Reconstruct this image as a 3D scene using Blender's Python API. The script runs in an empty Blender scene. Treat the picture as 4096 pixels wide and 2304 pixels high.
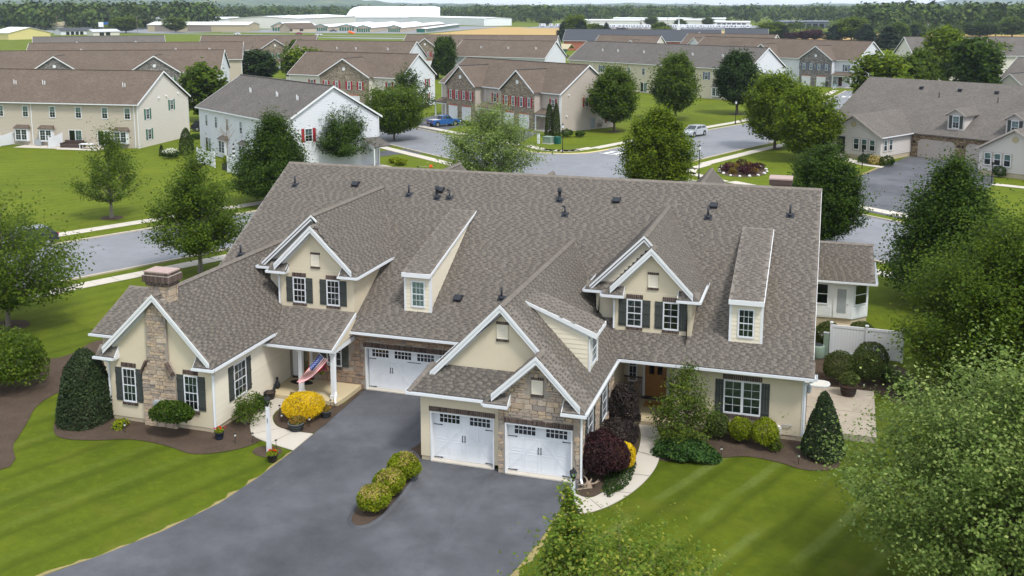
import bpy, math, random
import numpy as np
from mathutils import Matrix, Vector
R = math.radians
SC = bpy.context.scene
COL = SC.collection

# ------------------------------------------------------------------ camera
CAM = Vector((15.326, -37.936, 19.209))
cd = bpy.data.cameras.new('camera')
cd.sensor_width = 36.0
cd.lens = 35.64
cd.shift_y = -0.118
cd.clip_end = 20000.0
cd.clip_start = 0.2
cam = bpy.data.objects.new('camera', cd)
cam.location = CAM
cam.rotation_euler = (math.pi / 2 - 0.1585, 0.0, 0.2993)
COL.objects.link(cam)
SC.camera = cam

# ------------------------------------------------------------------ sky and sun
SUN_EL, SUN_AZ = 58.0, 128.0          # azimuth clockwise from +Y
wd = bpy.data.worlds.new('World')
SC.world = wd
wd.use_nodes = True
wn = wd.node_tree.nodes
wl = wd.node_tree.links
wn.clear()
wo = wn.new('ShaderNodeOutputWorld')
wb = wn.new('ShaderNodeBackground')
sky = wn.new('ShaderNodeTexSky')
sky.sky_type = 'NISHITA'
sky.sun_disc = False
sky.sun_elevation = R(SUN_EL)
sky.sun_rotation = R(SUN_AZ)
sky.altitude = 100
sky.air_density = 1.0
sky.dust_density = 2.5
sky.ozone_density = 1.0
# thin even overcast laid over the clear sky: cloud deck with soft lighter and darker streaks
wtc = wn.new('ShaderNodeTexCoord')
wmap = wn.new('ShaderNodeMapping')
wmap.inputs['Scale'].default_value = (1, 1, 5)
wnoise = wn.new('ShaderNodeTexNoise')
wnoise.inputs['Scale'].default_value = 3.0
wnoise.inputs['Detail'].default_value = 5.0
wramp = wn.new('ShaderNodeValToRGB')
wramp.color_ramp.elements[0].position = 0.3
wramp.color_ramp.elements[0].color = (7.0, 7.6, 8.5, 1)
wramp.color_ramp.elements[1].position = 0.7
wramp.color_ramp.elements[1].color = (8.6, 8.9, 9.4, 1)
wmix = wn.new('ShaderNodeMixRGB')
wmix.inputs[0].default_value = 0.8
wl.new(wtc.outputs['Generated'], wmap.inputs[0])
wl.new(wmap.outputs[0], wnoise.inputs['Vector'])
wl.new(wnoise.outputs[0], wramp.inputs[0])
wl.new(sky.outputs[0], wmix.inputs[1])
wl.new(wramp.outputs[0], wmix.inputs[2])
wl.new(wmix.outputs[0], wb.inputs[0])
wb.inputs[1].default_value = 0.08
wl.new(wb.outputs[0], wo.inputs[0])

sd = bpy.data.lights.new('sun', 'SUN')
sd.energy = 1.5
sd.angle = R(11)
sd.color = (1.0, 0.955, 0.89)
sun = bpy.data.objects.new('sun', sd)
_az, _el = R(SUN_AZ), R(SUN_EL)
_dir = Vector((math.sin(_az) * math.cos(_el), math.cos(_az) * math.cos(_el), math.sin(_el)))
sun.rotation_euler = _dir.to_track_quat('Z', 'Y').to_euler()
sun.location = (0, 0, 80)
COL.objects.link(sun)
SC.view_settings.view_transform = 'Standard'
SC.view_settings.look = 'None'
SC.view_settings.gamma = 1.0
SC.view_settings.use_curve_mapping = False
SC.view_settings.exposure = 1.15
SC.render.engine = 'CYCLES'
SC.cycles.max_bounces = 6
SC.cycles.diffuse_bounces = 3
SC.cycles.transparent_max_bounces = 12
SC.cycles.volume_bounces = 0

# ------------------------------------------------------------------ materials
MATS = {}
def newmat(name):
    m = bpy.data.materials.new(name)
    m.use_nodes = True
    m.node_tree.nodes.clear()
    MATS[name] = m
    return m

class NT:
    def __init__(s, m):
        s.t = m.node_tree
    def n(s, typ, ins=None, **kw):
        nd = s.t.nodes.new(typ)
        for k, v in kw.items():
            setattr(nd, k, v)
        for k, v in (ins or {}).items():
            if isinstance(v, bpy.types.NodeSocket):
                s.t.links.new(v, nd.inputs[k])
            else:
                nd.inputs[k].default_value = v
        return nd
    def math(s, op, a, b=0.0, c=0.0):
        return s.n('ShaderNodeMath', {0: a, 1: b, 2: c}, operation=op).outputs[0]
    def noise(s, scale, vec=None, detail=3.0, rough=0.6):
        i = {'Scale': scale, 'Detail': detail, 'Roughness': rough}
        if vec is not None:
            i['Vector'] = vec
        return s.n('ShaderNodeTexNoise', i).outputs[0]
    def mix(s, f, a, b, mode='MIX'):
        def c(x):
            return x if isinstance(x, bpy.types.NodeSocket) else (x[0], x[1], x[2], 1)
        return s.n('ShaderNodeMixRGB', {0: f, 1: c(a), 2: c(b)}, blend_type=mode).outputs[0]
    def ramp(s, f, stops):
        nd = s.n('ShaderNodeValToRGB', {0: f})
        cr = nd.color_ramp
        while len(cr.elements) < len(stops):
            cr.elements.new(0.5)
        for e, (p, c) in zip(cr.elements, stops):
            e.position = p
            e.color = (c[0], c[1], c[2], 1) if not isinstance(c, float) else (c, c, c, 1)
        return nd.outputs[0]
    def mapr(s, v, a, b, c, d):
        return s.n('ShaderNodeMapRange', {0: v, 1: a, 2: b, 3: c, 4: d}).outputs[0]
    def pos(s):
        return s.n('ShaderNodeNewGeometry').outputs['Position']
    def obj(s):
        return s.n('ShaderNodeTexCoord').outputs['Object']
    def sep(s, v):
        return s.n('ShaderNodeSeparateXYZ', {0: v}).outputs
    def rnd(s):
        """a value that differs from piece to piece, whether pieces are joined or objects of their own"""
        a = s.n('ShaderNodeNewGeometry').outputs['Random Per Island']
        b = s.n('ShaderNodeObjectInfo').outputs['Random']
        return s.math('FRACT', s.math('ADD', a, b))
    def bump(s, h, strength=0.5, dist=0.02):
        return s.n('ShaderNodeBump', {'Strength': strength, 'Distance': dist, 'Height': h}).outputs[0]
    def out(s, col, rough=0.8, spec=0.3, metal=0.0, normal=None, extra=None):
        p = s.n('ShaderNodeBsdfPrincipled')
        def setv(k, v):
            if isinstance(v, bpy.types.NodeSocket):
                s.t.links.new(v, p.inputs[k])
            elif k == 'Base Color':
                p.inputs[k].default_value = (v[0], v[1], v[2], 1)
            else:
                p.inputs[k].default_value = v
        setv('Base Color', col); setv('Roughness', rough); setv('Specular IOR Level', spec); setv('Metallic', metal)
        if normal is not None:
            s.t.links.new(normal, p.inputs['Normal'])
        for k, v in (extra or {}).items():
            setv(k, v)
        o = s.n('ShaderNodeOutputMaterial')
        s.t.links.new(p.outputs[0], o.inputs[0])
        return p

def plain(name, col, rough=0.7, var=0.12, scale=3.0, bump=0.0, bscale=60.0, spec=0.3, metal=0.0, rnd=0.0, grime=0.0):
    m = newmat(name); t = NT(m)
    n1 = t.noise(scale, t.pos(), 4)
    d = tuple(c * (1 - var) for c in col); l = tuple(min(1, c * (1 + var)) for c in col)
    c = t.mix(n1, d, l)
    if grime:
        g = t.ramp(t.noise(1.3, t.pos(), 6), [(0.45, 0.0), (0.75, 1.0)])
        c = t.mix(t.math('MULTIPLY', g, grime), c, tuple(x * 0.55 for x in col))
    if rnd:
        k = t.mapr(t.rnd(), 0, 1, 1 - rnd, 1 + rnd)
        kk = t.n('ShaderNodeCombineXYZ', {0: k, 1: k, 2: k}).outputs[0]
        c = t.mix(1.0, c, kk, 'MULTIPLY')
    nrm = t.bump(t.noise(bscale, t.pos(), 3), bump, 0.01) if bump else None
    t.out(c, rough, spec, metal, nrm)
    return m

plain('flue_slab', (0.36, 0.27, 0.245), 0.9, 0.1)
plain('white_paint', (0.69, 0.71, 0.73), 0.55, 0.03, 2.0, grime=0.10)
plain('white_vinyl', (0.66, 0.685, 0.72), 0.4, 0.02, grime=0.06)
plain('gutter_metal', (0.68, 0.71, 0.74), 0.4, 0.04)
plain('trim_cream', (0.70, 0.65, 0.54), 0.6, 0.04)
plain('shutter_paint', (0.050, 0.058, 0.054), 0.6, 0.15)
plain('shutter_red', (0.30, 0.020, 0.030), 0.6, 0.15)
plain('shutter_green', (0.035, 0.13, 0.085), 0.6, 0.15)
plain('shutter_blue', (0.09, 0.12, 0.21), 0.6, 0.15)
plain('brick_brown', (0.092, 0.066, 0.056), 0.9, 0.25, 8, 0.5, 90, rnd=0.45)
plain('brick_red', (0.36, 0.13, 0.085), 0.9, 0.2, 2, 0.3, 40)
plain('mortar', (0.34, 0.31, 0.27), 0.95, 0.15, 20)
plain('stone_mortar', (0.30, 0.265, 0.225), 0.95, 0.2, 14)
plain('stucco', (0.60, 0.53, 0.395), 0.92, 0.05, 1.2, 0.35, 70, grime=0.12)
plain('foundation', (0.42, 0.36, 0.26), 0.95, 0.15, 3, 0.3, 30)
plain('black_iron', (0.012, 0.012, 0.013), 0.45, 0.1)
plain('vent_plastic', (0.022, 0.026, 0.034), 0.45, 0.2)
plain('rubber', (0.018, 0.018, 0.018), 0.8, 0.2)
plain('dark_interior', (0.012, 0.015, 0.015), 0.9, 0.3, 1.5)
plain('curtain_teal', (0.055, 0.085, 0.078), 0.9, 0.25, 6)
plain('curtain_pale', (0.33, 0.40, 0.38), 0.9, 0.15, 6)
plain('blind_slat', (0.55, 0.60, 0.58), 0.6, 0.05)
plain('blind_dark', (0.20, 0.24, 0.23), 0.6, 0.05)
plain('wood_door', (0.33, 0.155, 0.040), 0.45, 0.2, 5, spec=0.5)
plain('red_door', (0.055, 0.018, 0.016), 0.5, 0.1)
m_ = newmat('mulch'); t_ = NT(m_); p_ = t_.pos()
t_.out(t_.mix(t_.mapr(t_.noise(26, p_, 4, .75), .56, .70, 0, .8), t_.mix(t_.noise(1.1, p_, 5), (0.055, 0.038, 0.028), (0.125, 0.092, 0.068)), (0.26, 0.20, 0.145)), 1, .1, 0, t_.bump(t_.noise(40, p_, 4), 1, .06))
plain('bark', (0.115, 0.090, 0.070), 0.95, 0.3, 9, 0.6, 40)
plain('bark_grey', (0.20, 0.18, 0.155), 0.95, 0.3, 9, 0.6, 40)
plain('porch_concrete', (0.50, 0.42, 0.27), 0.9, 0.08, 1.5)
plain('concrete', (0.50, 0.465, 0.405), 0.92, 0.10, 2.2, 0.3, 60, grime=0.25)
plain('concrete_patio', (0.345, 0.30, 0.245), 0.95, 0.22, 2.0, 0.3, 40, grime=0.4)
plain('kerb_concrete', (0.46, 0.41, 0.33), 0.92, 0.14, 2, grime=0.25)
plain('aggregate', (0.46, 0.425, 0.365), 0.95, 0.28, 55, 0.6, 120, grime=0.12)
plain('road_paint', (0.74, 0.74, 0.72), 0.7, 0.1, 5, grime=0.3)
plain('kerb_paint', (0.72, 0.60, 0.32), 0.7, 0.1, 5, grime=0.3)
plain('terracotta', (0.42, 0.14, 0.07), 0.8, 0.15)
plain('barrel_wood', (0.075, 0.045, 0.035), 0.8, 0.3, 12)
plain('pot_grey', (0.10, 0.12, 0.13), 0.6, 0.15)
plain('pot_black', (0.025, 0.022, 0.022), 0.5, 0.15)
plain('pot_blue', (0.020, 0.028, 0.050), 0.4, 0.15)
plain('steel_grey', (0.30, 0.33, 0.35), 0.5, 0.1)
plain('utility_green', (0.19, 0.26, 0.21), 0.6, 0.08)
plain('dark_green_metal', (0.012, 0.11, 0.085), 0.5, 0.1)
plain('door_taupe', (0.40, 0.355, 0.32), 0.6, 0.04)
plain('wall_tan', (0.45, 0.385, 0.285), 0.8, 0.05, 0.2)
plain('metal_tan', (0.38, 0.33, 0.21), 0.6, 0.05, 0.1)
plain('metal_yellow', (0.58, 0.52, 0.22), 0.6, 0.05, 0.1)
plain('metal_white', (0.72, 0.75, 0.78), 0.5, 0.04, 0.1)
plain('metal_grey', (0.46, 0.49, 0.53), 0.5, 0.05, 0.1)
plain('metal_light', (0.60, 0.60, 0.57), 0.6, 0.05, 0.1)
plain('metal_slate', (0.11, 0.13, 0.17), 0.6, 0.06, 0.1)
plain('roof_dark', (0.055, 0.06, 0.07), 0.9, 0.12, 1)
plain('pole_wood', (0.22, 0.19, 0.16), 0.95, 0.2)
plain('orange_fabric', (0.85, 0.12, 0.02), 0.7, 0.1)
plain('soffit_white', (0.74, 0.76, 0.78), 0.6, 0.03)
plain('dead_wood', (0.27, 0.21, 0.155), 0.95, 0.3, 8)
plain('doormat', (0.42, 0.21, 0.06), 1.0, 0.2, 20)
plain('tyre', (0.018, 0.018, 0.018), 0.85, 0.1)
plain('rim', (0.45, 0.46, 0.48), 0.3, 0.05, metal=0.7)
plain('car_glass', (0.012, 0.016, 0.02), 0.06, 0.1, spec=0.8)
plain('tail_light', (0.42, 0.012, 0.012), 0.25, 0.1)
plain('head_light', (0.70, 0.72, 0.74), 0.15, 0.05)
plain('flag_red', (0.50, 0.020, 0.035), 0.8, 0.08)
plain('flag_white', (0.78, 0.77, 0.76), 0.8, 0.04)
plain('flag_blue', (0.030, 0.055, 0.22), 0.8, 0.08)
plain('green_sign', (0.015, 0.22, 0.15), 0.5, 0.05)
plain('patio_sofa', (0.060, 0.040, 0.034), 0.8, 0.15)
plain('lattice_wood', (0.33, 0.12, 0.06), 0.8, 0.2)
plain('bus_yellow', (0.70, 0.36, 0.03), 0.5, 0.05)
plain('teal_cloth', (0.02, 0.07, 0.075), 0.8, 0.1)

def carpaint(name, col):
    m = newmat(name); t = NT(m)
    t.out(t.mix(t.noise(3, t.obj()), tuple(c * .95 for c in col), col), 0.32, 0.5, 0.25, None, {'Coat Weight': 0.6, 'Coat Roughness': 0.05})
for _n, _c in [('paint_blue', (0.016, 0.105, 0.34)), ('paint_silver', (0.48, 0.51, 0.54)), ('paint_red', (0.28, 0.012, 0.03)),
               ('paint_white', (0.74, 0.75, 0.76)), ('paint_dark', (0.02, 0.025, 0.04))]:
    carpaint(_n, _c)

def shingle_mat(name, cols):
    m = newmat(name); t = NT(m)
    r = t.rnd()
    c = t.ramp(r, [(0.0, cols[0]), (0.35, cols[1]), (0.7, cols[2]), (1.0, cols[3])])
    g = t.noise(130, t.pos(), 2)
    c = t.mix(t.mapr(g, .3, .7, 0, .35), c, tuple(x * .6 for x in cols[1]))
    s_ = t.noise(0.35, t.pos(), 4)
    c = t.mix(t.mapr(s_, .35, .75, 0, .16), c, tuple(x * .72 for x in cols[2]))
    t.out(c, 0.95, 0.15, 0, t.bump(g, .3, .01))
shingle_mat('shingle', [(0.166, 0.147, 0.127), (0.178, 0.158, 0.137), (0.192, 0.171, 0.149), (0.210, 0.188, 0.165)])

def far_shingle(name, c0, c1):
    m = newmat(name); t = NT(m)
    o = t.obj()
    xyz = t.sep(o)
    row = t.math('MULTIPLY', xyz[2], 1 / 0.085)
    fr = t.math('FRACT', row)
    v = t.n('ShaderNodeCombineXYZ', {0: t.math('MULTIPLY', xyz[0], 3.4), 1: t.math('MULTIPLY', xyz[1], 3.4), 2: t.math('FLOOR', row)}).outputs[0]
    wn_ = t.n('ShaderNodeTexWhiteNoise', {'Vector': t.n('ShaderNodeVectorMath', {0: v}, operation='FLOOR').outputs[0]}).outputs[0]
    c = t.mix(wn_, c0, c1)
    c = t.mix(t.mapr(t.noise(0.4, t.pos(), 5), .3, .75, 0, .5), c, tuple(x * .72 for x in c0))
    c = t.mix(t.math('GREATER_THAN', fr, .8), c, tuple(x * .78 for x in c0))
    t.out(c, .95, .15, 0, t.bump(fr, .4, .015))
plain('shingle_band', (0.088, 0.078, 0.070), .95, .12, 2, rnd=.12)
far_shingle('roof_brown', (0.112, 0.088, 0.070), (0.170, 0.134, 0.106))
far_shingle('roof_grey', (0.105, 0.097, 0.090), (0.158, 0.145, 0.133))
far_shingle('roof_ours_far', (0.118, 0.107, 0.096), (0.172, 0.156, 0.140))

def siding(name, col, pitch=0.19, line=0.72):
    m = newmat(name); t = NT(m)
    z = t.sep(t.obj())[2]
    f = t.math('FRACT', t.math('MULTIPLY', z, 1 / pitch))
    c = t.mix(t.noise(0.8, t.pos(), 4), tuple(x * .95 for x in col), col)
    c = t.mix(t.math('LESS_THAN', f, .10), c, tuple(x * line for x in col))
    t.out(c, .6, .3, 0, t.bump(t.math('SUBTRACT', 1.0, f), .8, .02))
siding('siding_beige', (0.46, 0.41, 0.335))
siding('siding_cream', (0.60, 0.565, 0.51))
siding('siding_white', (0.63, 0.655, 0.70))
siding('siding_grey', (0.45, 0.40, 0.355))
siding('siding_yellow', (0.55, 0.50, 0.375))
siding('siding_ivory', (0.62, 0.60, 0.535))
siding('siding_warm', (0.53, 0.50, 0.475))
plain('lap_board', (0.70, 0.645, 0.515), 0.6, 0.05, 1.5, rnd=0.035)
plain('lap_board_grey', (0.72, 0.67, 0.56), 0.6, 0.05, 1.5, rnd=0.03)

def stone_mat(name, cols):
    m = newmat(name); t = NT(m)
    r = t.rnd()
    c = t.ramp(r, [(i / (len(cols) - 1), cc) for i, cc in enumerate(cols)])
    n_ = t.noise(7, t.pos(), 6, .7)
    c = t.mix(t.mapr(n_, .4, .8, 0, .6), c, (0.15, 0.12, 0.105))
    c = t.mix(t.mapr(t.noise(3, t.pos(), 3), .5, .8, 0, .5), c, (0.46, 0.33, 0.19))
    t.out(c, .9, .2, 0, t.bump(n_, .8, .03))
stone_mat('stone_warm', [(0.27, 0.24, 0.22), (0.52, 0.40, 0.27), (0.38, 0.315, 0.25), (0.56, 0.44, 0.31), (0.31, 0.27, 0.245), (0.47, 0.365, 0.26), (0.24, 0.215, 0.205), (0.55, 0.46, 0.35)])
stone_mat('stone_brown', [(0.20, 0.145, 0.11), (0.36, 0.24, 0.155), (0.26, 0.21, 0.175), (0.40, 0.28, 0.18), (0.20, 0.165, 0.15), (0.31, 0.21, 0.145)])

def stone_far(name, a, b, c3):
    m = newmat(name); t = NT(m)
    o = t.obj()
    xyz = t.sep(o)
    v = t.n('ShaderNodeCombineXYZ', {0: t.math('MULTIPLY', t.math('ADD', xyz[0], xyz[1]), 2.3), 1: 0.0, 2: t.math('MULTIPLY', xyz[2], 6.0)}).outputs[0]
    vo = t.n('ShaderNodeTexVoronoi', {'Vector': v, 'Scale': 1.0}, feature='F1')
    ed = t.n('ShaderNodeTexVoronoi', {'Vector': v, 'Scale': 1.0}, feature='DISTANCE_TO_EDGE').outputs[0]
    rr = t.sep(vo.outputs['Color'])[0]
    c = t.ramp(rr, [(0.0, a), (.5, b), (1.0, c3)])
    c = t.mix(t.math('LESS_THAN', ed, .06), c, tuple(x * .55 for x in a))
    t.out(c, .9, .2, 0, t.bump(t.mapr(ed, 0, .2, 0, 1), .8, .03))
stone_far('stone_far_tan', (0.20, 0.165, 0.125), (0.29, 0.245, 0.185), (0.38, 0.33, 0.26))
stone_far('stone_far_grey', (0.13, 0.125, 0.125), (0.22, 0.21, 0.205), (0.34, 0.32, 0.30))
stone_far('stone_far_gold', (0.17, 0.12, 0.075), (0.30, 0.22, 0.14), (0.40, 0.31, 0.20))

def glass_mat(name, tint, rough=0.03, trans=0.7):
    m = newmat(name); t = NT(m)
    g = t.n('ShaderNodeBsdfGlossy', {'Color': (0.9, 0.95, 1, 1), 'Roughness': rough})
    tr = t.n('ShaderNodeBsdfTransparent', {'Color': (tint[0], tint[1], tint[2], 1)})
    fz = t.n('ShaderNodeFresnel', {'IOR': 1.5}).outputs[0]
    mx = t.n('ShaderNodeMixShader', {0: t.math('ADD', t.math('MULTIPLY', fz, 1.0), 0.03), 1: tr.outputs[0], 2: g.outputs[0]})
    o = t.n('ShaderNodeOutputMaterial')
    t.t.links.new(mx.outputs[0], o.inputs[0])
glass_mat('glass', (0.72, 0.82, 0.80))
glass_mat('glass_screen', (0.42, 0.45, 0.44), .1)

def asphalt(name, col, lightc, tracks=0.0):
    m = newmat(name); t = NT(m)
    p = t.pos()
    big = t.noise(.16, p, 5, .62)
    mid = t.noise(.9, p, 5, .65)
    fine = t.noise(75, p, 3)
    c = t.mix(t.mapr(big, .33, .68, 0, 1), col, lightc)
    c = t.mix(t.mapr(mid, .35, .75, 0, .45), c, tuple(x * .72 for x in col))
    sp = t.noise(38, p, 2)
    c = t.mix(t.mapr(sp, .62, .75, 0, .5), c, tuple(min(1, x * 1.7) for x in lightc))
    sm = t.noise(.45, t.n('ShaderNodeVectorMath', {0: p, 1: (1.0, .35, 1.0)}, operation='MULTIPLY').outputs[0], 6, .7)
    c = t.mix(t.mapr(sm, .56, .72, 0, .35), c, tuple(min(1, x * 1.25) for x in lightc))
    t.out(c, t.mapr(big, .3, .7, .75, .62), .45, 0, t.bump(fine, .5, .012))
asphalt('asphalt_drive', (0.040, 0.042, 0.049), (0.115, 0.120, 0.136))
asphalt('asphalt_road', (0.17, 0.178, 0.195), (0.215, 0.224, 0.245))

def grass_mat(name, ang, stripe=0.25, period=1.9, light=(0.160, 0.200, 0.012), dark=(0.082, 0.122, 0.006), pale=(0.25, 0.26, 0.08), thin=False):
    m = newmat(name); t = NT(m)
    p = t.pos()
    big = t.noise(.11, p, 5, .62)
    mid = t.noise(.8, p, 5, .68)
    fine = t.noise(28, p, 4, .7)
    c = t.mix(t.mapr(big, .3, .7, 0, 1), dark, light)
    c = t.mix(t.mapr(mid, .38, .72, 0, .6), c, tuple(x * .8 for x in dark))
    c = t.mix(t.mapr(t.noise(2.6, p, 5, .7), .5, .78, 0, .6), c, tuple(x * 1.12 for x in light))
    yl = t.noise(.32, p, 6, .66)
    c = t.mix(t.mapr(yl, .55, .75, 0, .45), c, (0.19, 0.16, 0.03))
    if stripe:
        xyz = t.sep(p)
        a = R(ang)
        d = t.math('ADD', t.math('MULTIPLY', xyz[0], -math.sin(a)), t.math('MULTIPLY', xyz[1], math.cos(a)))
        l = t.math('ADD', t.math('MULTIPLY', xyz[0], math.cos(a)), t.math('MULTIPLY', xyz[1], math.sin(a)))
        wob = t.math('MULTIPLY', t.math('SUBTRACT', t.noise(.25, p, 3), .5), .5)
        f = t.math('FRACT', t.math('MULTIPLY', t.math('ADD', d, wob), 1 / period))
        lane = t.math('FLOOR', t.math('MULTIPLY', t.math('ADD', d, wob), 1 / period))
        br = t.noise(.12, t.n('ShaderNodeCombineXYZ', {0: l, 1: t.math('MULTIPLY', lane, 7.7), 2: 0.0}).outputs[0], 3)
        if thin:
            k = t.ramp(f, [(0.0, 0.0), (0.36, 0.0), (0.44, 1.0), (0.56, 1.0), (0.64, 0.0)])
            k = t.math('MULTIPLY', k, t.mapr(br, .40, .58, 0, stripe))
            k = t.math('MULTIPLY', k, t.mapr(t.noise(5, p, 4, .7), .3, .65, .35, 1.0))
            c = t.mix(k, c, pale)
            f2 = t.ramp(f, [(0.0, 0.0), (0.06, 0.0), (0.22, 1.0), (0.36, 0.25), (.46, 0.0)])
            c = t.mix(t.math('MULTIPLY', f2, .42), c, tuple(x * .55 for x in dark))
        else:
            k = t.ramp(f, [(0.0, 0.0), (.42, 0.0), (.5, 1.0), (.92, 1.0), (1.0, 0.0)])
            c = t.mix(t.math('MULTIPLY', k, stripe), c, tuple(min(1, x * 1.35) for x in light))
    c = t.mix(t.mapr(fine, .3, .7, .0, .42), c, tuple(x * .42 for x in dark))
    t.out(c, .95, .12, 0, t.bump(fine, .9, .05))
grass_mat('lawn_grass', 28, .10, 2.2)
grass_mat('front_grass', 66, .6, 2.05, (0.130, 0.165, 0.009), (0.060, 0.095, 0.004), (0.20, 0.25, 0.075), True)
grass_mat('left_grass', 66, .22, 2.3, (0.150, 0.185, 0.010), (0.072, 0.112, 0.005), (0.20, 0.25, 0.06), True)
grass_mat('street_grass', 66, .14, 1.6)
plain('dry_grass', (0.25, 0.205, 0.085), 1.0, 0.3, 6, .6, 60)
def field_mat(name, c0, c1):
    m = newmat(name); t = NT(m)
    p = t.pos()
    st = t.n('ShaderNodeVectorMath', {0: p, 1: (.05, .4, 1)}, operation='MULTIPLY').outputs[0]
    t.out(t.mix(t.noise(.5, st, 6, .7), c0, c1), 1, .05)
field_mat('wheat', (0.34, 0.225, 0.085), (0.45, 0.32, 0.14))
field_mat('farmland', (0.11, 0.15, 0.03), (0.16, 0.21, 0.06))

def leaf(name, cols, trans=0.32, back=None, gloss=0.25):
    """two-sided foliage: each leaf has a tone of its own, light comes through it, the underside can be paler"""
    m = newmat(name); t = NT(m)
    r = t.rnd()
    c = t.ramp(r, [(i / max(1, len(cols) - 1), cc) for i, cc in enumerate(cols)])
    n_ = t.noise(1.15, t.pos(), 2)
    c = t.mix(t.mapr(n_, .38, .62, 0, .6), c, tuple(x * .8 for x in cols[0]))
    if back:
        c = t.mix(t.math('MULTIPLY', t.n('ShaderNodeNewGeometry').outputs['Backfacing'], .5), c, back)
    d = t.n('ShaderNodeBsdfPrincipled', {'Base Color': c, 'Roughness': .6, 'Specular IOR Level': gloss * .45})
    tl = t.n('ShaderNodeBsdfTranslucent', {'Color': t.mix(1.0, c, (1.25, 1.3, .55), 'MULTIPLY')})
    mx = t.n('ShaderNodeMixShader', {0: trans, 1: d.outputs[0], 2: tl.outputs[0]})
    o = t.n('ShaderNodeOutputMaterial')
    t.t.links.new(mx.outputs[0], o.inputs[0])
leaf('leaf_maple', [(0.036, 0.072, 0.005), (0.062, 0.108, 0.006), (0.092, 0.144, 0.010), (0.136, 0.188, 0.016)], .35, (0.17, 0.225, 0.06))
leaf('leaf_pale', [(0.065, 0.115, 0.016), (0.115, 0.180, 0.030), (0.175, 0.245, 0.055), (0.31, 0.37, 0.11)], .28, (0.33, 0.40, 0.19), .5)
leaf('leaf_bright', [(0.058, 0.100, 0.003), (0.098, 0.151, 0.005), (0.145, 0.200, 0.008), (0.196, 0.255, 0.012)], .35)
leaf('leaf_dark', [(0.017, 0.038, 0.008), (0.027, 0.056, 0.011), (0.038, 0.075, 0.015), (0.053, 0.093, 0.020)], .25)
leaf('leaf_deep', [(0.017, 0.045, 0.004), (0.032, 0.068, 0.005), (0.050, 0.094, 0.007), (0.086, 0.137, 0.013)], .3, (0.11, 0.165, 0.04))
leaf('leaf_tulip', [(0.08, 0.145, 0.012), (0.12, 0.195, 0.016), (0.17, 0.25, 0.022), (0.36, 0.33, 0.05)], .35, (0.22, 0.29, 0.08), .5)
leaf('leaf_holly', [(0.018, 0.034, 0.012), (0.026, 0.046, 0.016), (0.040, 0.062, 0.022), (0.058, 0.082, 0.030)], .12, None, .4)
leaf('leaf_boxwood', [(0.040, 0.066, 0.014), (0.062, 0.092, 0.020), (0.09, 0.118, 0.030), (0.125, 0.14, 0.040)], .2)
leaf('leaf_privet', [(0.12, 0.175, 0.008), (0.18, 0.24, 0.010), (0.25, 0.30, 0.014), (0.36, 0.35, 0.022)], .3)
leaf('leaf_privet_tip', [(0.30, 0.24, 0.07), (0.40, 0.30, 0.11), (0.34, 0.27, 0.06), (0.45, 0.34, 0.15)], .2)
leaf('leaf_gold', [(0.62, 0.42, 0.010), (0.74, 0.52, 0.012), (0.80, 0.60, 0.018), (0.84, 0.66, 0.04)], .35)
leaf('leaf_barberry', [(0.022, 0.012, 0.014), (0.036, 0.018, 0.020), (0.060, 0.020, 0.024), (0.090, 0.030, 0.030)], .2)
leaf('leaf_barberry_grey', [(0.030, 0.024, 0.024), (0.048, 0.038, 0.036), (0.066, 0.052, 0.046), (0.085, 0.06, 0.055)], .2)
leaf('leaf_conifer', [(0.040, 0.070, 0.010), (0.060, 0.10, 0.012), (0.095, 0.14, 0.014), (0.16, 0.19, 0.018)], .15)
leaf('leaf_juniper', [(0.022, 0.058, 0.012), (0.034, 0.085, 0.018), (0.05, 0.11, 0.024), (0.075, 0.14, 0.03)], .15)
leaf('leaf_spruce', [(0.020, 0.040, 0.020), (0.030, 0.055, 0.028), (0.042, 0.070, 0.034), (0.055, 0.085, 0.045)], .1)
leaf('leaf_arbor', [(0.022, 0.042, 0.008), (0.034, 0.058, 0.010), (0.048, 0.074, 0.012), (0.07, 0.095, 0.018)], .12)
leaf('leaf_purple', [(0.035, 0.012, 0.016), (0.05, 0.016, 0.02), (0.07, 0.022, 0.028), (0.09, 0.03, 0.03)], .2)
m_ = newmat('leaf_wood'); t_ = NT(m_); p_ = t_.pos()
_c = t_.ramp(t_.noise(.045, p_, 3, .7), [(.30, (0.020, 0.046, 0.012)), (.42, (0.045, 0.082, 0.016)), (.5, (0.075, 0.112, 0.020)), (.58, (0.034, 0.066, 0.016)), (.66, (0.115, 0.140, 0.030)), (.74, (0.05, 0.085, 0.02))])
t_.out(t_.mix(t_.rnd(), t_.mix(1.0, _c, (.62, .62, .62), 'MULTIPLY'), t_.mix(1.0, _c, (1.3, 1.3, 1.3), 'MULTIPLY')), .9, .1)
leaf('leaf_grassy', [(0.06, 0.11, 0.02), (0.09, 0.15, 0.03), (0.13, 0.19, 0.04)], .3)
leaf('petal_red', [(0.55, 0.01, 0.015), (0.70, 0.02, 0.02)], .3)
leaf('petal_pink', [(0.55, 0.01, 0.28), (0.62, 0.03, 0.33), (0.60, 0.52, 0.10), (0.66, 0.58, 0.16)], .3)
leaf('petal_white', [(0.75, 0.75, 0.72), (0.8, 0.8, 0.78)], .3)
leaf('coleus', [(0.16, 0.12, 0.02), (0.26, 0.17, 0.03), (0.12, 0.14, 0.03), (0.33, 0.12, 0.03)], .25)

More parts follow.
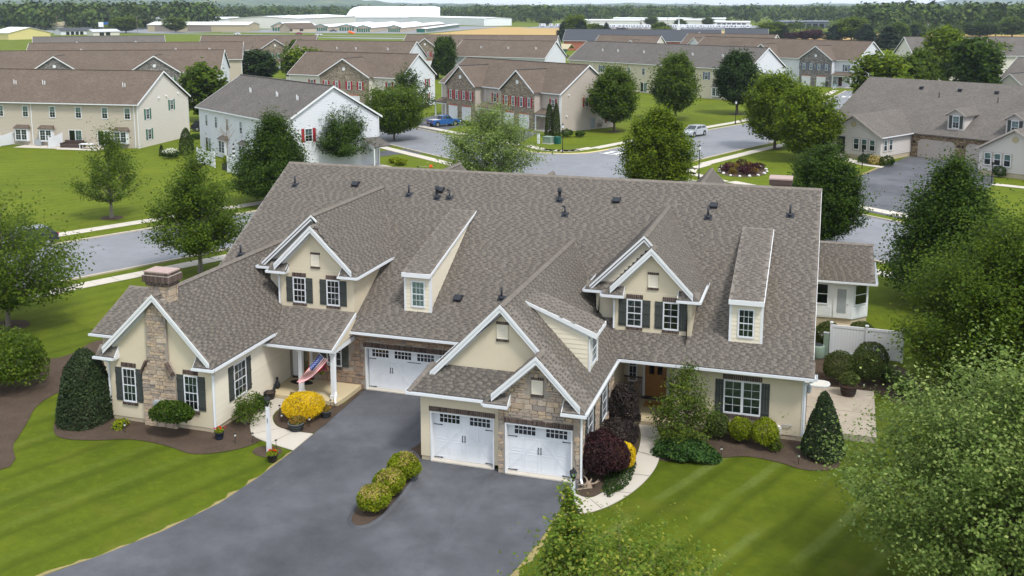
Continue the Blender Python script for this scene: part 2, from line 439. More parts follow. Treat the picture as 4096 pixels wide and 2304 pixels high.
# ------------------------------------------------------------------ object helpers
def setp(o, label=None, cat=None, group=None, kind=None):
    if label: o['label'] = label
    if cat: o['category'] = cat
    if group: o['group'] = group
    if kind: o['kind'] = kind
    return o
KIDS = {}
def place(name, data, parent=None, loc=None, rz=0.0):
    o = bpy.data.objects.new(name, data)
    COL.objects.link(o)
    if parent is not None:
        o.parent = parent; KIDS.setdefault(parent.name, []).append(o)
    if loc is not None: o.location = loc
    if rz: o.rotation_euler = (0, 0, rz)
    return o
def empty(name, loc=(0, 0, 0), rz=0.0, label=None, cat=None, group=None):
    o = place(name, None, None, loc, rz)
    o.empty_display_size = 0.3
    return setp(o, label, cat, group)
def copy_tree(o, parent=None):
    c = o.copy(); COL.objects.link(c); c.parent = parent
    for ch in KIDS.get(o.name, []):
        copy_tree(ch, c)
    return c
def npmesh(name, v, f, mat, smooth=False):
    """mesh from numpy arrays; f is (n,3) or (n,4)"""
    me = bpy.data.meshes.new(name)
    v = np.asarray(v, np.float32); f = np.asarray(f, np.int32)
    k = f.shape[1]
    me.vertices.add(len(v)); me.vertices.foreach_set('co', v.ravel())
    me.loops.add(f.size); me.loops.foreach_set('vertex_index', f.ravel())
    me.polygons.add(len(f))
    me.polygons.foreach_set('loop_start', np.arange(0, f.size, k, dtype=np.int32))
    me.polygons.foreach_set('loop_total', np.full(len(f), k, np.int32))
    if smooth: me.polygons.foreach_set('use_smooth', np.ones(len(f), bool))
    me.update(calc_edges=True)
    me.materials.append(MATS[mat])
    return me
V = Vector
class Fr:
    """a wall-like plane: o + u*U + v*W + n*N"""
    def __init__(s, o, u, v=(0, 0, 1), n=None):
        s.o = V(o); s.u = V(u).normalized(); s.v = V(v).normalized()
        s.n = V(n).normalized() if n is not None else s.u.cross(s.v)
    def p(s, a, b, c=0.0):
        return s.o + s.u * a + s.v * b + s.n * c
    def mat(s, a, b, c):
        m = Matrix.Identity(4)
        for i in range(3):
            m[i][0] = s.u[i]; m[i][1] = s.v[i]; m[i][2] = s.n[i]
        q = s.p(a, b, c)
        for i in range(3): m[i][3] = q[i]
        return m
class MB:
    def __init__(s):
        s.v = []; s.f = []; s.m = []; s.mi = 0
    def add(s, vs, fs):
        b = len(s.v)
        s.v += [tuple(x) for x in vs]
        for f in fs:
            s.f.append([b + i for i in f]); s.m.append(s.mi)
        return s
    BF = [(0, 3, 2, 1), (4, 5, 6, 7), (0, 1, 5, 4), (1, 2, 6, 5), (2, 3, 7, 6), (3, 0, 4, 7)]
    def hexa(s, p):
        return s.add(p, MB.BF)
    def box(s, x0, x1, y0, y1, z0, z1):
        return s.hexa([(x0, y0, z0), (x1, y0, z0), (x1, y1, z0), (x0, y1, z0), (x0, y0, z1), (x1, y0, z1), (x1, y1, z1), (x0, y1, z1)])
    def fbox(s, fr, u0, u1, v0, v1, n0, n1):
        return s.hexa([fr.p(u0, v0, n0), fr.p(u1, v0, n0), fr.p(u1, v1, n0), fr.p(u0, v1, n0), fr.p(u0, v0, n1), fr.p(u1, v0, n1), fr.p(u1, v1, n1), fr.p(u0, v1, n1)])
    def prism(s, pts, vec):
        n = len(pts); vec = V(vec)
        a = [V(p) for p in pts]
        return s.add(a + [p + vec for p in a], [tuple(range(n - 1, -1, -1)), tuple(range(n, 2 * n))] + [(i, (i + 1) % n, n + (i + 1) % n, n + i) for i in range(n)])
    def fpoly(s, fr, uv, n0, n1):
        return s.prism([fr.p(a, b, n0) for a, b in uv], fr.n * (n1 - n0))
    def face(s, pts):
        return s.add(pts, [tuple(range(len(pts)))])
    def tube(s, p0, p1, r0, r1=None, n=8, cap=True):
        r1 = r0 if r1 is None else r1
        p0 = V(p0); p1 = V(p1); d = p1 - p0
        if d.length < 1e-6: return s
        d.normalize()
        a = d.orthogonal().normalized(); b = d.cross(a)
        vs = []
        for p, r in ((p0, r0), (p1, r1)):
            for i in range(n):
                t = 2 * math.pi * i / n
                vs.append(p + a * (r * math.cos(t)) + b * (r * math.sin(t)))
        fs = [(i, (i + 1) % n, n + (i + 1) % n, n + i) for i in range(n)]
        if cap: fs += [tuple(range(n - 1, -1, -1)), tuple(range(n, 2 * n))]
        return s.add(vs, fs)
    def path(s, pts, r, n=6):
        for a, b in zip(pts[:-1], pts[1:]): s.tube(a, b, r, r, n)
        return s
    def lathe(s, prof, c=(0, 0, 0), n=16):
        vs = []; fs = []
        for r, z in prof:
            for i in range(n):
                t = 2 * math.pi * i / n
                vs.append((c[0] + r * math.cos(t), c[1] + r * math.sin(t), c[2] + z))
        for k in range(len(prof) - 1):
            for i in range(n):
                fs.append((k * n + i, k * n + (i + 1) % n, (k + 1) * n + (i + 1) % n, (k + 1) * n + i))
        fs.append(tuple(range(n - 1, -1, -1))); fs.append(tuple((len(prof) - 1) * n + i for i in range(n)))
        return s.add(vs, fs)
    def bar(s, p0, p1, up, w, h):
        """box along p0-p1: w across, h downwards from the line (up gives the top side)"""
        p0 = V(p0); p1 = V(p1); d = (p1 - p0).normalized(); up = V(up); up = (up - d * up.dot(d)).normalized(); sd_ = d.cross(up) * (w / 2)
        q = [p0 - sd_ - up * h, p1 - sd_ - up * h, p1 + sd_ - up * h, p0 + sd_ - up * h, p0 - sd_, p1 - sd_, p1 + sd_, p0 + sd_]
        return s.hexa(q)
    def mesh(s, name, mats, smooth=False):
        me = bpy.data.meshes.new(name)
        me.from_pydata(s.v, [], s.f)
        for m in ([mats] if isinstance(mats, str) else mats): me.materials.append(MATS[m])
        if any(s.m): me.polygons.foreach_set('material_index', s.m)
        if smooth: me.polygons.foreach_set('use_smooth', [True] * len(s.f))
        me.update()
        return me
    def build(s, name, mats, parent=None, smooth=False, kind=None, loc=None, rz=0.0):
        o = place(name, s.mesh(name, mats, smooth), parent, loc, rz)
        if kind: o['kind'] = kind
        return o

class Pieces:
    """like MB, but every box or prism becomes a part of its own"""
    def __init__(s, name, mat, parent): s.a = (name, mat, parent)
    def box(s, *q): m = MB(); m.box(*q); return m.build(*s.a)
    def prism(s, *q): m = MB(); m.prism(*q); return m.build(*s.a)
    def fbox(s, *q): m = MB(); m.fbox(*q); return m.build(*s.a)

# ------------------------------------------------------------------ shingles, stones, bricks
SHW = (0.17, 0.20, 0.23, 0.27)
SHT = (0.007, 0.022)
EXPO = 0.146
class Shingles:
    def __init__(s): s.items = []          # (matrix rows, width idx, thick idx, centre)
    def plane(s, pts, rng, part=None):
        """pts: roof polygon, first edge along the eave"""
        P = [V(p) for p in pts]
        u = (P[1] - P[0]).normalized()
        n = None
        for q in P[2:]:
            n = u.cross(q - P[0])
            if n.length > 1e-3: break
        n.normalize()
        if n.z < 0: n = -n
        v = n.cross(u)
        if v.z < 0: v = -v
        uv = np.array([((p - P[0]).dot(u), (p - P[0]).dot(v)) for p in P])
        v0, v1 = uv[:, 1].min(), uv[:, 1].max(); u0, u1 = uv[:, 0].min(), uv[:, 0].max()
        rows = int((v1 - v0) / EXPO) + 1
        U = []; W = []; I = []; T = []
        for r in range(rows):
            a = u0 - rng.random() * .3
            hi = rng.random() < .5
            while a < u1:
                wi = rng.randrange(4)
                U.append(a + SHW[wi] / 2); W.append(v0 + r * EXPO); I.append(wi); T.append(1 if hi else 0)
                a += SHW[wi]
                hi = (not hi) if rng.random() < .95 else hi
        U = np.array(U); W = np.array(W)
        def inside(x, y):
            c = np.zeros(len(x), bool); k = len(uv); j = k - 1
            for i in range(k):
                xi, yi = uv[i]; xj, yj = uv[j]
                if abs(yj - yi) > 1e-9:
                    c ^= ((yi > y) != (yj > y)) & (x < (xj - xi) * (y - yi) / (yj - yi) + xi)
                j = i
            return c
        wv = np.array([SHW[i] for i in I]) / 2 - .02
        ok = inside(U - wv, W + .02) & inside(U + wv, W + .02) & inside(U, W + EXPO * .9)
        for i in np.nonzero(ok)[0]:
            c = P[0] + u * float(U[i]) + v * float(W[i])
            s.items.append((c, u, v, n, I[i], T[i], part))
    def proto(s, wi, ti):
        w = SHW[wi] / 2 - .004; t = SHT[ti]; e = EXPO + .03
        vs = [(-w, -.012, t), (w, -.012, t), (w, e, .002), (-w, e, .002), (-w, -.012, -.004), (w, -.012, -.004)]
        return np.array(vs), [(0, 1, 2, 3), (4, 5, 1, 0), (5, 2, 1, 1), (0, 3, 4, 4)]
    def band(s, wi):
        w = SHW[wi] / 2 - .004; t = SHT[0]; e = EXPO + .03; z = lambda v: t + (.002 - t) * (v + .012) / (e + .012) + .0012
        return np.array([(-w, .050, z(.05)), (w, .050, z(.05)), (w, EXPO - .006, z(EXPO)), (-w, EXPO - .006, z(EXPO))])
    def emit(s, root, nsingle, mat, name='shingle', rest='shingle_courses'):
        it = s.items
        d = [(x[0] - CAM).length for x in it]
        order = sorted(range(len(it)), key=lambda i: d[i])
        single = set(order[:nsingle])
        pm = {}
        for i in order[:nsingle]:
            c, u, v, n, wi, ti, part = it[i]
            if (wi, ti) not in pm:
                pv, _ = s.proto(wi, ti)
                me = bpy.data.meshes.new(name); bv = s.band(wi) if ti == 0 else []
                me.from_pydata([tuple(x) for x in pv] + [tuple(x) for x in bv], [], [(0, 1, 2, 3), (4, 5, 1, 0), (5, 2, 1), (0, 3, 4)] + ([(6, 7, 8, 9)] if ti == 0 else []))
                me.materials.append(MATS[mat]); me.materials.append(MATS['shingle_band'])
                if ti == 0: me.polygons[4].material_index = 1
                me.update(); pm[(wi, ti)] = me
            o = place(name, pm[(wi, ti)], part)
            o.matrix_basis = Fr(c, u, v, n).mat(0, 0, .003)
        Vs = []; Fs = []; b = 0
        PR = {(a, t): s.proto(a, t)[0] for a in range(4) for t in range(2)}
        for i, (c, u, v, n, wi, ti, _p) in enumerate(it):
            if i in single: continue
            B = np.array([u, v, n]); Vs.append(PR[(wi, ti)] @ B + np.array(c) + np.array(n) * .003)
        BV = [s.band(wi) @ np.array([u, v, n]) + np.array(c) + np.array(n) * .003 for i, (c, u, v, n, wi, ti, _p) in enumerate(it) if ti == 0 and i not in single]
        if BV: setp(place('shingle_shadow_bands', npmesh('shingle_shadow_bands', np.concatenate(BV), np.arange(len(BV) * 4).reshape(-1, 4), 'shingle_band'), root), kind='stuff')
        if Vs:
            k = len(Vs); Vs = np.concatenate(Vs)
            base = np.arange(k)[:, None] * 6
            q = np.concatenate([base + np.array([[0, 1, 2]]), base + np.array([[0, 2, 3]]), base + np.array([[4, 5, 1]]), base + np.array([[4, 1, 0]]), base + np.array([[5, 2, 1]]), base + np.array([[0, 3, 4]])])
            setp(place(rest, npmesh(rest, Vs, q, mat), root), kind='stuff')

_unit = {}
def unit_block(name, mat, jit, seed):
    k = (name, mat, seed)
    if k not in _unit:
        rng = random.Random(seed)
        j = lambda: rng.uniform(-jit, jit)
        e = .06
        vs = [(-.5 + j() * .4, -.5 + j() * .4, 0), (.5 + j() * .4, -.5 + j() * .4, 0), (.5 + j() * .4, .5 + j() * .4, 0), (-.5 + j() * .4, .5 + j() * .4, 0),
              (-.5 + e + j(), -.5 + e + j(), 1 + j() * 2), (.5 - e + j(), -.5 + e + j(), 1 + j() * 2), (.5 - e + j(), .5 - e + j(), 1 + j() * 2), (-.5 + e + j(), .5 - e + j(), 1 + j() * 2)]
        me = bpy.data.meshes.new(name)
        me.from_pydata(vs, [], [(4, 5, 6, 7), (0, 1, 5, 4), (1, 2, 6, 5), (2, 3, 7, 6), (3, 0, 4, 7)])
        me.materials.append(MATS[mat]); me.update()
        _unit[k] = (me, vs)
    return _unit[k]
class Blocks:
    """stones or bricks: each a block on a wall plane; the nearest ones become objects, the rest one joined part"""
    def __init__(s, name, mat, jit=0.0): s.name = name; s.mat = mat; s.jit = jit; s.items = []
    def put(s, fr, u, v, w, h, n0, proud, part, mat=None):
        s.items.append((fr, u, v, w, h, n0, proud, part, mat or s.mat))
    def emit(s, root, nsingle, rest):
        it = s.items
        order = sorted(range(len(it)), key=lambda i: (it[i][0].p(it[i][1], it[i][2]) - CAM).length / math.sqrt(it[i][3] * it[i][4]))
        left = {}
        for r, i in enumerate(order):
            fr, u, v, w, h, n0, pr_, part, mat = it[i]
            me, vs = unit_block(s.name, mat, s.jit, i % 5)
            if r < nsingle:
                o = place(s.name, me, part)
                o.matrix_basis = fr.mat(u, v, n0) @ Matrix.Diagonal((w, h, pr_, 1))
            else:
                mb = left.setdefault(mat, MB())
                mb.add([fr.p(u + a * w, v + b * h, n0 + c * pr_) for a, b, c in vs], [(4, 5, 6, 7), (0, 1, 5, 4), (1, 2, 6, 5), (2, 3, 7, 6), (3, 0, 4, 7)])
        for mat, mb in left.items():
            mb.build(rest, mat, root, kind='stuff')
def stone_fill(bl, fr, u0, u1, v0, v1, ok, part, rng, mat=None, hmin=.11, hmax=.25):
    v = v0
    while v < v1 - .03:
        h = min(rng.uniform(hmin, hmax), v1 - v)
        if v1 - v - h < .06: h = v1 - v
        u = u0
        while u < u1 - .03:
            w = rng.uniform(.9, 2.6) * h + .05
            w = min(w, u1 - u)
            if u1 - u - w < .08: w = u1 - u
            # now and then two thin stones in place of one tall one
            parts = [(v, h)] if h < .17 or rng.random() < .6 else [(v, h * .55), (v + h * .55, h * .45)]
            for (vv, hh) in parts:
                if ok(u + .02, vv + .02) and ok(u + w - .02, vv + .02) and ok(u + .02, vv + hh - .02) and ok(u + w - .02, vv + hh - .02):
                    bl.put(fr, u + w / 2, vv + hh / 2, w - .014, hh - .014, .003, rng.uniform(.022, .055), part, mat)
                elif ok(u + w / 2, vv + hh / 2):
                    for a in (0, 1):
                        if ok(u + w * (.25 + .5 * a) - w * .2, vv + hh * .3) and ok(u + w * (.25 + .5 * a) + w * .2, vv + hh * .7):
                            bl.put(fr, u + w * (.25 + .5 * a), vv + hh / 2, w / 2 - .014, hh - .014, .003, rng.uniform(.022, .05), part, mat)
            u += w
        v += h
def soldier(bl, root, fr, u0, u1, v0, v1, proud=.035, name='brick_lintel'):
    m = MB(); m.fbox(fr, u0 + .004, u1 - .004, v0 + .004, v1 - .004, -.01, .012)
    part = m.build(name, 'mortar', root)
    n = max(2, round((u1 - u0) / .092)); w = (u1 - u0) / n
    for i in range(n):
        bl.put(fr, u0 + w * (i + .5), (v0 + v1) / 2, w - .014, v1 - v0, .006, proud, part)

# ------------------------------------------------------------------ windows, shutters, doors
def window(root, fr, u0, u1, v0, v1, cols=3, rows=2, fw=.055, back='dark_interior', blinds=0, sash=2, frame='white_vinyl', proud=.045, detail=True, lowdark=False, glass='glass'):
    m = MB()
    m.fbox(fr, u0, u0 + fw, v0, v1, 0, proud); m.fbox(fr, u1 - fw, u1, v0, v1, 0, proud)
    m.fbox(fr, u0 + fw, u1 - fw, v0, v0 + fw * 1.2, 0, proud + .012); m.fbox(fr, u0 + fw, u1 - fw, v1 - fw, v1, 0, proud)
    vm = (v0 + v1) / 2
    if sash == 2: m.fbox(fr, u0 + fw, u1 - fw, vm - .022, vm + .022, .006, proud - .012)
    w = m.build('window', frame, root)
    a, b, c, d = u0 + fw, u1 - fw, v0 + fw * 1.2, v1 - fw
    m = MB(); m.fbox(fr, a, b, c, d, .003, .006); m.build('backing', back, w)
    cells = [(c, vm - .022), (vm + .022, d)] if sash == 2 else [(c, d)]
    for (q0, q1) in cells:
        m = MB(); m.face([fr.p(a, q0, .022), fr.p(b, q0, .022), fr.p(b, q1, .022), fr.p(a, q1, .022)]); m.build('pane', glass, w)
    if detail and (cols > 1 or rows > 1):
        m = MB()
        for (q0, q1) in cells:
            for i in range(1, cols):
                x = a + (b - a) * i / cols; m.fbox(fr, x - .009, x + .009, q0, q1, .024, .032)
            for j in range(1, rows):
                z = q0 + (q1 - q0) * j / rows; m.fbox(fr, a, b, z - .009, z + .009, .024, .0325)
        m.build('muntin_grid', frame, w)
    if blinds:
        m = MB(); n = int((d - c) / .055)
        for i in range(n):
            z = c + (d - c) * (i + .5) / n
            m.fbox(fr, a + .01, b - .01, z - .010 * blinds, z + .010 * blinds, .008, .014)
        m.build('blind_slats', 'blind_slat' if blinds > 1.2 else 'blind_dark', w)
    if lowdark:
        m = MB(); m.fbox(fr, a, b, vm + .03, d, .0065, .009); m.build('curtain', 'curtain_pale', w)
    return w
def shutter(root, fr, u0, u1, v0, v1, mat='shutter_paint', battens=True):
    m = MB()
    n = 3; w = (u1 - u0) / n
    for i in range(n): m.fbox(fr, u0 + i * w + .003, u0 + (i + 1) * w - .003, v0, v1, .0, .028)
    if battens:
        for t in (.12, .55, .88): m.fbox(fr, u0, u1, v0 + (v1 - v0) * t - .05, v0 + (v1 - v0) * t + .05, .028, .048)
    return m.build('shutter', mat, root)
def garage_door(root, fr, u0, u1, v0, v1, groups, gw, gv0, gv1, starts, depth=-.22, simple=False):
    """sectional carriage door set back in its opening; starts = left edges of the window groups"""
    D = depth
    m = MB()
    m.fbox(fr, u0, u1, v0, v1, D - .04, D)
    door = m.build('garage_door', 'white_vinyl', root)
    # raised rails, stiles and braces
    m = MB()
    nb = groups
    uw = (u1 - u0) / nb
    H = v1 - v0
    rows = [v0 + .03, v0 + H * .245, v0 + H * .49, v0 + H * .735]
    for z in rows[1:]: m.fbox(fr, u0 + .02, u1 - .02, z - .006, z + .006, D, D + .006)
    for i in range(nb):
        a = u0 + uw * i + .07; b = u0 + uw * (i + 1) - .07; c = v0 + .1; d = v0 + H * .70
        mid = v0 + H * .40
        for (x0, x1, z0, z1) in [(a, (a + b) / 2 - .03, c, mid - .05), ((a + b) / 2 + .03, b, c, mid - .05), (a, (a + b) / 2 - .03, mid + .05, d), ((a + b) / 2 + .03, b, mid + .05, d)]:
            for q in [(x0, x1, z0, z0 + .016), (x0, x1, z1 - .016, z1), (x0, x0 + .016, z0 + .016, z1 - .016), (x1 - .016, x1, z0 + .016, z1 - .016)]:
                m.fbox(fr, q[0], q[1], q[2], q[3], D, D + .010)
        s_ = 1 if i % 2 == 0 else -1
        x0, x1 = (a, b) if s_ > 0 else (b, a)
        for off in (-.045, .045):
            p0 = fr.p(x0, c + .02 + off, D + .012); p1 = fr.p(x1, d - .05 + off, D + .012)
            m.bar(p0, p1, fr.n, .022, .012)
    m.build('raised_panel_moulding', 'white_vinyl', door)
    for i, s_ in enumerate(starts):
        m = MB(); a, b = s_, s_ + gw
        m.fbox(fr, a - .04, b + .04, gv0 - .04, gv1 + .04, D, D + .012); m.build('window_frame', 'white_vinyl', door)
        nc = 5
        for r_ in range(2):
            for c_ in range(nc):
                x0 = a + gw * c_ / nc + .014; x1 = a + gw * (c_ + 1) / nc - .014
                z0 = gv0 + (gv1 - gv0) * r_ / 2 + .014; z1 = gv0 + (gv1 - gv0) * (r_ + 1) / 2 - .014
                m = MB(); m.fbox(fr, x0, x1, z0, z1, D + .012, D + .0145); m.build('pane', 'car_glass', door)
    for i in range(nb // 2):
        m = MB(); cx = u0 + uw * (2 * i + 1)
        for k in (-.055, .055):
            zc = v0 + H * .47
            m.bar(fr.p(cx + k, zc - .12, D + .03), fr.p(cx + k * 1.15, zc, D + .045), fr.n, .022, .02)
            m.bar(fr.p(cx + k * 1.15, zc, D + .045), fr.p(cx + k, zc + .12, D + .03), fr.n, .022, .02)
            m.fbox(fr, cx + k - .02, cx + k + .02, zc + .10, zc + .14, D, D + .03); m.fbox(fr, cx + k - .02, cx + k + .02, zc - .14, zc - .10, D, D + .03)
        m.build('handle', 'black_iron', door)
    hz = [v0 + H * .72, v0 + .05]
    for z in hz:
        for (x, s_) in ((u0, 1), (u1, -1)):
            m = MB(); a, b = sorted((x + .01 * s_, x + .40 * s_))
            m.fbox(fr, a, b, z - .013, z + .013, D, D + .018)
            xc = x + .36 * s_
            m.fpoly(fr, [(xc - .02 * s_, z - .03), (xc + .07 * s_, z), (xc - .02 * s_, z + .03)][::s_], D, D + .016)
            m.build('strap_hinge', 'black_iron', door)
        if nb == 4 and z > 1:
            m = MB(); xc = (u0 + u1) / 2; m.fbox(fr, xc - .36, xc + .36, z - .013, z + .013, D, D + .018); m.build('strap_hinge', 'black_iron', door)
    return door
def gutter(root, p0, p1, out, sz=.11):
    """open trough along p0-p1 (its top inner edge), out = horizontal direction away from the wall"""
    m = MB()
    p0 = V(p0); p1 = V(p1); o = V(out).normalized(); d = (p1 - p0).normalized(); z = V((0, 0, 1))
    def b(a0, a1, z0, z1):
        q = []
        for zz in (z0, z1):
            q += [p0 + o * a0 + z * zz, p1 + o * a0 + z * zz, p1 + o * a1 + z * zz, p0 + o * a1 + z * zz]
        m.hexa(q)
    b(0, .012, -sz, 0); b(.012, sz, -sz, -sz + .012); b(sz - .004, sz + .012, -sz * .9, .012)
    for e in (p0, p1):
        q = []
        for zz in (-sz, .0):
            for (dd, a) in ((0, 0), (.01, 0), (.01, sz), (0, sz)): q.append(e + d * (dd if (e - p0).length < 1e-6 else -dd) + o * a + z * zz)
        m.hexa(q)
    return m.build('gutter', 'gutter_metal', root)
def downspout(root, pts, r=.04, mat='gutter_metal'):
    m = MB()
    for a, b in zip(pts[:-1], pts[1:]): m.bar(a, b, (0.3, -1, .01) if abs(V(b).z - V(a).z) > .3 else (0, 0, 1), .085, .06)
    return m.build('downspout', mat, root)

# ------------------------------------------------------------------ plants
def leaf_quads(c, nrm, size, rng, asp=.62, fold=.25):
    n = len(c)
    r = rng.normal(size=(n, 3)); t = r - nrm * (r * nrm).sum(1, keepdims=True)
    t /= np.linalg.norm(t, axis=1, keepdims=True) + 1e-9
    b = np.cross(nrm, t)
    s = size[:, None]
    tip = c + t * s; base = c - t * s * .8
    l = c + b * s * asp + nrm * s * fold * rng.uniform(-1, 1, (n, 1)); r_ = c - b * s * asp + nrm * s * fold * rng.uniform(-1, 1, (n, 1))
    v = np.stack([base, r_, tip, l], 1).reshape(-1, 3)
    f = np.arange(n * 4).reshape(n, 4)
    return v, f
def unitv(a): return a / (np.linalg.norm(a, axis=1, keepdims=True) + 1e-9)
PROF = {
    'round': lambda t: np.sqrt(np.clip(1 - (2 * t - 1) ** 2, 0, 1)) * .97 + .03,
    'oval': lambda t: np.power(np.clip(np.sin(np.pi * np.power(t, .72)), 0, 1), .6),
    'egg': lambda t: np.power(np.clip(np.sin(np.pi * np.power(t, .55)), 0, 1), .75),
    'cone': lambda t: np.power(np.clip(1 - t, 0, 1), .8) * np.clip(t / .12 + .35, 0, 1),
    'spire': lambda t: np.power(np.clip(1 - t, 0, 1), .95) * np.clip(t / .08 + .5, 0, 1),
    'vase': lambda t: np.power(np.clip(np.sin(np.pi * np.power(t, .95)), 0, 1), .7),
}
def tree_mesh(seed, h, w, th, prof='egg', nclump=160, per=90, lf=.11, limb=True, hollow=.45, cs=.11, lift=.35, stretch=1.7, mat='leaf_maple', bark='bark', droop=0.0, lean=(0, 0), trunk_r=None, wind=(0, 0)):
    """crown of leaves gathered in tufts at the ends of real limbs, and the trunk and limbs themselves"""
    rs = np.random.RandomState(seed)
    ch = h - th
    if prof in ('oval', 'round'): w *= .84
    # tuft centres fill the volume, denser to the outside
    t = np.clip(rs.beta(1.15, 1.25, nclump * 3), .02, .985)
    pr_ = PROF[prof](t)
    keep = rs.rand(len(t)) < (.15 + pr_)
    t = t[keep][:nclump]; pr_ = PROF[prof](t)
    k = len(t)
    ang = rs.rand(k) * 2 * np.pi
    rad = pr_ * (w / 2) * np.power(rs.uniform(hollow ** 2, 1, k), .5) * (.86 + .28 * rs.rand(k)) * (1 + .12 * np.sin(ang * 3 + seed))
    cx = np.cos(ang) * rad + lean[0] * t * ch; cy = np.sin(ang) * rad + lean[1] * t * ch; cz = th + t * ch * .97
    C = np.stack([cx, cy, cz], 1)
    axis = np.stack([lean[0] * np.clip(t - .3, 0, 1) * ch, lean[1] * np.clip(t - .3, 0, 1) * ch, np.maximum(th * .75, cz - rad * .75 - .05 * ch)], 1)
    out = unitv(C - axis + np.array([wind[0], wind[1], 0])[None] * .4 * w / 6)
    sz = w * cs * rs.uniform(.65, 1.25, k)
    L = rs.normal(size=(k, per, 3)) * sz[:, None, None] * .55
    along = rs.normal(size=(k, per, 1)) * sz[:, None, None] * stretch * .55
    pts = C[:, None] + L * np.array([1, 1, .8]) + out[:, None] * along
    pts = pts.reshape(-1, 3)
    keep = pts[:, 2] > th * .72
    nr = unitv(rs.normal(size=pts.shape) * .55 + np.repeat(out, per, 0) * .55 + np.array([0, 0, lift + .45]) + np.array([wind[0], wind[1], 0]) * .35)
    pts = pts[keep]; nr = nr[keep]
    if droop: pts[:, 2] -= droop * rs.rand(len(pts))
    v, f = leaf_quads(pts, nr, lf * rs.uniform(.65, 1.3, len(pts)), rs)
    crown = npmesh('crown', v, f, mat)
    m = MB()
    r0 = trunk_r or max(.05, h * .017)
    segs = 5; prev = V((0, 0, -.05)); pr0 = r0 * 1.35
    for i in range(1, segs + 1):
        q = i / segs
        z = q * (th + ch * .72)
        p = V((lean[0] * max(0, z - th) + rs.normal() * .03 * h * .1, lean[1] * max(0, z - th) + rs.normal() * .03 * h * .1, z))
        r1 = r0 * (1 - .8 * q)
        m.tube(prev, p, pr0, r1, 7, False); prev, pr0 = p, r1
    if limb:
        for i in range(0, k, 1 if k < 200 else 2):
            a = V(axis[i]); b = V(C[i]); mid = a.lerp(b, .55) - V((0, 0, .06 * (b - a).length))
            rr = r0 * .28 * (1.1 - t[i]) + .008
            m.tube(a, mid, rr, rr * .65, 4, False); m.tube(mid, b + V(out[i]) * sz[i] * .6, rr * .65, .006, 4, False)
    trunk = m.mesh('trunk', bark, True)
    return crown, trunk
def plant_tree(name, label, meshes, loc, rz=0.0, sc=1.0, cat='tree', group=None):
    t = empty(name, (loc[0], loc[1], loc[2] if len(loc) > 2 else 0), rz, label, cat, group)
    t.scale = (sc, sc, sc) if not isinstance(sc, tuple) else sc
    place('crown', meshes[0], t); place('trunk', meshes[1], t)
    return t
def shrub_mesh(seed, w, h, n, lf, mat, shape='ball', rough=.06, d=None, shell=.82, tip=None, zmin=0.02):
    """dense clipped or loose shrub: leaves on and just under the skin of a lumpy body, dark twiggy core inside"""
    rs = np.random.RandomState(seed)
    d = d or w
    q = unitv(rs.normal(size=(n, 3)))
    if shape == 'ball':
        q[:, 2] = np.where(q[:, 2] < -.55, q[:, 2] * .6, q[:, 2])
        base = q * np.array([w / 2, d / 2, h / 2])
        cz = h / 2
    elif shape in ('cone', 'bullet'):
        t = rs.beta(1.0, 1.25, n); a = rs.rand(n) * 2 * np.pi
        rr = (np.power(1 - t, .62) * np.clip(t / .10 + .55, 0, 1)) if shape == 'cone' else (np.power(np.clip(1 - t ** 2.2, 0, 1), .6) * np.clip(t / .1 + .7, 0, 1))
        base = np.stack([np.cos(a) * rr * w / 2, np.sin(a) * rr * d / 2, t * h - h / 2], 1); cz = h / 2
        q = unitv(np.stack([np.cos(a), np.sin(a), np.full(n, .45)], 1))
    elif shape == 'mat':
        a = rs.rand(n) * 2 * np.pi; r_ = np.sqrt(rs.rand(n))
        base = np.stack([np.cos(a) * r_ * w / 2, np.sin(a) * r_ * d / 2, (1 - r_ ** 2.5) * h * .8 * (.6 + .5 * rs.rand(n)) - h / 2 + .06], 1); cz = h / 2
        q = unitv(np.stack([np.cos(a) * r_, np.sin(a) * r_, np.full(n, .8)], 1))
    ph = rs.rand(6) * 6.28
    lump = 1 + rough * (np.sin(base[:, 0] * 5 / w + ph[0]) + np.sin(base[:, 1] * 6 / d + ph[1]) + np.sin(base[:, 2] * 7 / h + ph[2]) + .8 * np.sin(base[:, 0] * 13 / w + base[:, 2] * 11 / h + ph[3]))
    dep = np.power(rs.rand(n), 1.6)
    p = base * lump[:, None] * (1 - (1 - shell) * dep)[:, None] + rs.normal(size=(n, 3)) * lf * .35
    p[:, 2] += cz
    p[:, 2] = np.maximum(p[:, 2], zmin)
    nr = unitv(q * .8 + rs.normal(size=(n, 3)) * .75)
    v, f = leaf_quads(p, nr, lf * rs.uniform(.65, 1.3, n), rs)
    return v, f, p
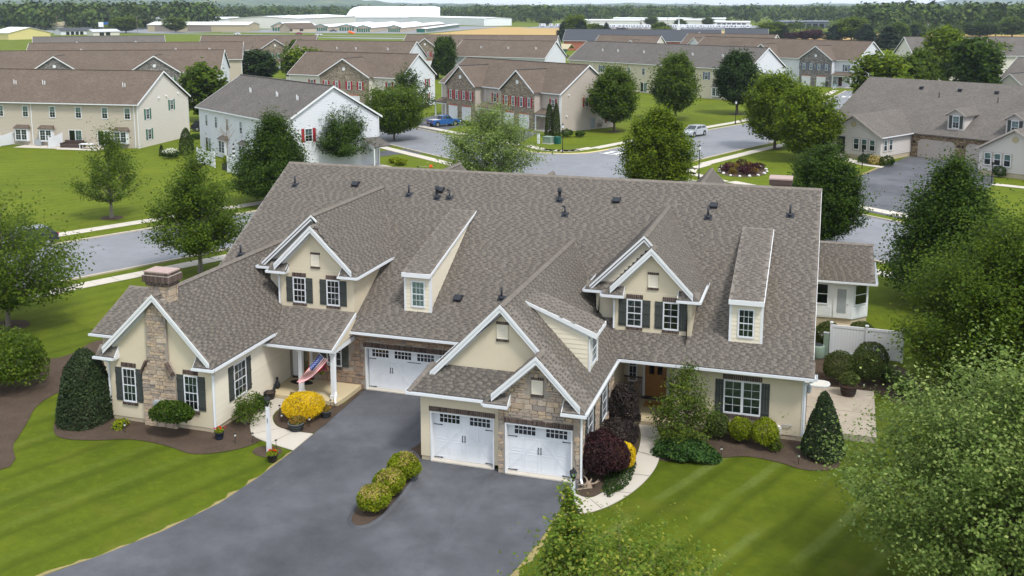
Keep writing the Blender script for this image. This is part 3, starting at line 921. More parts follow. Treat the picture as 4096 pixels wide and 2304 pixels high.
def shrub(name, label, loc, w, h, n, lf, mat, shape='ball', seed=1, rough=.06, d=None, shell=.82, cat='shrub', group=None, core=None, tip=None, rz=0.0, stems=False, mesh=None):
    t = empty(name, (loc[0], loc[1], loc[2] if len(loc) > 2 else 0), rz, label, cat, group)
    v, f, p = shrub_mesh(seed, w, h, n, lf, mat, shape, rough, d, shell)
    if tip:
        rs = np.random.RandomState(seed + 9)
        k = (p[:, 2] > h * .66) & (rs.rand(len(p)) < tip[1] * np.clip((p[:, 2] / h - .66) * 5, .2, 1) * (np.sin(p[:, 0] * 4 / w + seed) > -.55))
        place('foliage', npmesh('foliage', v, f[~k], mat), t)
        if k.any(): place('dry_tips', npmesh('dry_tips', v, f[k], tip[0]), t)
    else:
        place('foliage', npmesh('foliage', v, f, mat), t)
    m = MB()
    rs = random.Random(seed)
    if stems:
        for i in range(9):
            a = rs.random() * 6.28; m.tube((0, 0, 0), (math.cos(a) * w * .3, math.sin(a) * w * .3, h * .7), .02, .008, 5)
        m.build('stems', 'bark_grey', t)
    else:
        for i in range(7):
            a = rs.random() * 6.28; m.tube((0, 0, 0), (math.cos(a) * w * .28, math.sin(a) * w * .28, h * .6), .018, .008, 5)
        m.build('stems', 'bark', t)
    return t

# ================================================================== THE DUPLEX HOUSE
house = empty('duplex_house', (0, 0, 0), 0, 'large cream stucco and stone duplex with grey-brown shingle roof in the middle of the photo', 'house')
rng = random.Random(7)
EY, EZ, RY, RZ = 6.12, 3.20, 17.40, 9.60
SL = (RZ - EZ) / (RY - EY)
def mz(y): return EZ + SL * (y - EY)          # main roof height over y (front slope)
def my(z): return EY + (z - EZ) / SL
SH = Shingles()
BR = Blocks('brick', 'brick_brown', .04)
ST = Blocks('stone', 'stone_warm', .06)
def slope(pts, th=.14, shingled=True, seed=None):
    P = [V(p) for p in pts]
    n = (P[1] - P[0]).cross(P[2] - P[0])
    if n.length < 1e-4: n = (P[1] - P[0]).cross(P[3] - P[0])
    n.normalize()
    if n.z < 0: n = -n
    m_ = MB(); m_.prism(P, -n * th); o_ = m_.build('roof_slope', 'shingle', house)
    if shingled: SH.plane(pts, rng, o_)
X0, X1 = -16.2, 15.42
# main roof, front and back slopes
slope([(-6.80, EY, EZ), (15.50, EY, EZ), (15.50, 6.9, mz(6.9)), (X1, 7.0, mz(7.0)), (X1, RY, RZ), (X0, RY, RZ), (X0, 6.9, mz(6.9)), (-6.80, 6.9, mz(6.9))])
slope([(X1, 2 * RY - EY, EZ), (X0, 2 * RY - EY, EZ), (X0, RY, RZ), (X1, RY, RZ)], shingled=False)
# wing with the chimney (ridge runs front to back)
WX, WZ, WF = -13.13, 6.36, -.62
WL, WR, WE = -16.40, -10.13, 3.22
wy = my(WZ)
slope([(WR, WF, WE), (WR, 6.3, WE), (-11.2, 9.0, 4.34), (WX, wy, WZ), (WX, WF, WZ)])
slope([(WL, 9.0, WE), (WL, WF, WE), (WX, WF, WZ), (WX, wy, WZ)])
# low bay on the wing's left side (ridge runs left to right)
slope([(-18.86, 2.05, 3.2), (-15.2, 2.05, 3.2), (-15.2, 5.19, 4.74), (-18.86, 5.19, 4.74)])
slope([(-15.2, 8.3, 3.2), (-18.86, 8.3, 3.2), (-18.86, 5.19, 4.74), (-15.2, 5.19, 4.74)], shingled=False)
# porch roof
PZ0, PZ1, PY0, PY1 = 2.88, 3.96, 4.08, 6.75
slope([(-10.40, PY0, PZ0), (-6.70, PY0, PZ0), (-6.70, PY1, PZ1), (-10.85, PY1, PZ1), (-10.40, 4.95, PZ0 + (4.95 - PY0) * (PZ1 - PZ0) / (PY1 - PY0))])
# front garage: tall gable, ridge front to back
GX, GZ, GL, GR, GE = 3.05, 7.10, -.86, 6.83, 3.22
gy = my(GZ)
gs = (GZ - GE) / (GR - GX)
slope([(GR, -.58, GE), (GR, 6.15, GE), (GX, gy, GZ), (GX, .18, GZ), (4.80, .18, GZ - gs * 1.75), (4.80, -.58, GZ - gs * 1.75)])
slope([(GL, 6.15, GE), (GL, -.3, GE), (-.06, .18, GZ - gs * 3.11), (GX, .18, GZ), (GX, gy, GZ)])
# stone gable's left slope, pent roof under the stucco gable
slope([(2.55, .5, 3.20), (2.55, -.60, 3.20), (4.80, -.60, 5.34), (4.80, .5, 5.34)])
slope([(GL, -.36, 3.20), (3.6, -.36, 3.20), (3.6, .52, 4.20), (-.10, .52, 4.20)])
# returns of the stone gable
for (a, b) in ((2.62, 3.62), (5.88, 6.83)):
    slope([(a, -.62, 3.16), (b, -.62, 3.16), (b, -.16, 3.52), (a, -.16, 3.52)], .08)
for (a, b) in ((WL + .02, -15.35), (-11.15, WR)):
    slope([(a, WF - .02, 3.20), (b, WF - .02, 3.20), (b, -.27, 3.62), (a, -.27, 3.62)], .08)

walls = Pieces('stucco_wall', 'stucco', house)
def gable_front(xl, xr, ze, xa, za, yf, yw, wallx0, wallx1, wz0, mat_walls, trim, frieze=True, t=.22, fl=0.0, fr_=0.0):
    """rake boards, soffit and frieze of a front-facing gable, and the wall under it; fl, fr_ = where the boards stop above the eaves"""
    SLP = {}
    for (xe, s_, foot) in ((xl, 1, fl), (xr, -1, fr_)):
        sl_ = (za - ze) / (xa - xe)
        SLP[s_] = abs(sl_)
        zz = lambda x: ze + sl_ * (x - xe)
        xf = xe + foot * s_
        y = yf - .016
        trim.prism([(xf, y, zz(xf) - .01), (xa, y, za - .01), (xa, y, za - .01 - t * 1.4), (xf, y, zz(xf) - .01 - t * 1.4)], (0, .05, 0))
        trim.prism([(xf, y - .03, zz(xf) + .02), (xa, y - .03, za + .02), (xa, y - .03, za + .02 - t * .7), (xf, y - .03, zz(xf) + .02 - t * .7)], (0, .028, 0))
        if frieze:
            x0_ = xf + .30 * s_
            trim.prism([(x0_, yw - .03, zz(x0_) - .16), (xa, yw - .03, za - .16), (xa, yw - .03, za - .16 - t * 1.25), (x0_, yw - .03, zz(x0_) - .16 - t * 1.25)], (0, .026, 0))
    a = [(wallx0, yw, wz0), (wallx1, yw, wz0), (wallx1, yw, max(wz0 + .01, za - (wallx1 - xa) * SLP[-1] - .2)), (xa, yw, za - .2), (wallx0, yw, max(wz0 + .01, za - (xa - wallx0) * SLP[1] - .2))]
    if mat_walls: mat_walls.prism(a, (0, .2, 0))
trim = Pieces('rake_board', 'white_paint', house)
siding_back = Pieces('side_wall', 'lap_board', house)
# --- wing front wall + gable
WY = -.287
walls.box(-15.90, -10.40, WY, WY + .2, .22, 3.2)
gable_front(WL, WR, WE, WX, WZ, WF, WY, -15.90, -10.40, 3.2, walls, trim, fl=.42, fr_=.18)
# --- garage front: stucco wall, stucco gable set back over the pent roof
walls.box(-.445, 0.0, 0.0, .2, .2, 3.1); walls.box(2.85, 3.10, 0.0, .2, .2, 3.1); walls.box(0.0, 2.85, 0.002, .2, 2.24, 3.1)
walls.box(-.445, -.245, .2, 6.6, .2, 3.1)
gable_front(GL, GR, GZ - gs * (GX - GL), GX, GZ, .18, .50, -.10, 5.2, 3.6, walls, trim, fl=.80, fr_=1.98)
# --- right front wall of the right unit
walls.box(9.35, 15.07, 6.6, 6.8, .25, 3.1)
walls.box(9.35, 9.55, 6.8, 9.1, .25, 3.1)
walls.box(14.87, 15.07, 6.8, 28.2, .25, 3.2)
walls.prism([(15.06, 6.8, 3.05), (15.06, 28.0, 3.05), (15.06, 17.4, 9.4)], (-.2, 0, 0))
walls.box(-15.9, -15.7, 2.4, 28.2, .2, 3.2)
walls.prism([(-15.9, 6.8, 3.05), (-15.9, 28.0, 3.05), (-15.9, 17.4, 9.4)], (.2, 0, 0))
walls.box(-15.9, 15.05, 28.0, 28.2, .2, 3.2)
walls.box(-10.4, -6.82, 6.96, 7.1, 2.9, 3.9)
walls.box(6.36, 6.57, 6.62, 9.1, .1, 3.3)
# entry recess of the right unit: upper part stucco, lower stone
walls.box(6.55, 9.36, 9.1, 9.3, 1.3, 3.4)
# low bay walls
walls.box(-18.5, -15.9, 2.45, 2.6, .2, 3.1); walls.box(-18.5, -18.35, 2.6, 7.9, .2, 3.1)
walls.prism([(-18.5, 2.45, 3.05), (-18.5, 7.9, 3.05), (-18.5, 5.19, 4.5)], (.15, 0, 0))
# porch gable end
walls.prism([(-6.78, 4.25, 2.72), (-6.78, 6.70, 2.95), (-6.78, 6.70, 3.82), (-6.78, 4.25, 2.80)], (.10, 0, 0))

def dormer(dx, y0, xw0, xw1, ridge_x, ridge_z, xl, xr, ze, yf, bx, bz, bxl, byf, byw, bw0, zb, shift_windows):
    """two nested front gables: the stucco one in front, a wider lap-sided one behind it"""
    sr = (ridge_z - ze) / (xr - ridge_x)
    # right slope shared by both, left slopes
    slope([(xr, yf, ze), (xr, my(ze), ze), (bx, my(bz), bz), (bx, byf, bz), (ridge_x, byf, ridge_z), (ridge_x, yf, ridge_z)])
    slope([(xl, byw + .1, ze), (xl, yf, ze), (ridge_x, yf, ridge_z), (ridge_x, byw + .1, ridge_z)])
    slope([(bxl, my(ze), ze), (bxl, byf, ze), (bx, byf, bz), (bx, my(bz), bz)])
    gable_front(xl, xr, ze, ridge_x, ridge_z, yf, y0, xw0, xw1, ze - .1, walls, trim, fl=.34, fr_=.28)
    walls.box(xw0, xw1, y0, y0 + .2, zb, ze - .1)
    # right side wall down to the main roof
    walls.prism([(xw1 - .003, y0 + .2, zb - .3), (xw1 - .003, y0 + .2, ze), (xw1 - .003, my(ze) + .2, ze), (xw1 - .003, my(zb - .3), zb - .3)], (-.2, 0, 0))
    # back gable: rake trim left of the front gable and siding wall
    sb = (bz - ze) / (bx - bxl)
    for (xa, xb) in ((bxl + .2, bx), (ridge_x + .02, bx)):
        z_a = ze + sb * (xa - bxl) if xa < bx else bz - sr * (xa - bx)
        a = [(xa, byf, z_a - .02), (xb, byf, bz - .02), (xb, byf, bz - .30), (xa, byf, z_a - .30)]
        trim.prism(a, (0, .045, 0)); trim.prism([(p[0], p[1] - .03, p[2] + .012 if i < 2 else p[2] + .17) for i, p in enumerate(a)], (0, .028, 0))
        if xa < bx:
            trim.prism([(xa + .3, byw - .03, z_a + .3 * sb - .16), (bx, byw - .03, bz - .16), (bx, byw - .03, bz - .42), (xa + .3, byw - .03, z_a + .3 * sb - .42)], (0, .026, 0))
    siding_back.prism([(bw0, byw, zb - .2), (xw0 + .1, byw, zb - .2), (xw0 + .1, byw, ze + sb * (xw0 + .1 - bxl) - .25), (bx, byw, bz - .25), (bw0, byw, ze + sb * (bw0 - bxl) - .12)], (0, .15, 0))
    siding_back.prism([(bw0 + .003, byw + .15, zb - .2), (bw0 + .003, byw + .15, ze - .05), (bw0 + .003, my(ze), ze - .05), (bw0 + .003, my(zb), zb)], (.15, 0, 0))
    frs = Fr((0, byw, 0), (1, 0, 0), (0, 0, 1), (0, -1, 0))
    z = zb
    while z < bz - .25:
        xx0 = max(bw0, bxl + (z + .15 - ze) / sb + .12) if z > ze - .3 else bw0
        xfr = xl + (z - ze) / ((ridge_z - ze) / (ridge_x - xl)) + .06
        xx1 = xw0 + .02 if z < ze - .1 else min(xfr, bx + (bz - z - .34) / sr)
        if xx1 - xx0 > .12:
            m = MB(); m.hexa([frs.p(xx0, z, .02), frs.p(xx1, z, .02), frs.p(xx1, z + .2, .006), frs.p(xx0, z + .2, .006), frs.p(xx0, z, 0), frs.p(xx1, z, 0), frs.p(xx1, z + .2, 0), frs.p(xx0, z + .2, 0)])
            m.build('siding_board', 'lap_board', SIDE)
        z += .2
    # eave returns with their own shingles, gutters
    for (a, b) in ((xl, xl + 1.0), (xr - 1.0, xr)):
        slope([(a, yf - .02, ze - .02), (b, yf - .02, ze - .02), (b, y0, ze + .34), (a, y0, ze + .34)], .08)
    for (a, xx) in ((xl + 1.0, -1), (xr - 1.0, 1)):
        trim.prism([(a, yf - .02, ze - .12), (a, y0, ze - .12), (a, y0, ze + .36), (a, yf - .02, ze)], (.03 * xx, 0, 0))
    slope([(bxl, byf - .02, ze), (xl + .3, byf - .02, ze), (xl + .3, byw, ze + .34), (bxl, byw, ze + .34)], .08)
    gutter(house, (xl - .05, yf - .03, ze - .02), (xl + 1.02, yf - .03, ze - .02), (0, -1, 0)); gutter(house, (xr - 1.02, yf - .03, ze - .02), (xr + .1, yf - .03, ze - .02), (0, -1, 0))
    gutter(house, (xr, yf - .1, ze - .02), (xr, my(ze) - .05, ze - .02), (1, 0, 0)); gutter(house, (xl, yf - .1, ze - .02), (xl, byf, ze - .02), (-1, 0, 0))
    gutter(house, (bxl - .05, byf - .03, ze - .02), (xl + .1, byf - .03, ze - .02), (0, -1, 0)); gutter(house, (bxl, byf - .1, ze - .02), (bxl, my(ze) - .05, ze - .02), (-1, 0, 0))
    SF_.box(xl - .1, xl + 1.0, yf + .0, y0 + .01, ze - .16, ze - .10); SF_.box(xr - 1.0, xr + .05, yf + .0, y0 + .01, ze - .16, ze - .10)
    SF_.box(bxl, xl + .3, byf, byw, ze - .16, ze - .11); SF_.box(xw1, xr, y0, my(ze) - .2, ze - .155, ze - .115)
    downspout(house, [(xw0 - .02, y0 - .3, ze - .1), (xw0 - .04, y0 - .06, ze - .35), (xw0 - .04, y0 - .06, zb + .1)])
    # windows, shutters, brick heads and sills, louvre
    f = Fr((0, y0, 0), (1, 0, 0), (0, 0, 1), (0, -1, 0))
    for (a, b, back) in shift_windows:
        wz0, wz1 = zb + .24, zb + 1.58
        window(house, f, a, b, wz0, wz1, 2 if dx else 3, 2, .06, back)
        shutter(house, f, a - .38, a - .005, wz0 + .01, wz1 - .01); shutter(house, f, b + .005, b + .38, wz0 + .01, wz1 - .01)
        soldier(BR, house, f, a - .03, b + .03, wz1 + .01, wz1 + .23); soldier(BR, house, f, a - .03, b + .03, wz0 - .15, wz0 - .01, .05, 'brick_sill')
    louvre(f, ridge_x + .06, zb + 2.22, .46, .60)
    m = MB(); m.fbox(f, xw0 + .02, xw1 - .02, ze + .10, ze + .115, 0, .006); m.build('control_joint', 'trim_cream', house)
def louvre(f, uc, v0, w, h, bricks=True):
    m = MB(); a, b = uc - w / 2, uc + w / 2
    for q in [(a, a + .05, v0, v0 + h), (b - .05, b, v0, v0 + h), (a + .05, b - .05, v0, v0 + .05), (a + .05, b - .05, v0 + h - .05, v0 + h)]: m.fbox(f, q[0], q[1], q[2], q[3], 0, .05)
    m.fbox(f, a + .05, b - .05, v0 + .05, v0 + h - .05, 0, .008)
    lv = m.build('louvre_vent', 'trim_cream', house)
    n = 8
    for i in range(n):
        z = v0 + .05 + (h - .1) * i / n
        m = MB(); d = (h - .1) / n
        m.hexa([f.p(a + .05, z, .04), f.p(b - .05, z, .04), f.p(b - .05, z + .012, .044), f.p(a + .05, z + .012, .044), f.p(a + .05, z + d * .8, .009), f.p(b - .05, z + d * .8, .009), f.p(b - .05, z + d * .8 + .01, .012), f.p(a + .05, z + d * .8 + .01, .012)])
        m.build('slat', 'trim_cream', lv)
    if bricks:
        soldier(BR, house, f, a - .04, b + .04, v0 + h + .005, v0 + h + .12); soldier(BR, house, f, a - .04, b + .04, v0 - .12, v0 - .005, .05, 'brick_sill')
SF_ = Pieces('soffit', 'soffit_white', house)
SIDE = MB().box(6.4, 6.41, 8.5, 8.51, 5.0, 5.4).build('side_wall', 'lap_board', house)
# right unit's big dormer, left unit's big dormer
dormer(1, 7.62, 6.36, 9.96, 8.07, 8.17, 5.82, 10.30, 5.85, 7.30, 7.62, 8.63, 4.85, 7.88, 8.25, 5.32, 4.03, [(6.91, 7.65, 'curtain_teal'), (8.62, 9.36, 'dark_interior')])
dormer(0, 6.75, -10.90, -6.78, -8.92, 8.30, -11.38, -6.42, 5.88, 6.40, -9.22, 8.74, -12.35, 7.1, 7.5, -11.9, 3.95, [(-10.17, -9.44, 'dark_interior'), (-8.27, -7.54, 'dark_interior')])

# --- long shed dormers with one window each
def shed_dormer(x0, x1, blind):
    yf, zb, ze, yt, zt = 7.57, 4.0, 6.0, 14.38, 7.90
    slope([(x0 - .12, yf - .22, 6.05), (x1 + .10, yf - .22, 6.05), (x1 + .10, yt, zt + .02), (x0 - .12, yt, zt + .02)], .12)
    m = MB()
    m.box(x0 - .12, x1 + .10, yf - .26, yf - .215, 5.84, 6.06); m.box(x0 - .02, x1 + .0, yf - .215, yf, 5.82, 5.90)
    m.box(x0 - .09, x0 + .02, yf - .02, yf + .1, zb - .1, 5.84); m.box(x1 - .03, x1 + .09, yf - .02, yf + .1, zb - .1, 5.84)
    for s_, x in ((1, x1 + .10),):
        m.prism([(x, yf - .22, 6.03), (x, yt, zt - .0), (x, yt, zt - .10), (x, yf - .22, 5.86)], (.03 * s_, 0, 0))
    m.build('dormer_trim', 'white_paint', house)
    core = MB(); core.box(x0, x1, yf, yf + .1, zb - .1, ze)
    for x, t in ((x0, .1), (x1, -.1)):
        core.prism([(x, yf + .1, zb), (x, yf + .1, 5.85), (x, yt - .3, zt - .15), (x, my(zb) + .1, zb)], (t, 0, 0))
    c = core.build('dormer_wall', 'lap_board', house)
    f = Fr((0, yf, 0), (1, 0, 0), (0, 0, 1), (0, -1, 0))
    for i in range(9):
        z = zb + i * .2
        for (a, b) in ((x0 + .02, x0 + .26), (x1 - .28, x1 - .03)) if .2 < i * .2 + .1 < 1.65 else ((x0 + .02, x1 - .03),):
            m = MB(); m.hexa([f.p(a, z, .018), f.p(b, z, .018), f.p(b, z + .195, .005), f.p(a, z + .195, .005), f.p(a, z, 0), f.p(b, z, 0), f.p(b, z + .195, 0), f.p(a, z + .195, 0)]); m.build('siding_board', 'lap_board', c)
    # right cheek boards follow the roof line
    fs = Fr((x1, 0, 0), (0, 1, 0), (0, 0, 1), (1, 0, 0))
    zt_ = lambda y: 5.86 + (y - yf) * (zt - 6.0) / (yt - yf)
    for i in range(19):
        z = zb + i * .2
        y0 = yf + .1 if z < 5.7 else yf + (z + .2 - 5.86) / ((zt - 6.0) / (yt - yf))
        y1 = my(z) + .1
        if y1 - y0 > .15:
            m = MB(); m.hexa([fs.p(y0, z, .018), fs.p(y1, z, .018), fs.p(y1 + .3, z + .195, .005), fs.p(y0, z + .195, .005), fs.p(y0, z, 0), fs.p(y1, z, 0), fs.p(y1 + .3, z + .195, 0), fs.p(y0, z + .195, 0)]); m.build('siding_board', 'lap_board', c)
    window(house, f, x0 + .30, x0 + 1.04, zb + .25, zb + 1.62, 3, 2, .07, 'curtain_pale' if blind else 'dark_interior', 1.6 if blind else .8)
shed_dormer(11.74, 13.07, False)
shed_dormer(-4.29, -3.0, True)

# --- cheek dormer on the garage's right slope
def cheek():
    x, y0, y1 = 6.31, 2.50, 4.05
    zs = lambda xx: GZ - gs * (xx - GX)
    zb, ze = zs(x) - .05, 5.50
    slope([(6.62, y0 - .14, 5.52), (6.62, y1 + .18, 5.52), (3.45, y1 + .18, zs(3.45)), (3.45, y0 - .14, zs(3.45))], .12)
    core = MB(); core.box(x - .1, x, y0, y1, zb, ze)
    for y, t in ((y0, .1), (y1, -.1)):
        core.prism([(x - .1, y, zb), (x - .1, y, ze - .08), (3.6, y, zs(3.6) - .1), (3.6, y, zs(3.6) - .2)], (0, t, 0))
    c = core.build('dormer_wall', 'lap_board', house)
    fl = Fr((0, y0, 0), (1, 0, 0), (0, 0, 1), (0, -1, 0))
    zt_ = lambda xx: 5.42 + (x - xx) * (zs(3.45) - 5.52) / (6.62 - 3.45)
    for i in range(15):
        z = zb + .05 + i * .2
        a = GX + (GZ - z) / gs + .0
        b = x - .1
        if z + .2 > 5.42: b = x - (z + .2 - 5.42) / ((zs(3.45) - 5.52) / 3.17)
        a = min(a, b); a0 = GX + (GZ - z) / gs; a1 = a0 - .2 / gs
        if b - a1 > .1:
            m = MB(); m.hexa([fl.p(a0, z, .018), fl.p(max(b, a0), z, .018), fl.p(b, z + .195, .005), fl.p(a1, z + .195, .005), fl.p(a0, z, 0), fl.p(max(b, a0), z, 0), fl.p(b, z + .195, 0), fl.p(a1, z + .195, 0)]); m.build('siding_board', 'lap_board', c)
    m = MB()
    m.prism([(6.63, y0 - .15, 5.52), (3.40, y0 - .15, zs(3.45) + .03), (3.40, y0 - .15, zs(3.45) - .10), (6.63, y0 - .15, 5.28)], (0, .04, 0))
    m.prism([(6.5, y0 - .03, 5.36), (3.7, y0 - .03, zs(3.45) - .18), (3.7, y0 - .03, zs(3.45) - .3), (6.4, y0 - .03, 5.20)], (0, .025, 0))
    m.box(6.60, 6.65, y0 - .14, y1 + .18, 5.34, 5.53); m.box(6.3, 6.6, y0 - .1, y1 + .15, 5.32, 5.37)
    for (a, b) in ((y0 - .03, y0 + .12), (y1 - .12, y1 + .03)): m.box(x - .05, x + .02, a, b, zb, 5.34)
    m.build('dormer_trim', 'white_paint', house)
    window(house, Fr((x, 0, 0), (0, 1, 0), (0, 0, 1), (1, 0, 0)), 2.78, 3.76, zb + .22, 5.25, 3, 2, .08, 'curtain_teal')
cheek()

# --- ridge caps
def cap(p0, p1, w=.17, up=(0, 0, 1)):
    caps = MB(); p0 = V(p0); p1 = V(p1); d = p1 - p0; n = int(d.length / .17)
    for i in range(n):
        a = p0 + d * (i / n); b = p0 + d * ((i + 1.25) / n)
        t = .018 + .016
        sd_ = d.normalized().cross(V(up)).normalized()
        q = [a + V((0, 0, .035)), b + V((0, 0, .018))]
        caps.add([q[0] + sd_ * w - V((0, 0, w * .62)), q[0], q[0] - sd_ * w - V((0, 0, w * .62)), q[1] + sd_ * w - V((0, 0, w * .62)), q[1], q[1] - sd_ * w - V((0, 0, w * .62)),
                  q[0] + sd_ * w - V((0, 0, w * .62 + t)), q[0] - V((0, 0, t)), q[0] - sd_ * w - V((0, 0, w * .62 + t))], [(0, 1, 4, 3), (1, 2, 5, 4), (6, 7, 1, 0), (7, 8, 2, 1)])
    caps.build('ridge_cap', 'shingle', house)
cap((X0, RY, RZ), (X1, RY, RZ)); cap((WX, WF, WZ), (WX, wy, WZ)); cap((GX, .18, GZ), (GX, gy, GZ)); cap((4.8, -.58, 5.33), (4.8, .2, 5.33))
cap((7.62, 7.88, 8.63), (7.62, my(8.63), 8.63)); cap((8.07, 7.3, 8.17), (8.07, 8.0, 8.17)); cap((-9.22, 7.1, 8.74), (-9.22, my(8.74), 8.74)); cap((-8.92, 6.4, 8.30), (-8.92, 7.3, 8.30))
cap((-18.86, 5.19, 4.74), (-15.2, 5.19, 4.74)); cap((GL, -.36, 3.20), (-.10, .52, 4.20))
# back gables whose tips show over the ridge
for (x, ya, z, hw) in ((8.45, 29.0, 8.62, 4.2), (-1.2, 24.6, 8.62, 2.2), (-8.2, 26.2, 8.62, 3.4)):
    yb = 2 * RY - my(z)
    ze_ = z - hw
    slope([(x + hw, ya, ze_), (x + hw, 20.5, ze_), (x, yb - .3, z), (x, ya, z)], shingled=True)
    slope([(x - hw, 20.5, ze_), (x - hw, ya, ze_), (x, ya, z), (x, yb - .3, z)], shingled=True)
    cap((x, yb, z), (x, ya, z))
    walls.prism([(x - hw + .3, ya - .3, ze_), (x + hw - .3, ya - .3, ze_), (x, ya - .3, z - .3)], (0, .1, 0))

# --- sunroom at the far right end
SF = 23.62
slope([(15.2, SF, 3.02), (18.73, SF, 3.02), (18.55, 26.1, 4.82), (15.2, 26.1, 4.82)])
slope([(18.73, SF, 3.02), (18.80, 29.0, 3.02), (18.55, 26.1, 4.82)], shingled=True)
slope([(18.80, 29.0, 3.02), (15.2, 29.0, 3.02), (15.2, 26.1, 4.82), (18.55, 26.1, 4.82)], shingled=False)
cap((15.4, 26.1, 4.82), (18.6, 26.1, 4.82))
sun_w = MB()
zf = .62
P3 = [(15.2, 24.0), (17.5, 24.0), (18.42, 24.95), (18.42, 28.4), (15.2, 28.4)]
sun_w.prism([(x, y, zf) for x, y in P3], (0, 0, 2.3))
sr_ = sun_w.build('sunroom_wall', 'white_paint', house)
fb = MB(); fb.prism([(x + (.04 if x < 16 else -.05), y + .06, 0) for x, y in P3], (0, 0, zf)); fb.box(16.2, 17.5, 23.72, 24.06, .0, .28); fb.build('sunroom_base', 'foundation', house)
f24 = Fr((0, 24.0, 0), (1, 0, 0), (0, 0, 1), (0, -1, 0))
fch = Fr((17.5, 24.0, 0), (.92, .95, 0), (0, 0, 1), (.95, -.92, 0))
window(house, f24, 15.34, 16.12, 1.42, 2.72, 1, 1, .06, 'curtain_teal', 0, glass='glass_screen')
window(house, fch, .14, 1.18, 1.42, 2.72, 1, 1, .06, 'dark_interior', 0, glass='glass_screen')
for (f, a, b) in ((f24, 15.25, 16.30), (fch, .05, 1.28)):
    n = int((b - a) / .1)
    for i in range(n):
        m = MB(); x = a + (b - a) * i / n; m.fbox(f, x + .008, x + (b - a) / n - .008, zf + .08, 1.32, 0, .018); m.build('beadboard_plank', 'white_paint', sr_)
m = MB(); m.fbox(f24, 16.42, 17.32, zf + .04, 2.62, 0, .05); dr = m.build('sunroom_door', 'white_paint', house)
m = MB(); m.fbox(f24, 16.62, 17.14, zf + .34, 2.45, .05, .056); m.build('pane', 'steel_grey', dr)
m = MB(); m.tube(f24.p(17.24, 1.55, .05), f24.p(17.24, 1.55, .10), .03); m.build('door_knob', 'rim', dr)
gutter(house, (15.3, SF, 3.0), (18.85, SF, 3.0), (0, -1, 0)); gutter(house, (18.75, SF, 3.0), (18.82, 29, 3.0), (1, 0, 0)); SF_.box(15.2, 18.7, SF + .03, 24.1, 2.84, 2.88); 
# --- chimney of stone with brick cap
chim = MB()
fw_ = Fr((0, -.41, 0), (1, 0, 0), (0, 0, 1), (0, -1, 0))
prof = [(-14.04, .0), (-12.28, .0), (-12.28, 2.62), (-12.62, 3.22), (-12.66, 6.1), (-13.72, 6.1), (-13.74, 3.22), (-14.04, 2.62)]
chim.prism([(x, -.41, z) for x, z in prof], (0, .2, 0))
chim.box(-13.72, -12.66, -.05, .62, 5.0, 7.0)
ch = chim.build('chimney', 'stone_mortar', house)
def chi(u, v):
    if v < 2.62: return -14.05 < u < -12.27
    if v < 3.22:
        t = (v - 2.62) / .6; return -14.04 + .30 * t < u < -12.28 - .34 * t
    return -13.735 < u < -12.645 and v < WZ - 1.05 * abs(u - WX) * .95 - .25
stone_fill(ST, fw_, -14.04, -12.28, .02, 6.1, chi, ch, rng)
fu = Fr((0, -.05, 0), (1, 0, 0), (0, 0, 1), (0, -1, 0)); fr_ = Fr((-12.66, 0, 0), (0, 1, 0), (0, 0, 1), (1, 0, 0))
stone_fill(ST, fu, -13.72, -12.66, 5.6, 6.6, lambda u, v: True, ch, rng)
stone_fill(ST, fr_, -.05, .62, 5.4, 6.6, lambda u, v: True, ch, rng)
fl_ = Fr((-12.28, 0, 0), (0, 1, 0), (0, 0, 1), (1, 0, 0))
m = MB(); m.box(-13.80, -12.58, -.13, .70, 6.62, 6.80); m.box(-13.90, -12.48, -.22, .79, 6.80, 7.12); m.box(-13.82, -12.56, -.15, .72, 7.12, 7.24)
cb = m.build('chimney_cap', 'mortar', house)
for (x0, x1, yy, y2, z0, z1, sold) in ((-13.80, -12.58, -.13, .70, 6.62, 6.71, 0), (-13.80, -12.58, -.13, .70, 6.71, 6.80, 0), (-13.90, -12.48, -.22, .79, 6.80, 7.12, 1), (-13.82, -12.56, -.15, .72, 7.12, 7.24, 0)):
    for (f, a, b) in ((Fr((0, yy, 0), (1, 0, 0), (0, 0, 1), (0, -1, 0)), x0, x1), (Fr((x1, 0, 0), (0, 1, 0), (0, 0, 1), (1, 0, 0)), yy, y2)):
        n = round((b - a) / (.075 if sold else .2)); w = (b - a) / n
        for i in range(n): BR.put(f, a + w * (i + .5), (z0 + z1) / 2, w - .012, z1 - z0 - .01, .0, .02, cb)
m = MB(); m.box(-13.84, -12.54, -.17, .74, 7.24, 7.30); m.build('flue_cover', 'flue_slab', cb)
# sloped brick shoulders
for s_, x0, x1 in ((-1, -14.06, -13.74), (1, -12.26, -12.62)):
    for i in range(4):
        t0, t1 = i / 4 + .02, (i + 1) / 4 - .02
        a = V((x0 + (x1 - x0) * t0, -.50, 2.60 + .62 * t0)); b = V((x0 + (x1 - x0) * t1, -.50, 2.60 + .62 * t1))
        m = MB(); m.bar(a, b, (s_ * .8, 0, .6), .22, .085); m.build('brick', 'brick_brown', ch)
m = MB(); m.box(-13.36, -13.06, -.66, -.45, 1.02, 1.34); m.box(-13.34, -13.20, -.68, -.66, 1.04, 1.30); m.box(-13.18, -13.08, -.68, -.66, 1.04, 1.30); m.build('gas_vent', 'steel_grey', house)

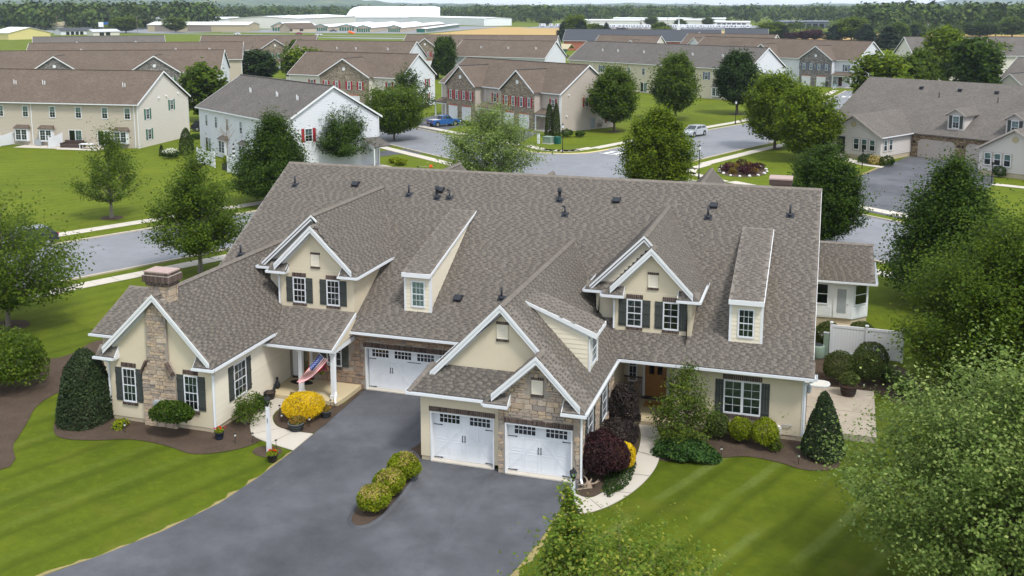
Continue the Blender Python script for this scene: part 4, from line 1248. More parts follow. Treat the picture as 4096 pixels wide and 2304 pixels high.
# --- wing windows and right wall lap siding
fwg = Fr((0, WY, 0), (1, 0, 0), (0, 0, 1), (0, -1, 0))
for (a, b) in ((-15.22, -14.49), (-11.90, -11.18)):
    window(house, fwg, a, b, .98, 2.62, 3, 2, .055, 'curtain_teal', .5)
    shutter(house, fwg, a - .38, a - .01, 1.0, 2.62); shutter(house, fwg, b + .01, b + .38, 1.0, 2.62)
    soldier(BR, house, fwg, a - .04, b + .04, 2.66, 2.88); soldier(BR, house, fwg, a - .06, b + .06, .83, .96, .06, 'brick_sill')
wr = MB(); wr.box(-10.6, -10.40, WY + .2, 6.6, .22, 3.15); wrw = wr.build('side_wall', 'lap_board_grey', house)
fxr = Fr((-10.40, 0, 0), (0, 1, 0), (0, 0, 1), (1, 0, 0))
for i in range(20):
    z = .24 + i * .15
    segs = [(WY + .02, 6.58)]
    if z + .15 > .95 and z < 2.68: segs = [(WY + .02, .92), (2.88, 6.58)]
    for (a, b) in segs:
        m = MB(); m.hexa([fxr.p(a, z, .022), fxr.p(b, z, .022), fxr.p(b, z + .148, .004), fxr.p(a, z + .148, .004), fxr.p(a, z, 0), fxr.p(b, z, 0), fxr.p(b, z + .148, 0), fxr.p(a, z + .148, 0)]); m.build('siding_board', 'lap_board_grey', wrw)
window(house, fxr, 1.38, 2.42, .98, 2.66, 3, 2, .06, 'curtain_teal', .5)
shutter(house, fxr, .95, 1.36, 1.0, 2.65); shutter(house, fxr, 2.44, 2.86, 1.0, 2.65)
m = Pieces('foundation_wall', 'foundation', house); m.box(-15.88, -10.42, WY + .02, WY + .3, -.05, .22); m.box(-10.62, -10.43, WY, 6.6, -.05, .22); m.box(-.42, 0, .02, .3, -.05, .2); m.box(9.3, 15.04, 6.63, 6.9, -.05, .25); m.box(14.9, 15.04, 6.6, 28, -.05, .25); m.box(-18.45, -15.9, 2.5, 2.7, -.05, .2)

# --- stone faces: garage gable, its right side, long wall behind porch and big door, entry
sw = MB()
SY = -.19
SA, SB_ = 3.08, 6.575
sw.prism([(SA, SY, 0), (3.38, SY, 0), (3.38, SY, 2.27), (6.24, SY, 2.27), (6.24, SY, 0), (SB_, SY, 0), (SB_, SY, 3.3), (4.8, SY, 5.2), (SA, SY, 3.3)], (0, .2, 0))
sw.box(SB_ - .2, SB_, .01, 6.6, 0, 3.1)
sgw = sw.build('stone_wall', 'stone_mortar', house)
fs = Fr((0, SY, 0), (1, 0, 0), (0, 0, 1), (0, -1, 0))
def okg(u, v):
    if 3.34 < u < 6.28 and v < 2.50: return False
    if 4.44 < u < 5.06 and 3.49 < v < 4.36: return False
    if v > 3.2 and abs(u - 4.8) > (5.25 - v) * .86: return False
    return SA <= u <= SB_
stone_fill(ST, fs, SA, SB_, .0, 5.3, okg, sgw, rng)
fsr = Fr((SB_, 0, 0), (0, 1, 0), (0, 0, 1), (1, 0, 0))
def oks(u, v): return not (.55 < u < 2.45 and .9 < v < 2.75) and not (3.4 < u < 5.3 and .9 < v < 2.75) and v < 3.0
stone_fill(ST, fsr, SY, 6.55, .0, 3.05, oks, sgw, rng)
for a in (1.0, 3.85):
    window(house, fsr, a, a + .98, 1.0, 2.66, 3, 2, .06, 'dark_interior'); shutter(house, fsr, a - .40, a - .01, 1.0, 2.66); shutter(house, fsr, a + .99, a + 1.38, 1.0, 2.66)
BY = 6.62
lw = MB(); lw.box(-10.4, -6.15, BY, BY + .2, 0, 3.1); lw.box(-6.15, -.44, BY + .003, BY + .2, 2.27, 3.1); lw.box(-1.02, -.44, BY + .001, BY + .2, 0, 2.27)
lww = lw.build('stone_wall', 'stone_mortar', house)
fb_ = Fr((0, BY, 0), (1, 0, 0), (0, 0, 1), (0, -1, 0))
def okb(u, v):
    if u > -6.2 and v < 2.5: return False
    if -10.25 < u < -9.0 and v < 2.5: return False
    if -8.75 < u < -7.0 and .95 < v < 2.6: return False
    return True
stone_fill(ST, fb_, -10.38, -.45, .0, 3.05, okb, lww, rng, 'stone_brown', .13, .30)
en = MB(); en.box(6.56, 9.36, 9.1, 9.32, .25, 1.3); enw = en.build('stone_wall', 'stone_mortar', house)
fe = Fr((0, 9.1, 0), (1, 0, 0), (0, 0, 1), (0, -1, 0))
stone_fill(ST, fe, 6.58, 9.34, .3, 1.22, lambda u, v: not 7.5 < u < 8.75, enw, rng, 'stone_brown')
soldier(BR, house, fe, 6.58, 7.5, 1.22, 1.30, .07, 'brick_ledge')

# --- garage doors
def opening_trim(f, a, b, h, depth=.24):
    m = MB()
    m.fbox(f, a, a + .055, 0, h, -.02, .03); m.fbox(f, b - .055, b, 0, h, -.02, .03); m.fbox(f, a + .055, b - .055, h - .055, h, -.02, .03)
    m.fbox(f, a + .03, a + .06, 0, h - .05, -depth, -.02); m.fbox(f, b - .06, b - .03, 0, h - .05, -depth, -.02); m.fbox(f, a + .03, b - .03, h - .06, h - .03, -depth, -.02)
    m.build('door_trim', 'white_paint', house)
    m = MB(); m.fbox(f, a + .03, b - .03, -.05, .06, -depth - .02, .06); m.build('door_apron', 'concrete', house)
f0 = Fr((0, 0, 0), (1, 0, 0), (0, 0, 1), (0, -1, 0))
opening_trim(f0, 0.0, 2.85, 2.24); garage_door(house, f0, .06, 2.79, .07, 2.19, 2, .915, 1.71, 2.15, [.34, 1.69])
soldier(BR, house, f0, -.06, 2.89, 2.26, 2.47)
opening_trim(fs, 3.38, 6.24, 2.24); garage_door(house, fs, 3.44, 6.18, .07, 2.19, 2, .915, 1.71, 2.15, [3.72, 5.07])
soldier(BR, house, fs, 3.33, 6.27, 2.26, 2.47, .05)
opening_trim(fb_, -6.15, -1.02, 2.24); garage_door(house, fb_, -6.06, -1.12, .07, 2.19, 4, .915, 1.71, 2.15, [-5.87, -4.65, -3.43, -2.21])
soldier(BR, house, fb_, -6.25, -.9, 2.26, 2.50, .06)
louvre(fs, 4.755, 3.61, .47, .60)
louvre(Fr((0, .50, 0), (1, 0, 0), (0, 0, 1), (0, -1, 0)), 3.06, 5.56, .48, .62)
gable_front(2.55, GR, 3.22, 4.80, 5.33, -.60, SY - .02, 3.4, 3.41, 3.2, None, trim, fl=.36, fr_=.20)
for (a, xx) in ((3.64, -1), (5.86, 1)):
    trim.prism([(a, -.62, 3.04), (a, -.18, 3.04), (a, -.18, 3.54), (a, -.62, 3.17)], (.03 * xx, 0, 0))
for (a, xx) in ((-15.33, -1), (-11.17, 1)):
    trim.prism([(a, WF - .02, 3.08), (a, WY, 3.08), (a, WY, 3.64), (a, WF - .02, 3.2)], (.03 * xx, 0, 0))

# --- right unit front window, entry, porch of the left unit
f66 = Fr((0, 6.6, 0), (1, 0, 0), (0, 0, 1), (0, -1, 0))
for (a, b) in ((11.60, 12.42), (12.42, 13.24)): window(house, f66, a, b, .97, 2.55, 2, 2, .06, 'dark_interior', .9)
shutter(house, f66, 11.22, 11.59, .96, 2.54); shutter(house, f66, 13.25, 13.62, .96, 2.54)
soldier(BR, house, f66, 11.54, 13.28, 2.57, 2.80); soldier(BR, house, f66, 11.56, 13.28, .80, .94, .06, 'brick_sill')
m = MB(); m.fbox(fe, 7.62, 8.66, .38, 2.50, 0, .05); ed = m.build('entry_door', 'wood_door', house)
for (a, b, c, d) in ((7.82, 8.06, 1.50, 2.36), (8.22, 8.46, 1.50, 2.36)):
    m = MB(); m.fpoly(fe, [(a, c), (b, c), (b, d - .08), ((a + b) / 2, d), (a, d - .08)], .05, .056); m.build('pane', 'car_glass', ed)
for (a, b, c, d) in ((7.76, 8.10, .52, .86), (8.18, 8.52, .52, .86), (7.76, 8.10, .94, 1.40), (8.18, 8.52, .94, 1.40)):
    m = MB(); m.fbox(fe, a, b, c, d, .05, .062); m.build('raised_panel', 'wood_door', ed)
m = MB(); m.tube(fe.p(8.58, 1.35, .05), fe.p(8.58, 1.35, .12), .035); m.build('door_knob', 'black_iron', ed)
m = MB(); m.fbox(fe, 7.50, 7.61, .3, 2.6, 0, .06); m.fbox(fe, 8.67, 8.78, .3, 2.6, 0, .06); m.fbox(fe, 7.61, 8.67, 2.51, 2.62, 0, .06); m.build('door_frame', 'white_paint', house)
soldier(BR, house, fe, 7.45, 8.85, .20, .36, .10, 'brick_step')
window(house, fe, 6.78, 7.22, 1.02, 2.62, 2, 2, .06, 'dark_interior'); window(house, fe, 8.92, 9.28, 1.02, 2.62, 1, 2, .06, 'dark_interior')
m = MB(); m.box(6.60, 9.34, 6.30, 9.1, .0, .22); m.build('entry_slab', 'porch_concrete', house)
m = MB(); m.box(6.56, 9.4, 6.4, 9.2, 2.96, 3.0); m.build('porch_ceiling', 'soffit_white', house)
m = MB(); m.prism([(-10.39, 4.16, 0), (-6.50, 4.16, 0), (-6.42, 5.35, 0), (-6.40, 6.62, 0), (-10.39, 6.62, 0)], (0, 0, .22)); m.build('porch_slab', 'porch_concrete', house)
for (x, y) in ((-8.68, 4.62), (-6.90, 4.58)):
    m = MB(); m.box(x - .10, x + .10, y - .10, y + .10, .22, 2.56); m.box(x - .14, x + .14, y - .14, y + .14, .22, .40); m.box(x - .13, x + .13, y - .13, y + .13, 2.40, 2.50); m.build('porch_post', 'white_paint', house)
m = MB(); m.box(-10.38, -6.72, 4.36, 4.62, 2.56, 2.80); m.box(-6.90, -6.70, 4.62, 6.62, 2.56, 2.80); m.box(-10.38, -6.76, 4.62, 6.6, 2.72, 2.76); m.build('porch_beam', 'white_paint', house)
trim.prism([(-6.70, PY0, PZ0 - .02), (-6.70, PY1, PZ1 - .02), (-6.70, PY1, PZ1 - .22), (-6.70, PY0, PZ0 - .22)], (.035, 0, 0))
m = MB(); m.fbox(fb_, -9.95, -9.28, .34, 2.38, 0, .05); pd = m.build('entry_door', 'wood_door', house)
m = MB(); m.fbox(fb_, -9.86, -9.37, .60, 2.30, .055, .06); m.build('storm_pane', 'glass', pd)
m = MB(); m.fbox(fb_, -10.22, -9.96, .30, 2.46, 0, .07); m.fbox(fb_, -9.27, -9.10, .30, 2.46, 0, .07); m.fbox(fb_, -9.96, -9.27, 2.39, 2.46, 0, .07); m.build('door_frame', 'white_paint', house)
soldier(BR, house, fb_, -10.22, -9.05, .22, .33, .14, 'brick_step')
window(house, fb_, -8.30, -7.46, 1.05, 2.55, 3, 2, .06, 'dark_interior'); shutter(house, fb_, -8.70, -8.31, 1.05, 2.55); shutter(house, fb_, -7.45, -7.08, 1.05, 2.55)
soldier(BR, house, fb_, -8.34, -7.42, .92, 1.03, .06, 'brick_sill')

# --- gutters, corner boards, downspouts
gutter(house, (-6.78, EY - .02, EZ - .03), (GL + .3, EY - .02, EZ - .03), (0, -1, 0)); gutter(house, (GR + .05, EY - .02, EZ - .03), (15.50, EY - .02, EZ - .03), (0, -1, 0))
gutter(house, (GR, -.62, GE - .04), (GR, EY - .1, GE - .04), (1, 0, 0)); gutter(house, (GL - .05, -.38, 3.17), (2.6, -.38, 3.17), (0, -1, 0)); gutter(house, (GL, -.38, 3.17), (GL, 6.1, 3.17), (-1, 0, 0))
gutter(house, (2.6, -.64, 3.13), (3.66, -.64, 3.13), (0, -1, 0)); gutter(house, (5.86, -.64, 3.13), (GR + .1, -.64, 3.13), (0, -1, 0)); gutter(house, (2.6, -.64, 3.13), (2.6, -.4, 3.13), (-1, 0, 0))
gutter(house, (WL - .05, WF - .04, 3.17), (-15.33, WF - .04, 3.17), (0, -1, 0)); gutter(house, (-11.17, WF - .04, 3.17), (WR + .1, WF - .04, 3.17), (0, -1, 0)); gutter(house, (WR, WF - .04, WE - .04), (WR, 4.95, WE - .04), (1, 0, 0))
gutter(house, (-10.42, PY0 - .02, PZ0 - .03), (-6.62, PY0 - .02, PZ0 - .03), (0, -1, 0)); gutter(house, (-18.9, 2.03, 3.17), (-16.2, 2.03, 3.17), (0, -1, 0)); gutter(house, (15.50, EY, EZ - .03), (15.50, EY + .55, EZ - .03), (1, 0, 0))
SF_.box(-6.8, -.9, EY + .0, 6.62, 3.02, 3.06); SF_.box(9.4, 15.45, EY, 6.6, 3.02, 3.06); SF_.box(-.80, 2.6, -.34, .0, 3.02, 3.06); SF_.box(SB_, 6.8, -.2, 6.1, 3.03, 3.07); SF_.box(2.62, 3.6, -.60, -.2, 3.0, 3.04); SF_.box(5.9, 6.8, -.60, -.2, 3.0, 3.04)
SF_.box(WL, -15.35, WF, WY, 3.03, 3.07); SF_.box(-11.15, WR, WF, WY, 3.03, 3.07); SF_.box(-10.4, WR, WY, 6.0, 3.05, 3.09); SF_.box(-18.8, -15.9, 2.06, 2.45, 3.03, 3.07)
cb_ = Pieces('corner_board', 'white_paint', house); cb_.box(-10.43, -10.36, WY - .03, WY + .10, .22, 3.05); cb_.box(15.02, 15.10, 6.57, 6.68, .25, 3.02)
for s_, x in ((1, X1 - .02), (-1, X0 + .02)):
    trim.prism([(x, 7.0 if s_ > 0 else 8.7, mz(7.0 if s_ > 0 else 8.7) - .02), (x, RY, RZ - .02), (x, RY, RZ - .26), (x, 7.0 if s_ > 0 else 8.7, mz(7.0 if s_ > 0 else 8.7) - .26)], (.04 * s_, 0, 0))
SH.emit(house, 300, 'shingle')
ST.emit(house, 300, 'stone_veneer')
BR.emit(house, 300, 'brick_trim')
downspout(house, [(-10.13, WF + .1, 3.05), (-10.36, WY - .04, 2.8), (-10.36, WY - .04, .1)])
downspout(house, [(SB_ + .14, -.45, 3.05), (SB_ + .05, SY - .06, 2.85), (SB_ + .05, SY - .06, .25), (SB_ + .16, -.42, .06)])
downspout(house, [(-16.2, WF, 3.08), (-15.96, WY - .02, 2.85), (-15.96, WY - .02, .9), (-16.1, WY - .3, .7)])
downspout(house, [(-6.72, 4.0, 2.8), (-6.76, 4.52, 2.55), (-6.76, 4.5, .6), (-6.62, 4.15, .35), (-6.50, 3.95, .25)])
downspout(house, [(15.40, 6.05, 3.05), (15.14, 6.55, 2.8), (15.14, 6.55, .3)])
# --- roof fittings: pipes, hooded vents, caps
def rp(x, y): return V((x, y, mz(y)))
def onmain(name, x, y, kind):
    p = rp(x, y)
    nrm = V((0, -SL, 1)).normalized(); upv = V((0, 1, SL)).normalized()
    f = Fr(p, (1, 0, 0), upv, nrm)
    m = MB()
    m.fbox(f, -.20, .20, -.2, .22, .02, .03)
    if kind == 'pipe':
        m.lathe([(.14, -.02), (.11, .10), (.07, .14)], p, 10); m.tube(p, p + V((0, 0, .60)), .055, .055, 10)
    elif kind == 'cap':
        m.lathe([(.16, -.02), (.13, .10), (.085, .16), (.085, .48), (.14, .50), (.14, .56), (.09, .60), (.11, .66), (.06, .72)], p, 12)
    elif kind == 'hook':
        m.lathe([(.13, -.02), (.10, .10), (.05, .14)], p, 10); m.path([p, p + V((0, 0, .42)), p + V((-.06, -.02, .52)), p + V((-.14, -.05, .47))], .05, 8)
    else:
        m.hexa([f.p(-.19, -.20, .03), f.p(.19, -.20, .03), f.p(.21, .20, .03), f.p(-.21, .20, .03), f.p(-.19, -.24, .20), f.p(.19, -.24, .20), f.p(.19, .05, .24), f.p(-.19, .05, .24)])
        m.hexa([f.p(-.19, .05, .03), f.p(.19, .05, .03), f.p(.21, .24, .03), f.p(-.21, .24, .03), f.p(-.19, .05, .24), f.p(.19, .05, .24), f.p(.20, .22, .10), f.p(-.20, .22, .10)])
    m.build(name, 'vent_plastic', house, kind not in ('hood',))
for n_, x, y in [('pipe', -14.79, 15.49), ('hood', -10.93, 15.81), ('pipe', -7.31, 15.25), ('cap', -5.53, 15.15), ('hood', -5.53, 15.73), ('hook', -4.79, 15.20), ('cap', 1.59, 15.51), ('hood', 4.75, 15.71), ('hook', 2.16, 14.49), ('hood', 9.99, 15.73), ('pipe', 9.79, 14.90), ('pipe', 13.92, 15.38), ('hood', -1.84, 8.53), ('pipe', -15.30, 10.11), ('pipe', 0.37, 8.76)]:
    onmain({'pipe': 'vent_pipe', 'hood': 'roof_vent', 'cap': 'flue_cap', 'hook': 'vent_elbow'}[n_], x, y, n_)
m = MB(); m.box(12.78, 13.78, 18.2, 19.2, 7.5, 9.55); m.box(12.68, 13.88, 18.1, 19.3, 9.55, 9.84); m.build('rear_chimney', 'brick_brown', house)
m = MB(); m.box(12.66, 13.90, 18.08, 19.32, 9.84, 9.92); m.build('rear_chimney_slab', 'flue_slab', house)

# ================================================================== GROUND, STREETS, PATHS, BEDS
def sheet(name, pts, z, mat, kind='structure', th=0.0, parent=None):
    m = MB()
    P = [(x, y, z) for x, y in pts]
    a = sum(P[i][0] * P[(i + 1) % len(P)][1] - P[(i + 1) % len(P)][0] * P[i][1] for i in range(len(P)))
    if a < 0: P.reverse()
    if th: m.prism([(x, y, z - th) for x, y, _ in P], (0, 0, th))
    else: m.face(P)
    o = m.build(name, mat, parent)
    if kind and parent is None: o['kind'] = kind
    return o
def smooth(pts, n=3, closed=False):
    out = []
    k = len(pts)
    for i in range(k if closed else k - 1):
        p0 = pts[(i - 1) % k] if closed or i > 0 else pts[i]; p1 = pts[i]; p2 = pts[(i + 1) % k]; p3 = pts[(i + 2) % k] if closed or i < k - 2 else p2
        for j in range(n):
            t = j / n
            out.append(tuple(.5 * (2 * b + (c - a) * t + (2 * a - 5 * b + 4 * c - d) * t * t + (3 * b - a - 3 * c + d) * t ** 3) for a, b, c, d in zip(p0, p1, p2, p3)))
    if not closed: out.append(pts[-1])
    return out
def offset(line, d):
    """line moved sideways by d (positive = to the left of travel)"""
    out = []
    for i, p in enumerate(line):
        a = line[max(0, i - 1)]; b = line[min(len(line) - 1, i + 1)]
        tx, ty = b[0] - a[0], b[1] - a[1]; l = math.hypot(tx, ty) or 1
        out.append((p[0] - ty / l * d, p[1] + tx / l * d))
    return out
def band(name, line, d0, d1, z, mat, th=0.0, kind='structure', parent=None):
    return sheet(name, offset(line, d0) + offset(line, d1)[::-1], z, mat, kind, th, parent)

sheet('ground', [(-9000, -300), (9000, -300), (9000, 9000), (-9000, 9000)], 0.0, 'lawn_grass')
# front lawns, with their mower stripes
sheet('front_lawn_left', [(-34, -30), (-5, -30), (-5, 7), (-20, 8), (-29, 12), (-44, -8)], .004, 'left_grass')
sheet('front_lawn_right', [(4.5, -30), (60, -30), (60, 20), (22, 22), (14, 26), (14, 5), (4.5, 5)], .004, 'front_grass')
sheet('street_lawn', [(-60, -5), (-39.5, -9), (-24, 10), (-17, 12), (-17, 34), (18, 34), (30, 28), (60, 6), (60, 26), (20, 60), (-12, 68), (-60, 90)], .002, 'street_grass')

# streets
mainR = [(-47.5, -5.0), (-35.4, 18.7), (-30.9, 27.7), (-20.0, 49.6), (-13.2, 63.2)]
mainL = [(-60.0, -5.0), (-43.9, 27.4), (-40.4, 34.4), (-30.0, 54.8), (-22.0, 70.4)]
north_R = [(-.4, 86.8), (4.9, 100.2), (8.1, 107.4), (16, 130.0), (24, 155), (30.5, 185), (34, 206)]
north_L = [(-12.0, 94.8), (-10.6, 98.4), (-2.0, 119.6), (3.6, 131.9), (9.5, 150), (16, 178), (20, 204)]
south_W = [(-75, 116.5), (-42.4, 91.0), (-35.6, 85.5), (-24.5, 76.8)]
south_E = [(-9.3, 65.1), (20.4, 41.2), (60, 9.3)]
north_W = [(-82, 134), (-46.2, 109.4), (-36.2, 101.2), (-25.8, 93.6)]
north_E = [(2.8, 72.6), (19.3, 59.3), (21.4, 57.6), (60, 26.6)]
cSW = [(-22.0, 70.4), (-21.6, 72.6), (-22.6, 75.0), (-24.5, 76.8)]
cSE = [(-13.2, 63.2), (-12.6, 64.9), (-11.2, 65.5), (-9.3, 65.1)]
cNW = [(-25.8, 93.6), (-21.5, 89.6), (-17.0, 89.2), (-14.0, 91.0), (-12.0, 94.8)]
cNE = [(-.4, 86.8), (-2.2, 82.0), (-1.8, 77.2), (2.8, 72.6)]
road = mainR + cSE[1:-1] + south_E + north_E[::-1] + cNE[::-1][1:-1] + north_R + north_L[::-1] + cNW[::-1][1:-1] + north_W[::-1] + south_W + cSW[::-1][1:-1] + mainL[::-1]
sheet('street', road, .012, 'asphalt_road')
def kerb(line, side, mat='kerb_concrete'):
    a, b = (0.0, .22) if side > 0 else (-.22, 0.0)
    band('kerb', line, a, b, .11, mat, .12)
for ln, sd_ in ((mainR + cSE[1:] + south_E[1:], -1), (mainL + cSW[1:] + south_W[::-1][1:], 1), (north_R[::-1] + cNE[1:] + north_E[1:], 1)):
    kerb(smooth(ln, 2), sd_)
kerb(north_W, 1); kerb(smooth(cNW, 4), 1, 'kerb_paint'); kerb(north_L, 1)
# sidewalks, cut into slabs by their joints
def walk(line, d0, d1, step=1.55, z=.045, mat='concrete', gap=.018):
    L = [0.0]
    for a, b in zip(line[:-1], line[1:]): L.append(L[-1] + math.hypot(b[0] - a[0], b[1] - a[1]))
    def at(s):
        for i in range(len(line) - 1):
            if s <= L[i + 1] or i == len(line) - 2:
                t = (s - L[i]) / max(1e-6, L[i + 1] - L[i]); return (line[i][0] + (line[i + 1][0] - line[i][0]) * t, line[i][1] + (line[i + 1][1] - line[i][1]) * t)
    bed = band('sidewalk', line, d0 - .003 if d0 < d1 else d0 + .003, d1, .02, 'kerb_concrete')
    s = 0.0
    while s < L[-1] - .2:
        e = min(s + step, L[-1])
        k = max(2, int((e - s) / .8) + 1)
        seg = [at(s + gap + (e - s - 2 * gap) * i / (k - 1)) for i in range(k)]
        band('slab', seg, d0, d1, z, mat, .03, None, bed)
        s = e
walk([(-44, -3), (-35.4, 18.7), (-30.9, 27.7), (-23, 43.6)], -1.45, -2.85)
walk([(-57.5, 0), (-43.9, 27.4), (-30.0, 54.8), (-23.6, 67.4)], 2.7, 4.1)
walk([(-75, 116.5), (-42.4, 91.0), (-24.5, 76.8)], -1.4, -2.8, 1.6)
walk([(-82, 134), (-46.2, 109.4), (-25.8, 93.6)], 1.5, 2.9, 1.6)
walk(smooth([(-25.8, 93.6), (-21.5, 89.6), (-17.0, 89.2), (-14.0, 91.0), (-12.0, 94.8)], 2), 2.2, 3.6, 1.6)
walk(north_L, 1.6, 3.0, 1.7); walk(north_R, -1.5, -2.9, 1.7)
walk([(4.0, 71.8), (19.3, 59.3), (45, 38.6)], 2.4, 3.8, 1.7); walk([(-6, 62.4), (20.4, 41.2), (45, 21.4)], -2.0, -3.4, 1.7)
walk([(-.4, 86.8), (-1.9, 82.5), (-1.6, 77.6), (3.4, 72.2)], 2.0, 3.2, 1.6)
# zebra crossing over the street's north leg, and the one far up it
cwm = empty('zebra_crossing', (-10, 90, 0), 0, 'white ladder-striped crosswalk painted across the street by the corner lamp', 'crosswalk')
def zebra(root, a, b, wd, n):
    ax, ay = a; dx, dy = (b[0] - a[0]), (b[1] - a[1]); l = math.hypot(dx, dy); ux, uy = dx / l, dy / l; px, py = -uy, ux
    ox, oy = root.location.x, root.location.y
    def q(s0, s1, t0, t1, nm):
        m = MB(); m.face([(ax + ux * s + px * t - ox, ay + uy * s + py * t - oy, .018) for s, t in ((s0, t0), (s1, t0), (s1, t1), (s0, t1))]); m.build(nm, 'road_paint', root)
    q(0, l, 0, .22, 'edge_line'); q(0, l, wd, wd + .22, 'edge_line')
    for i in range(n): q(l * (i + .3) / n, l * (i + .75) / n, .3, wd - .08, 'stripe')
zebra(cwm, (-12.6, 91.4), (-1.2, 86.6), 2.4, 9)
cw2 = empty('zebra_crossing', (22, 187, 0), 0, 'far white crosswalk beside the second street sign up the road', 'crosswalk')
zebra(cw2, (18.2, 187), (31, 184), 2.8, 9)

# our driveway with its raised edge round the shrub island
drive = [(-6.20, 6.62), (-6.30, 5.2), (-6.1, 1.04), (-6.11, -.93), (-6.22, -3.5), (-6.5, -5.9), (-7.3, -8.4), (-8.3, -10.4), (-9.5, -12.4), (-11.5, -17), (-13, -26), (4.6, -26), (5.1, -13), (5.6, -9), (5.95, -6.9), (6.18, -5.2), (6.29, -3.7), (6.3, -2.75), (6.55, -1.1), (6.6, .05), (-.42, .05), (-.42, 6.62)]
sheet('driveway', drive, .010, 'asphalt_drive')
edge = [(-6.25, 5.2), (-6.1, 1.04)] and smooth([(-6.11, -.95), (-6.22, -3.5), (-6.5, -5.9), (-7.3, -8.4), (-8.3, -10.4), (-9.5, -12.4), (-11.5, -17)], 6)
rj = random.Random(3)
e2 = [(x - .03 - rj.random() ** 2 * .26, y) for x, y in edge]
sheet('verge', edge + e2[::-1], .0075, 'dry_grass')
edge = smooth([(6.3, -2.9), (6.29, -3.7), (6.18, -5.2), (5.95, -6.9), (5.6, -9), (5.1, -13)], 6)
sheet('verge', edge + [(x + .04 + rj.random() ** 2 * .26, y) for x, y in edge][::-1], .0075, 'dry_grass')
isl = smooth([(-1.05, .6), (-.45, .0), (-.10, -.9), (.10, -2.4), (.16, -4.0), (.10, -5.2), (-.18, -5.95), (-.62, -6.15), (-1.05, -5.85), (-1.27, -5.2), (-1.40, -3.5), (-1.5, -1.2), (-1.25, .3)], 4, True)
isl_in = [(-.62 + (x + .62) * .76, -2.8 + (y + 2.8) * .945) for x, y in isl]
m = MB()
for i in range(len(isl)):
    j = (i + 1) % len(isl)
    a, b, c, d_ = isl[i], isl[j], isl_in[j], isl_in[i]
    ma = ((a[0] * .5 + d_[0] * .5), (a[1] * .5 + d_[1] * .5)); mb_ = ((b[0] * .5 + c[0] * .5), (b[1] * .5 + c[1] * .5))
    m.face([(a[0], a[1], .005), (b[0], b[1], .005), (mb_[0], mb_[1], .10), (ma[0], ma[1], .10)]); m.face([(ma[0], ma[1], .10), (mb_[0], mb_[1], .10), (c[0], c[1], .05), (d_[0], d_[1], .05)])
setp(m.build('kerb', 'asphalt_drive', None, True), kind='structure')
def bed(pts, z=.03, n=4):
    P = smooth(pts, n, True)
    return sheet('planting_bed', P, z, 'mulch')
sheet('planting_bed', isl_in, .055, 'mulch')
sheet('planting_bed', [(-.5, .1), (-.42, .9), (-.43, 4.5), (-.9, 2.2), (-1.25, .6), (-.9, .1)], .04, 'mulch')
bed([(-8.0, -.35), (-8.45, -1.45), (-9.97, -2.46), (-11.69, -2.1), (-13.6, -2.0), (-15.22, -2.6), (-16.87, -2.75), (-18.25, -1.4), (-19.4, 1.2), (-17.6, 2.2), (-15.9, 1.2), (-15.8, .0), (-12, .1), (-10.5, .2), (-10.35, 3.9), (-10.0, 3.6), (-9.7, 1.8), (-9.2, .7), (-8.5, .0)])
bed([(-24.2, 9.0), (-24.3, 5.8), (-28.0, 4.9), (-35, 3.0), (-36, -6), (-27, -12), (-17.2, -6.7), (-18.3, -3.9), (-19.4, -1.9), (-20.6, .4), (-20.4, 3.4), (-18.6, 4.6), (-18.9, 7.4), (-21, 8.6)])
bed([(-6.15, .97), (-7.33, .97), (-8.2, 1.33), (-8.86, 2.27), (-8.98, 3.6), (-8.6, 4.12), (-6.6, 4.14), (-6.38, 5.2), (-6.36, 6.5), (-6.18, 6.5), (-6.12, 3.5)], .035, 2)
bed([(9.25, 2.9), (10.65, 3.3), (11.77, 3.85), (12.89, 4.35), (14.23, 4.15), (15.37, 3.75), (16.6, 4.4), (16.5, 6.4), (15.0, 6.8), (12, 6.7), (9.3, 6.7), (9.15, 4.6)])
bed([(6.66, -1.1), (7.4, -1.05), (8.05, .55), (8.27, 2.94), (8.1, 5.0), (7.76, 6.3), (6.65, 6.3), (6.6, 2.5), (6.62, 0)], .03, 3)
bed([(15.1, 13.3), (16.3, 13.4), (18.2, 13.9), (19.6, 12.4), (21.0, 12.6), (20.2, 17.5), (18.4, 18.6), (16.1, 19.3), (15.1, 20.5)])
bed([(-7.7, -.95), (-7.0, -.75), (-6.5, -1.1), (-6.6, -1.7), (-7.2, -1.8), (-7.75, -1.5)], .02)
sheet('planting_bed', smooth([(6.6 + 2.9 * math.cos(a), 82.2 + 4.6 * math.sin(a)) for a in [i * .628 for i in range(10)]], 2, True), .03, 'mulch')
# garden paths of exposed aggregate, slab by slab
def path_slabs(name, A, B, cuts, mat='aggregate', z=.05):
    base = sheet(name, A + B[::-1], .022, 'mortar')
    n = len(A)
    for a, b in zip(cuts[:-1], cuts[1:]):
        def ip(L, t):
            i = min(int(t * (n - 1)), n - 2); f = t * (n - 1) - i
            return (L[i][0] + (L[i + 1][0] - L[i][0]) * f, L[i][1] + (L[i + 1][1] - L[i][1]) * f)
        ts = [a + .004 + (b - a - .008) * k / 6 for k in range(7)]
        sheet('slab', [ip(A, t) for t in ts] + [ip(B, t) for t in ts][::-1], z, mat, None, .03, base)
A = smooth([(8.62, 6.3), (9.05, 4.9), (9.3, 2.65), (9.05, .67), (8.42, -1.11), (7.58, -2.36), (6.6, -2.85)], 4)
B = smooth([(7.81, 6.3), (8.15, 5.0), (8.31, 2.94), (8.09, .55), (7.45, -1.07), (7.05, -1.32), (6.56, -1.12)], 4)
path_slabs('garden_path', A, B, [0, .16, .30, .45, .60, .78, 1])
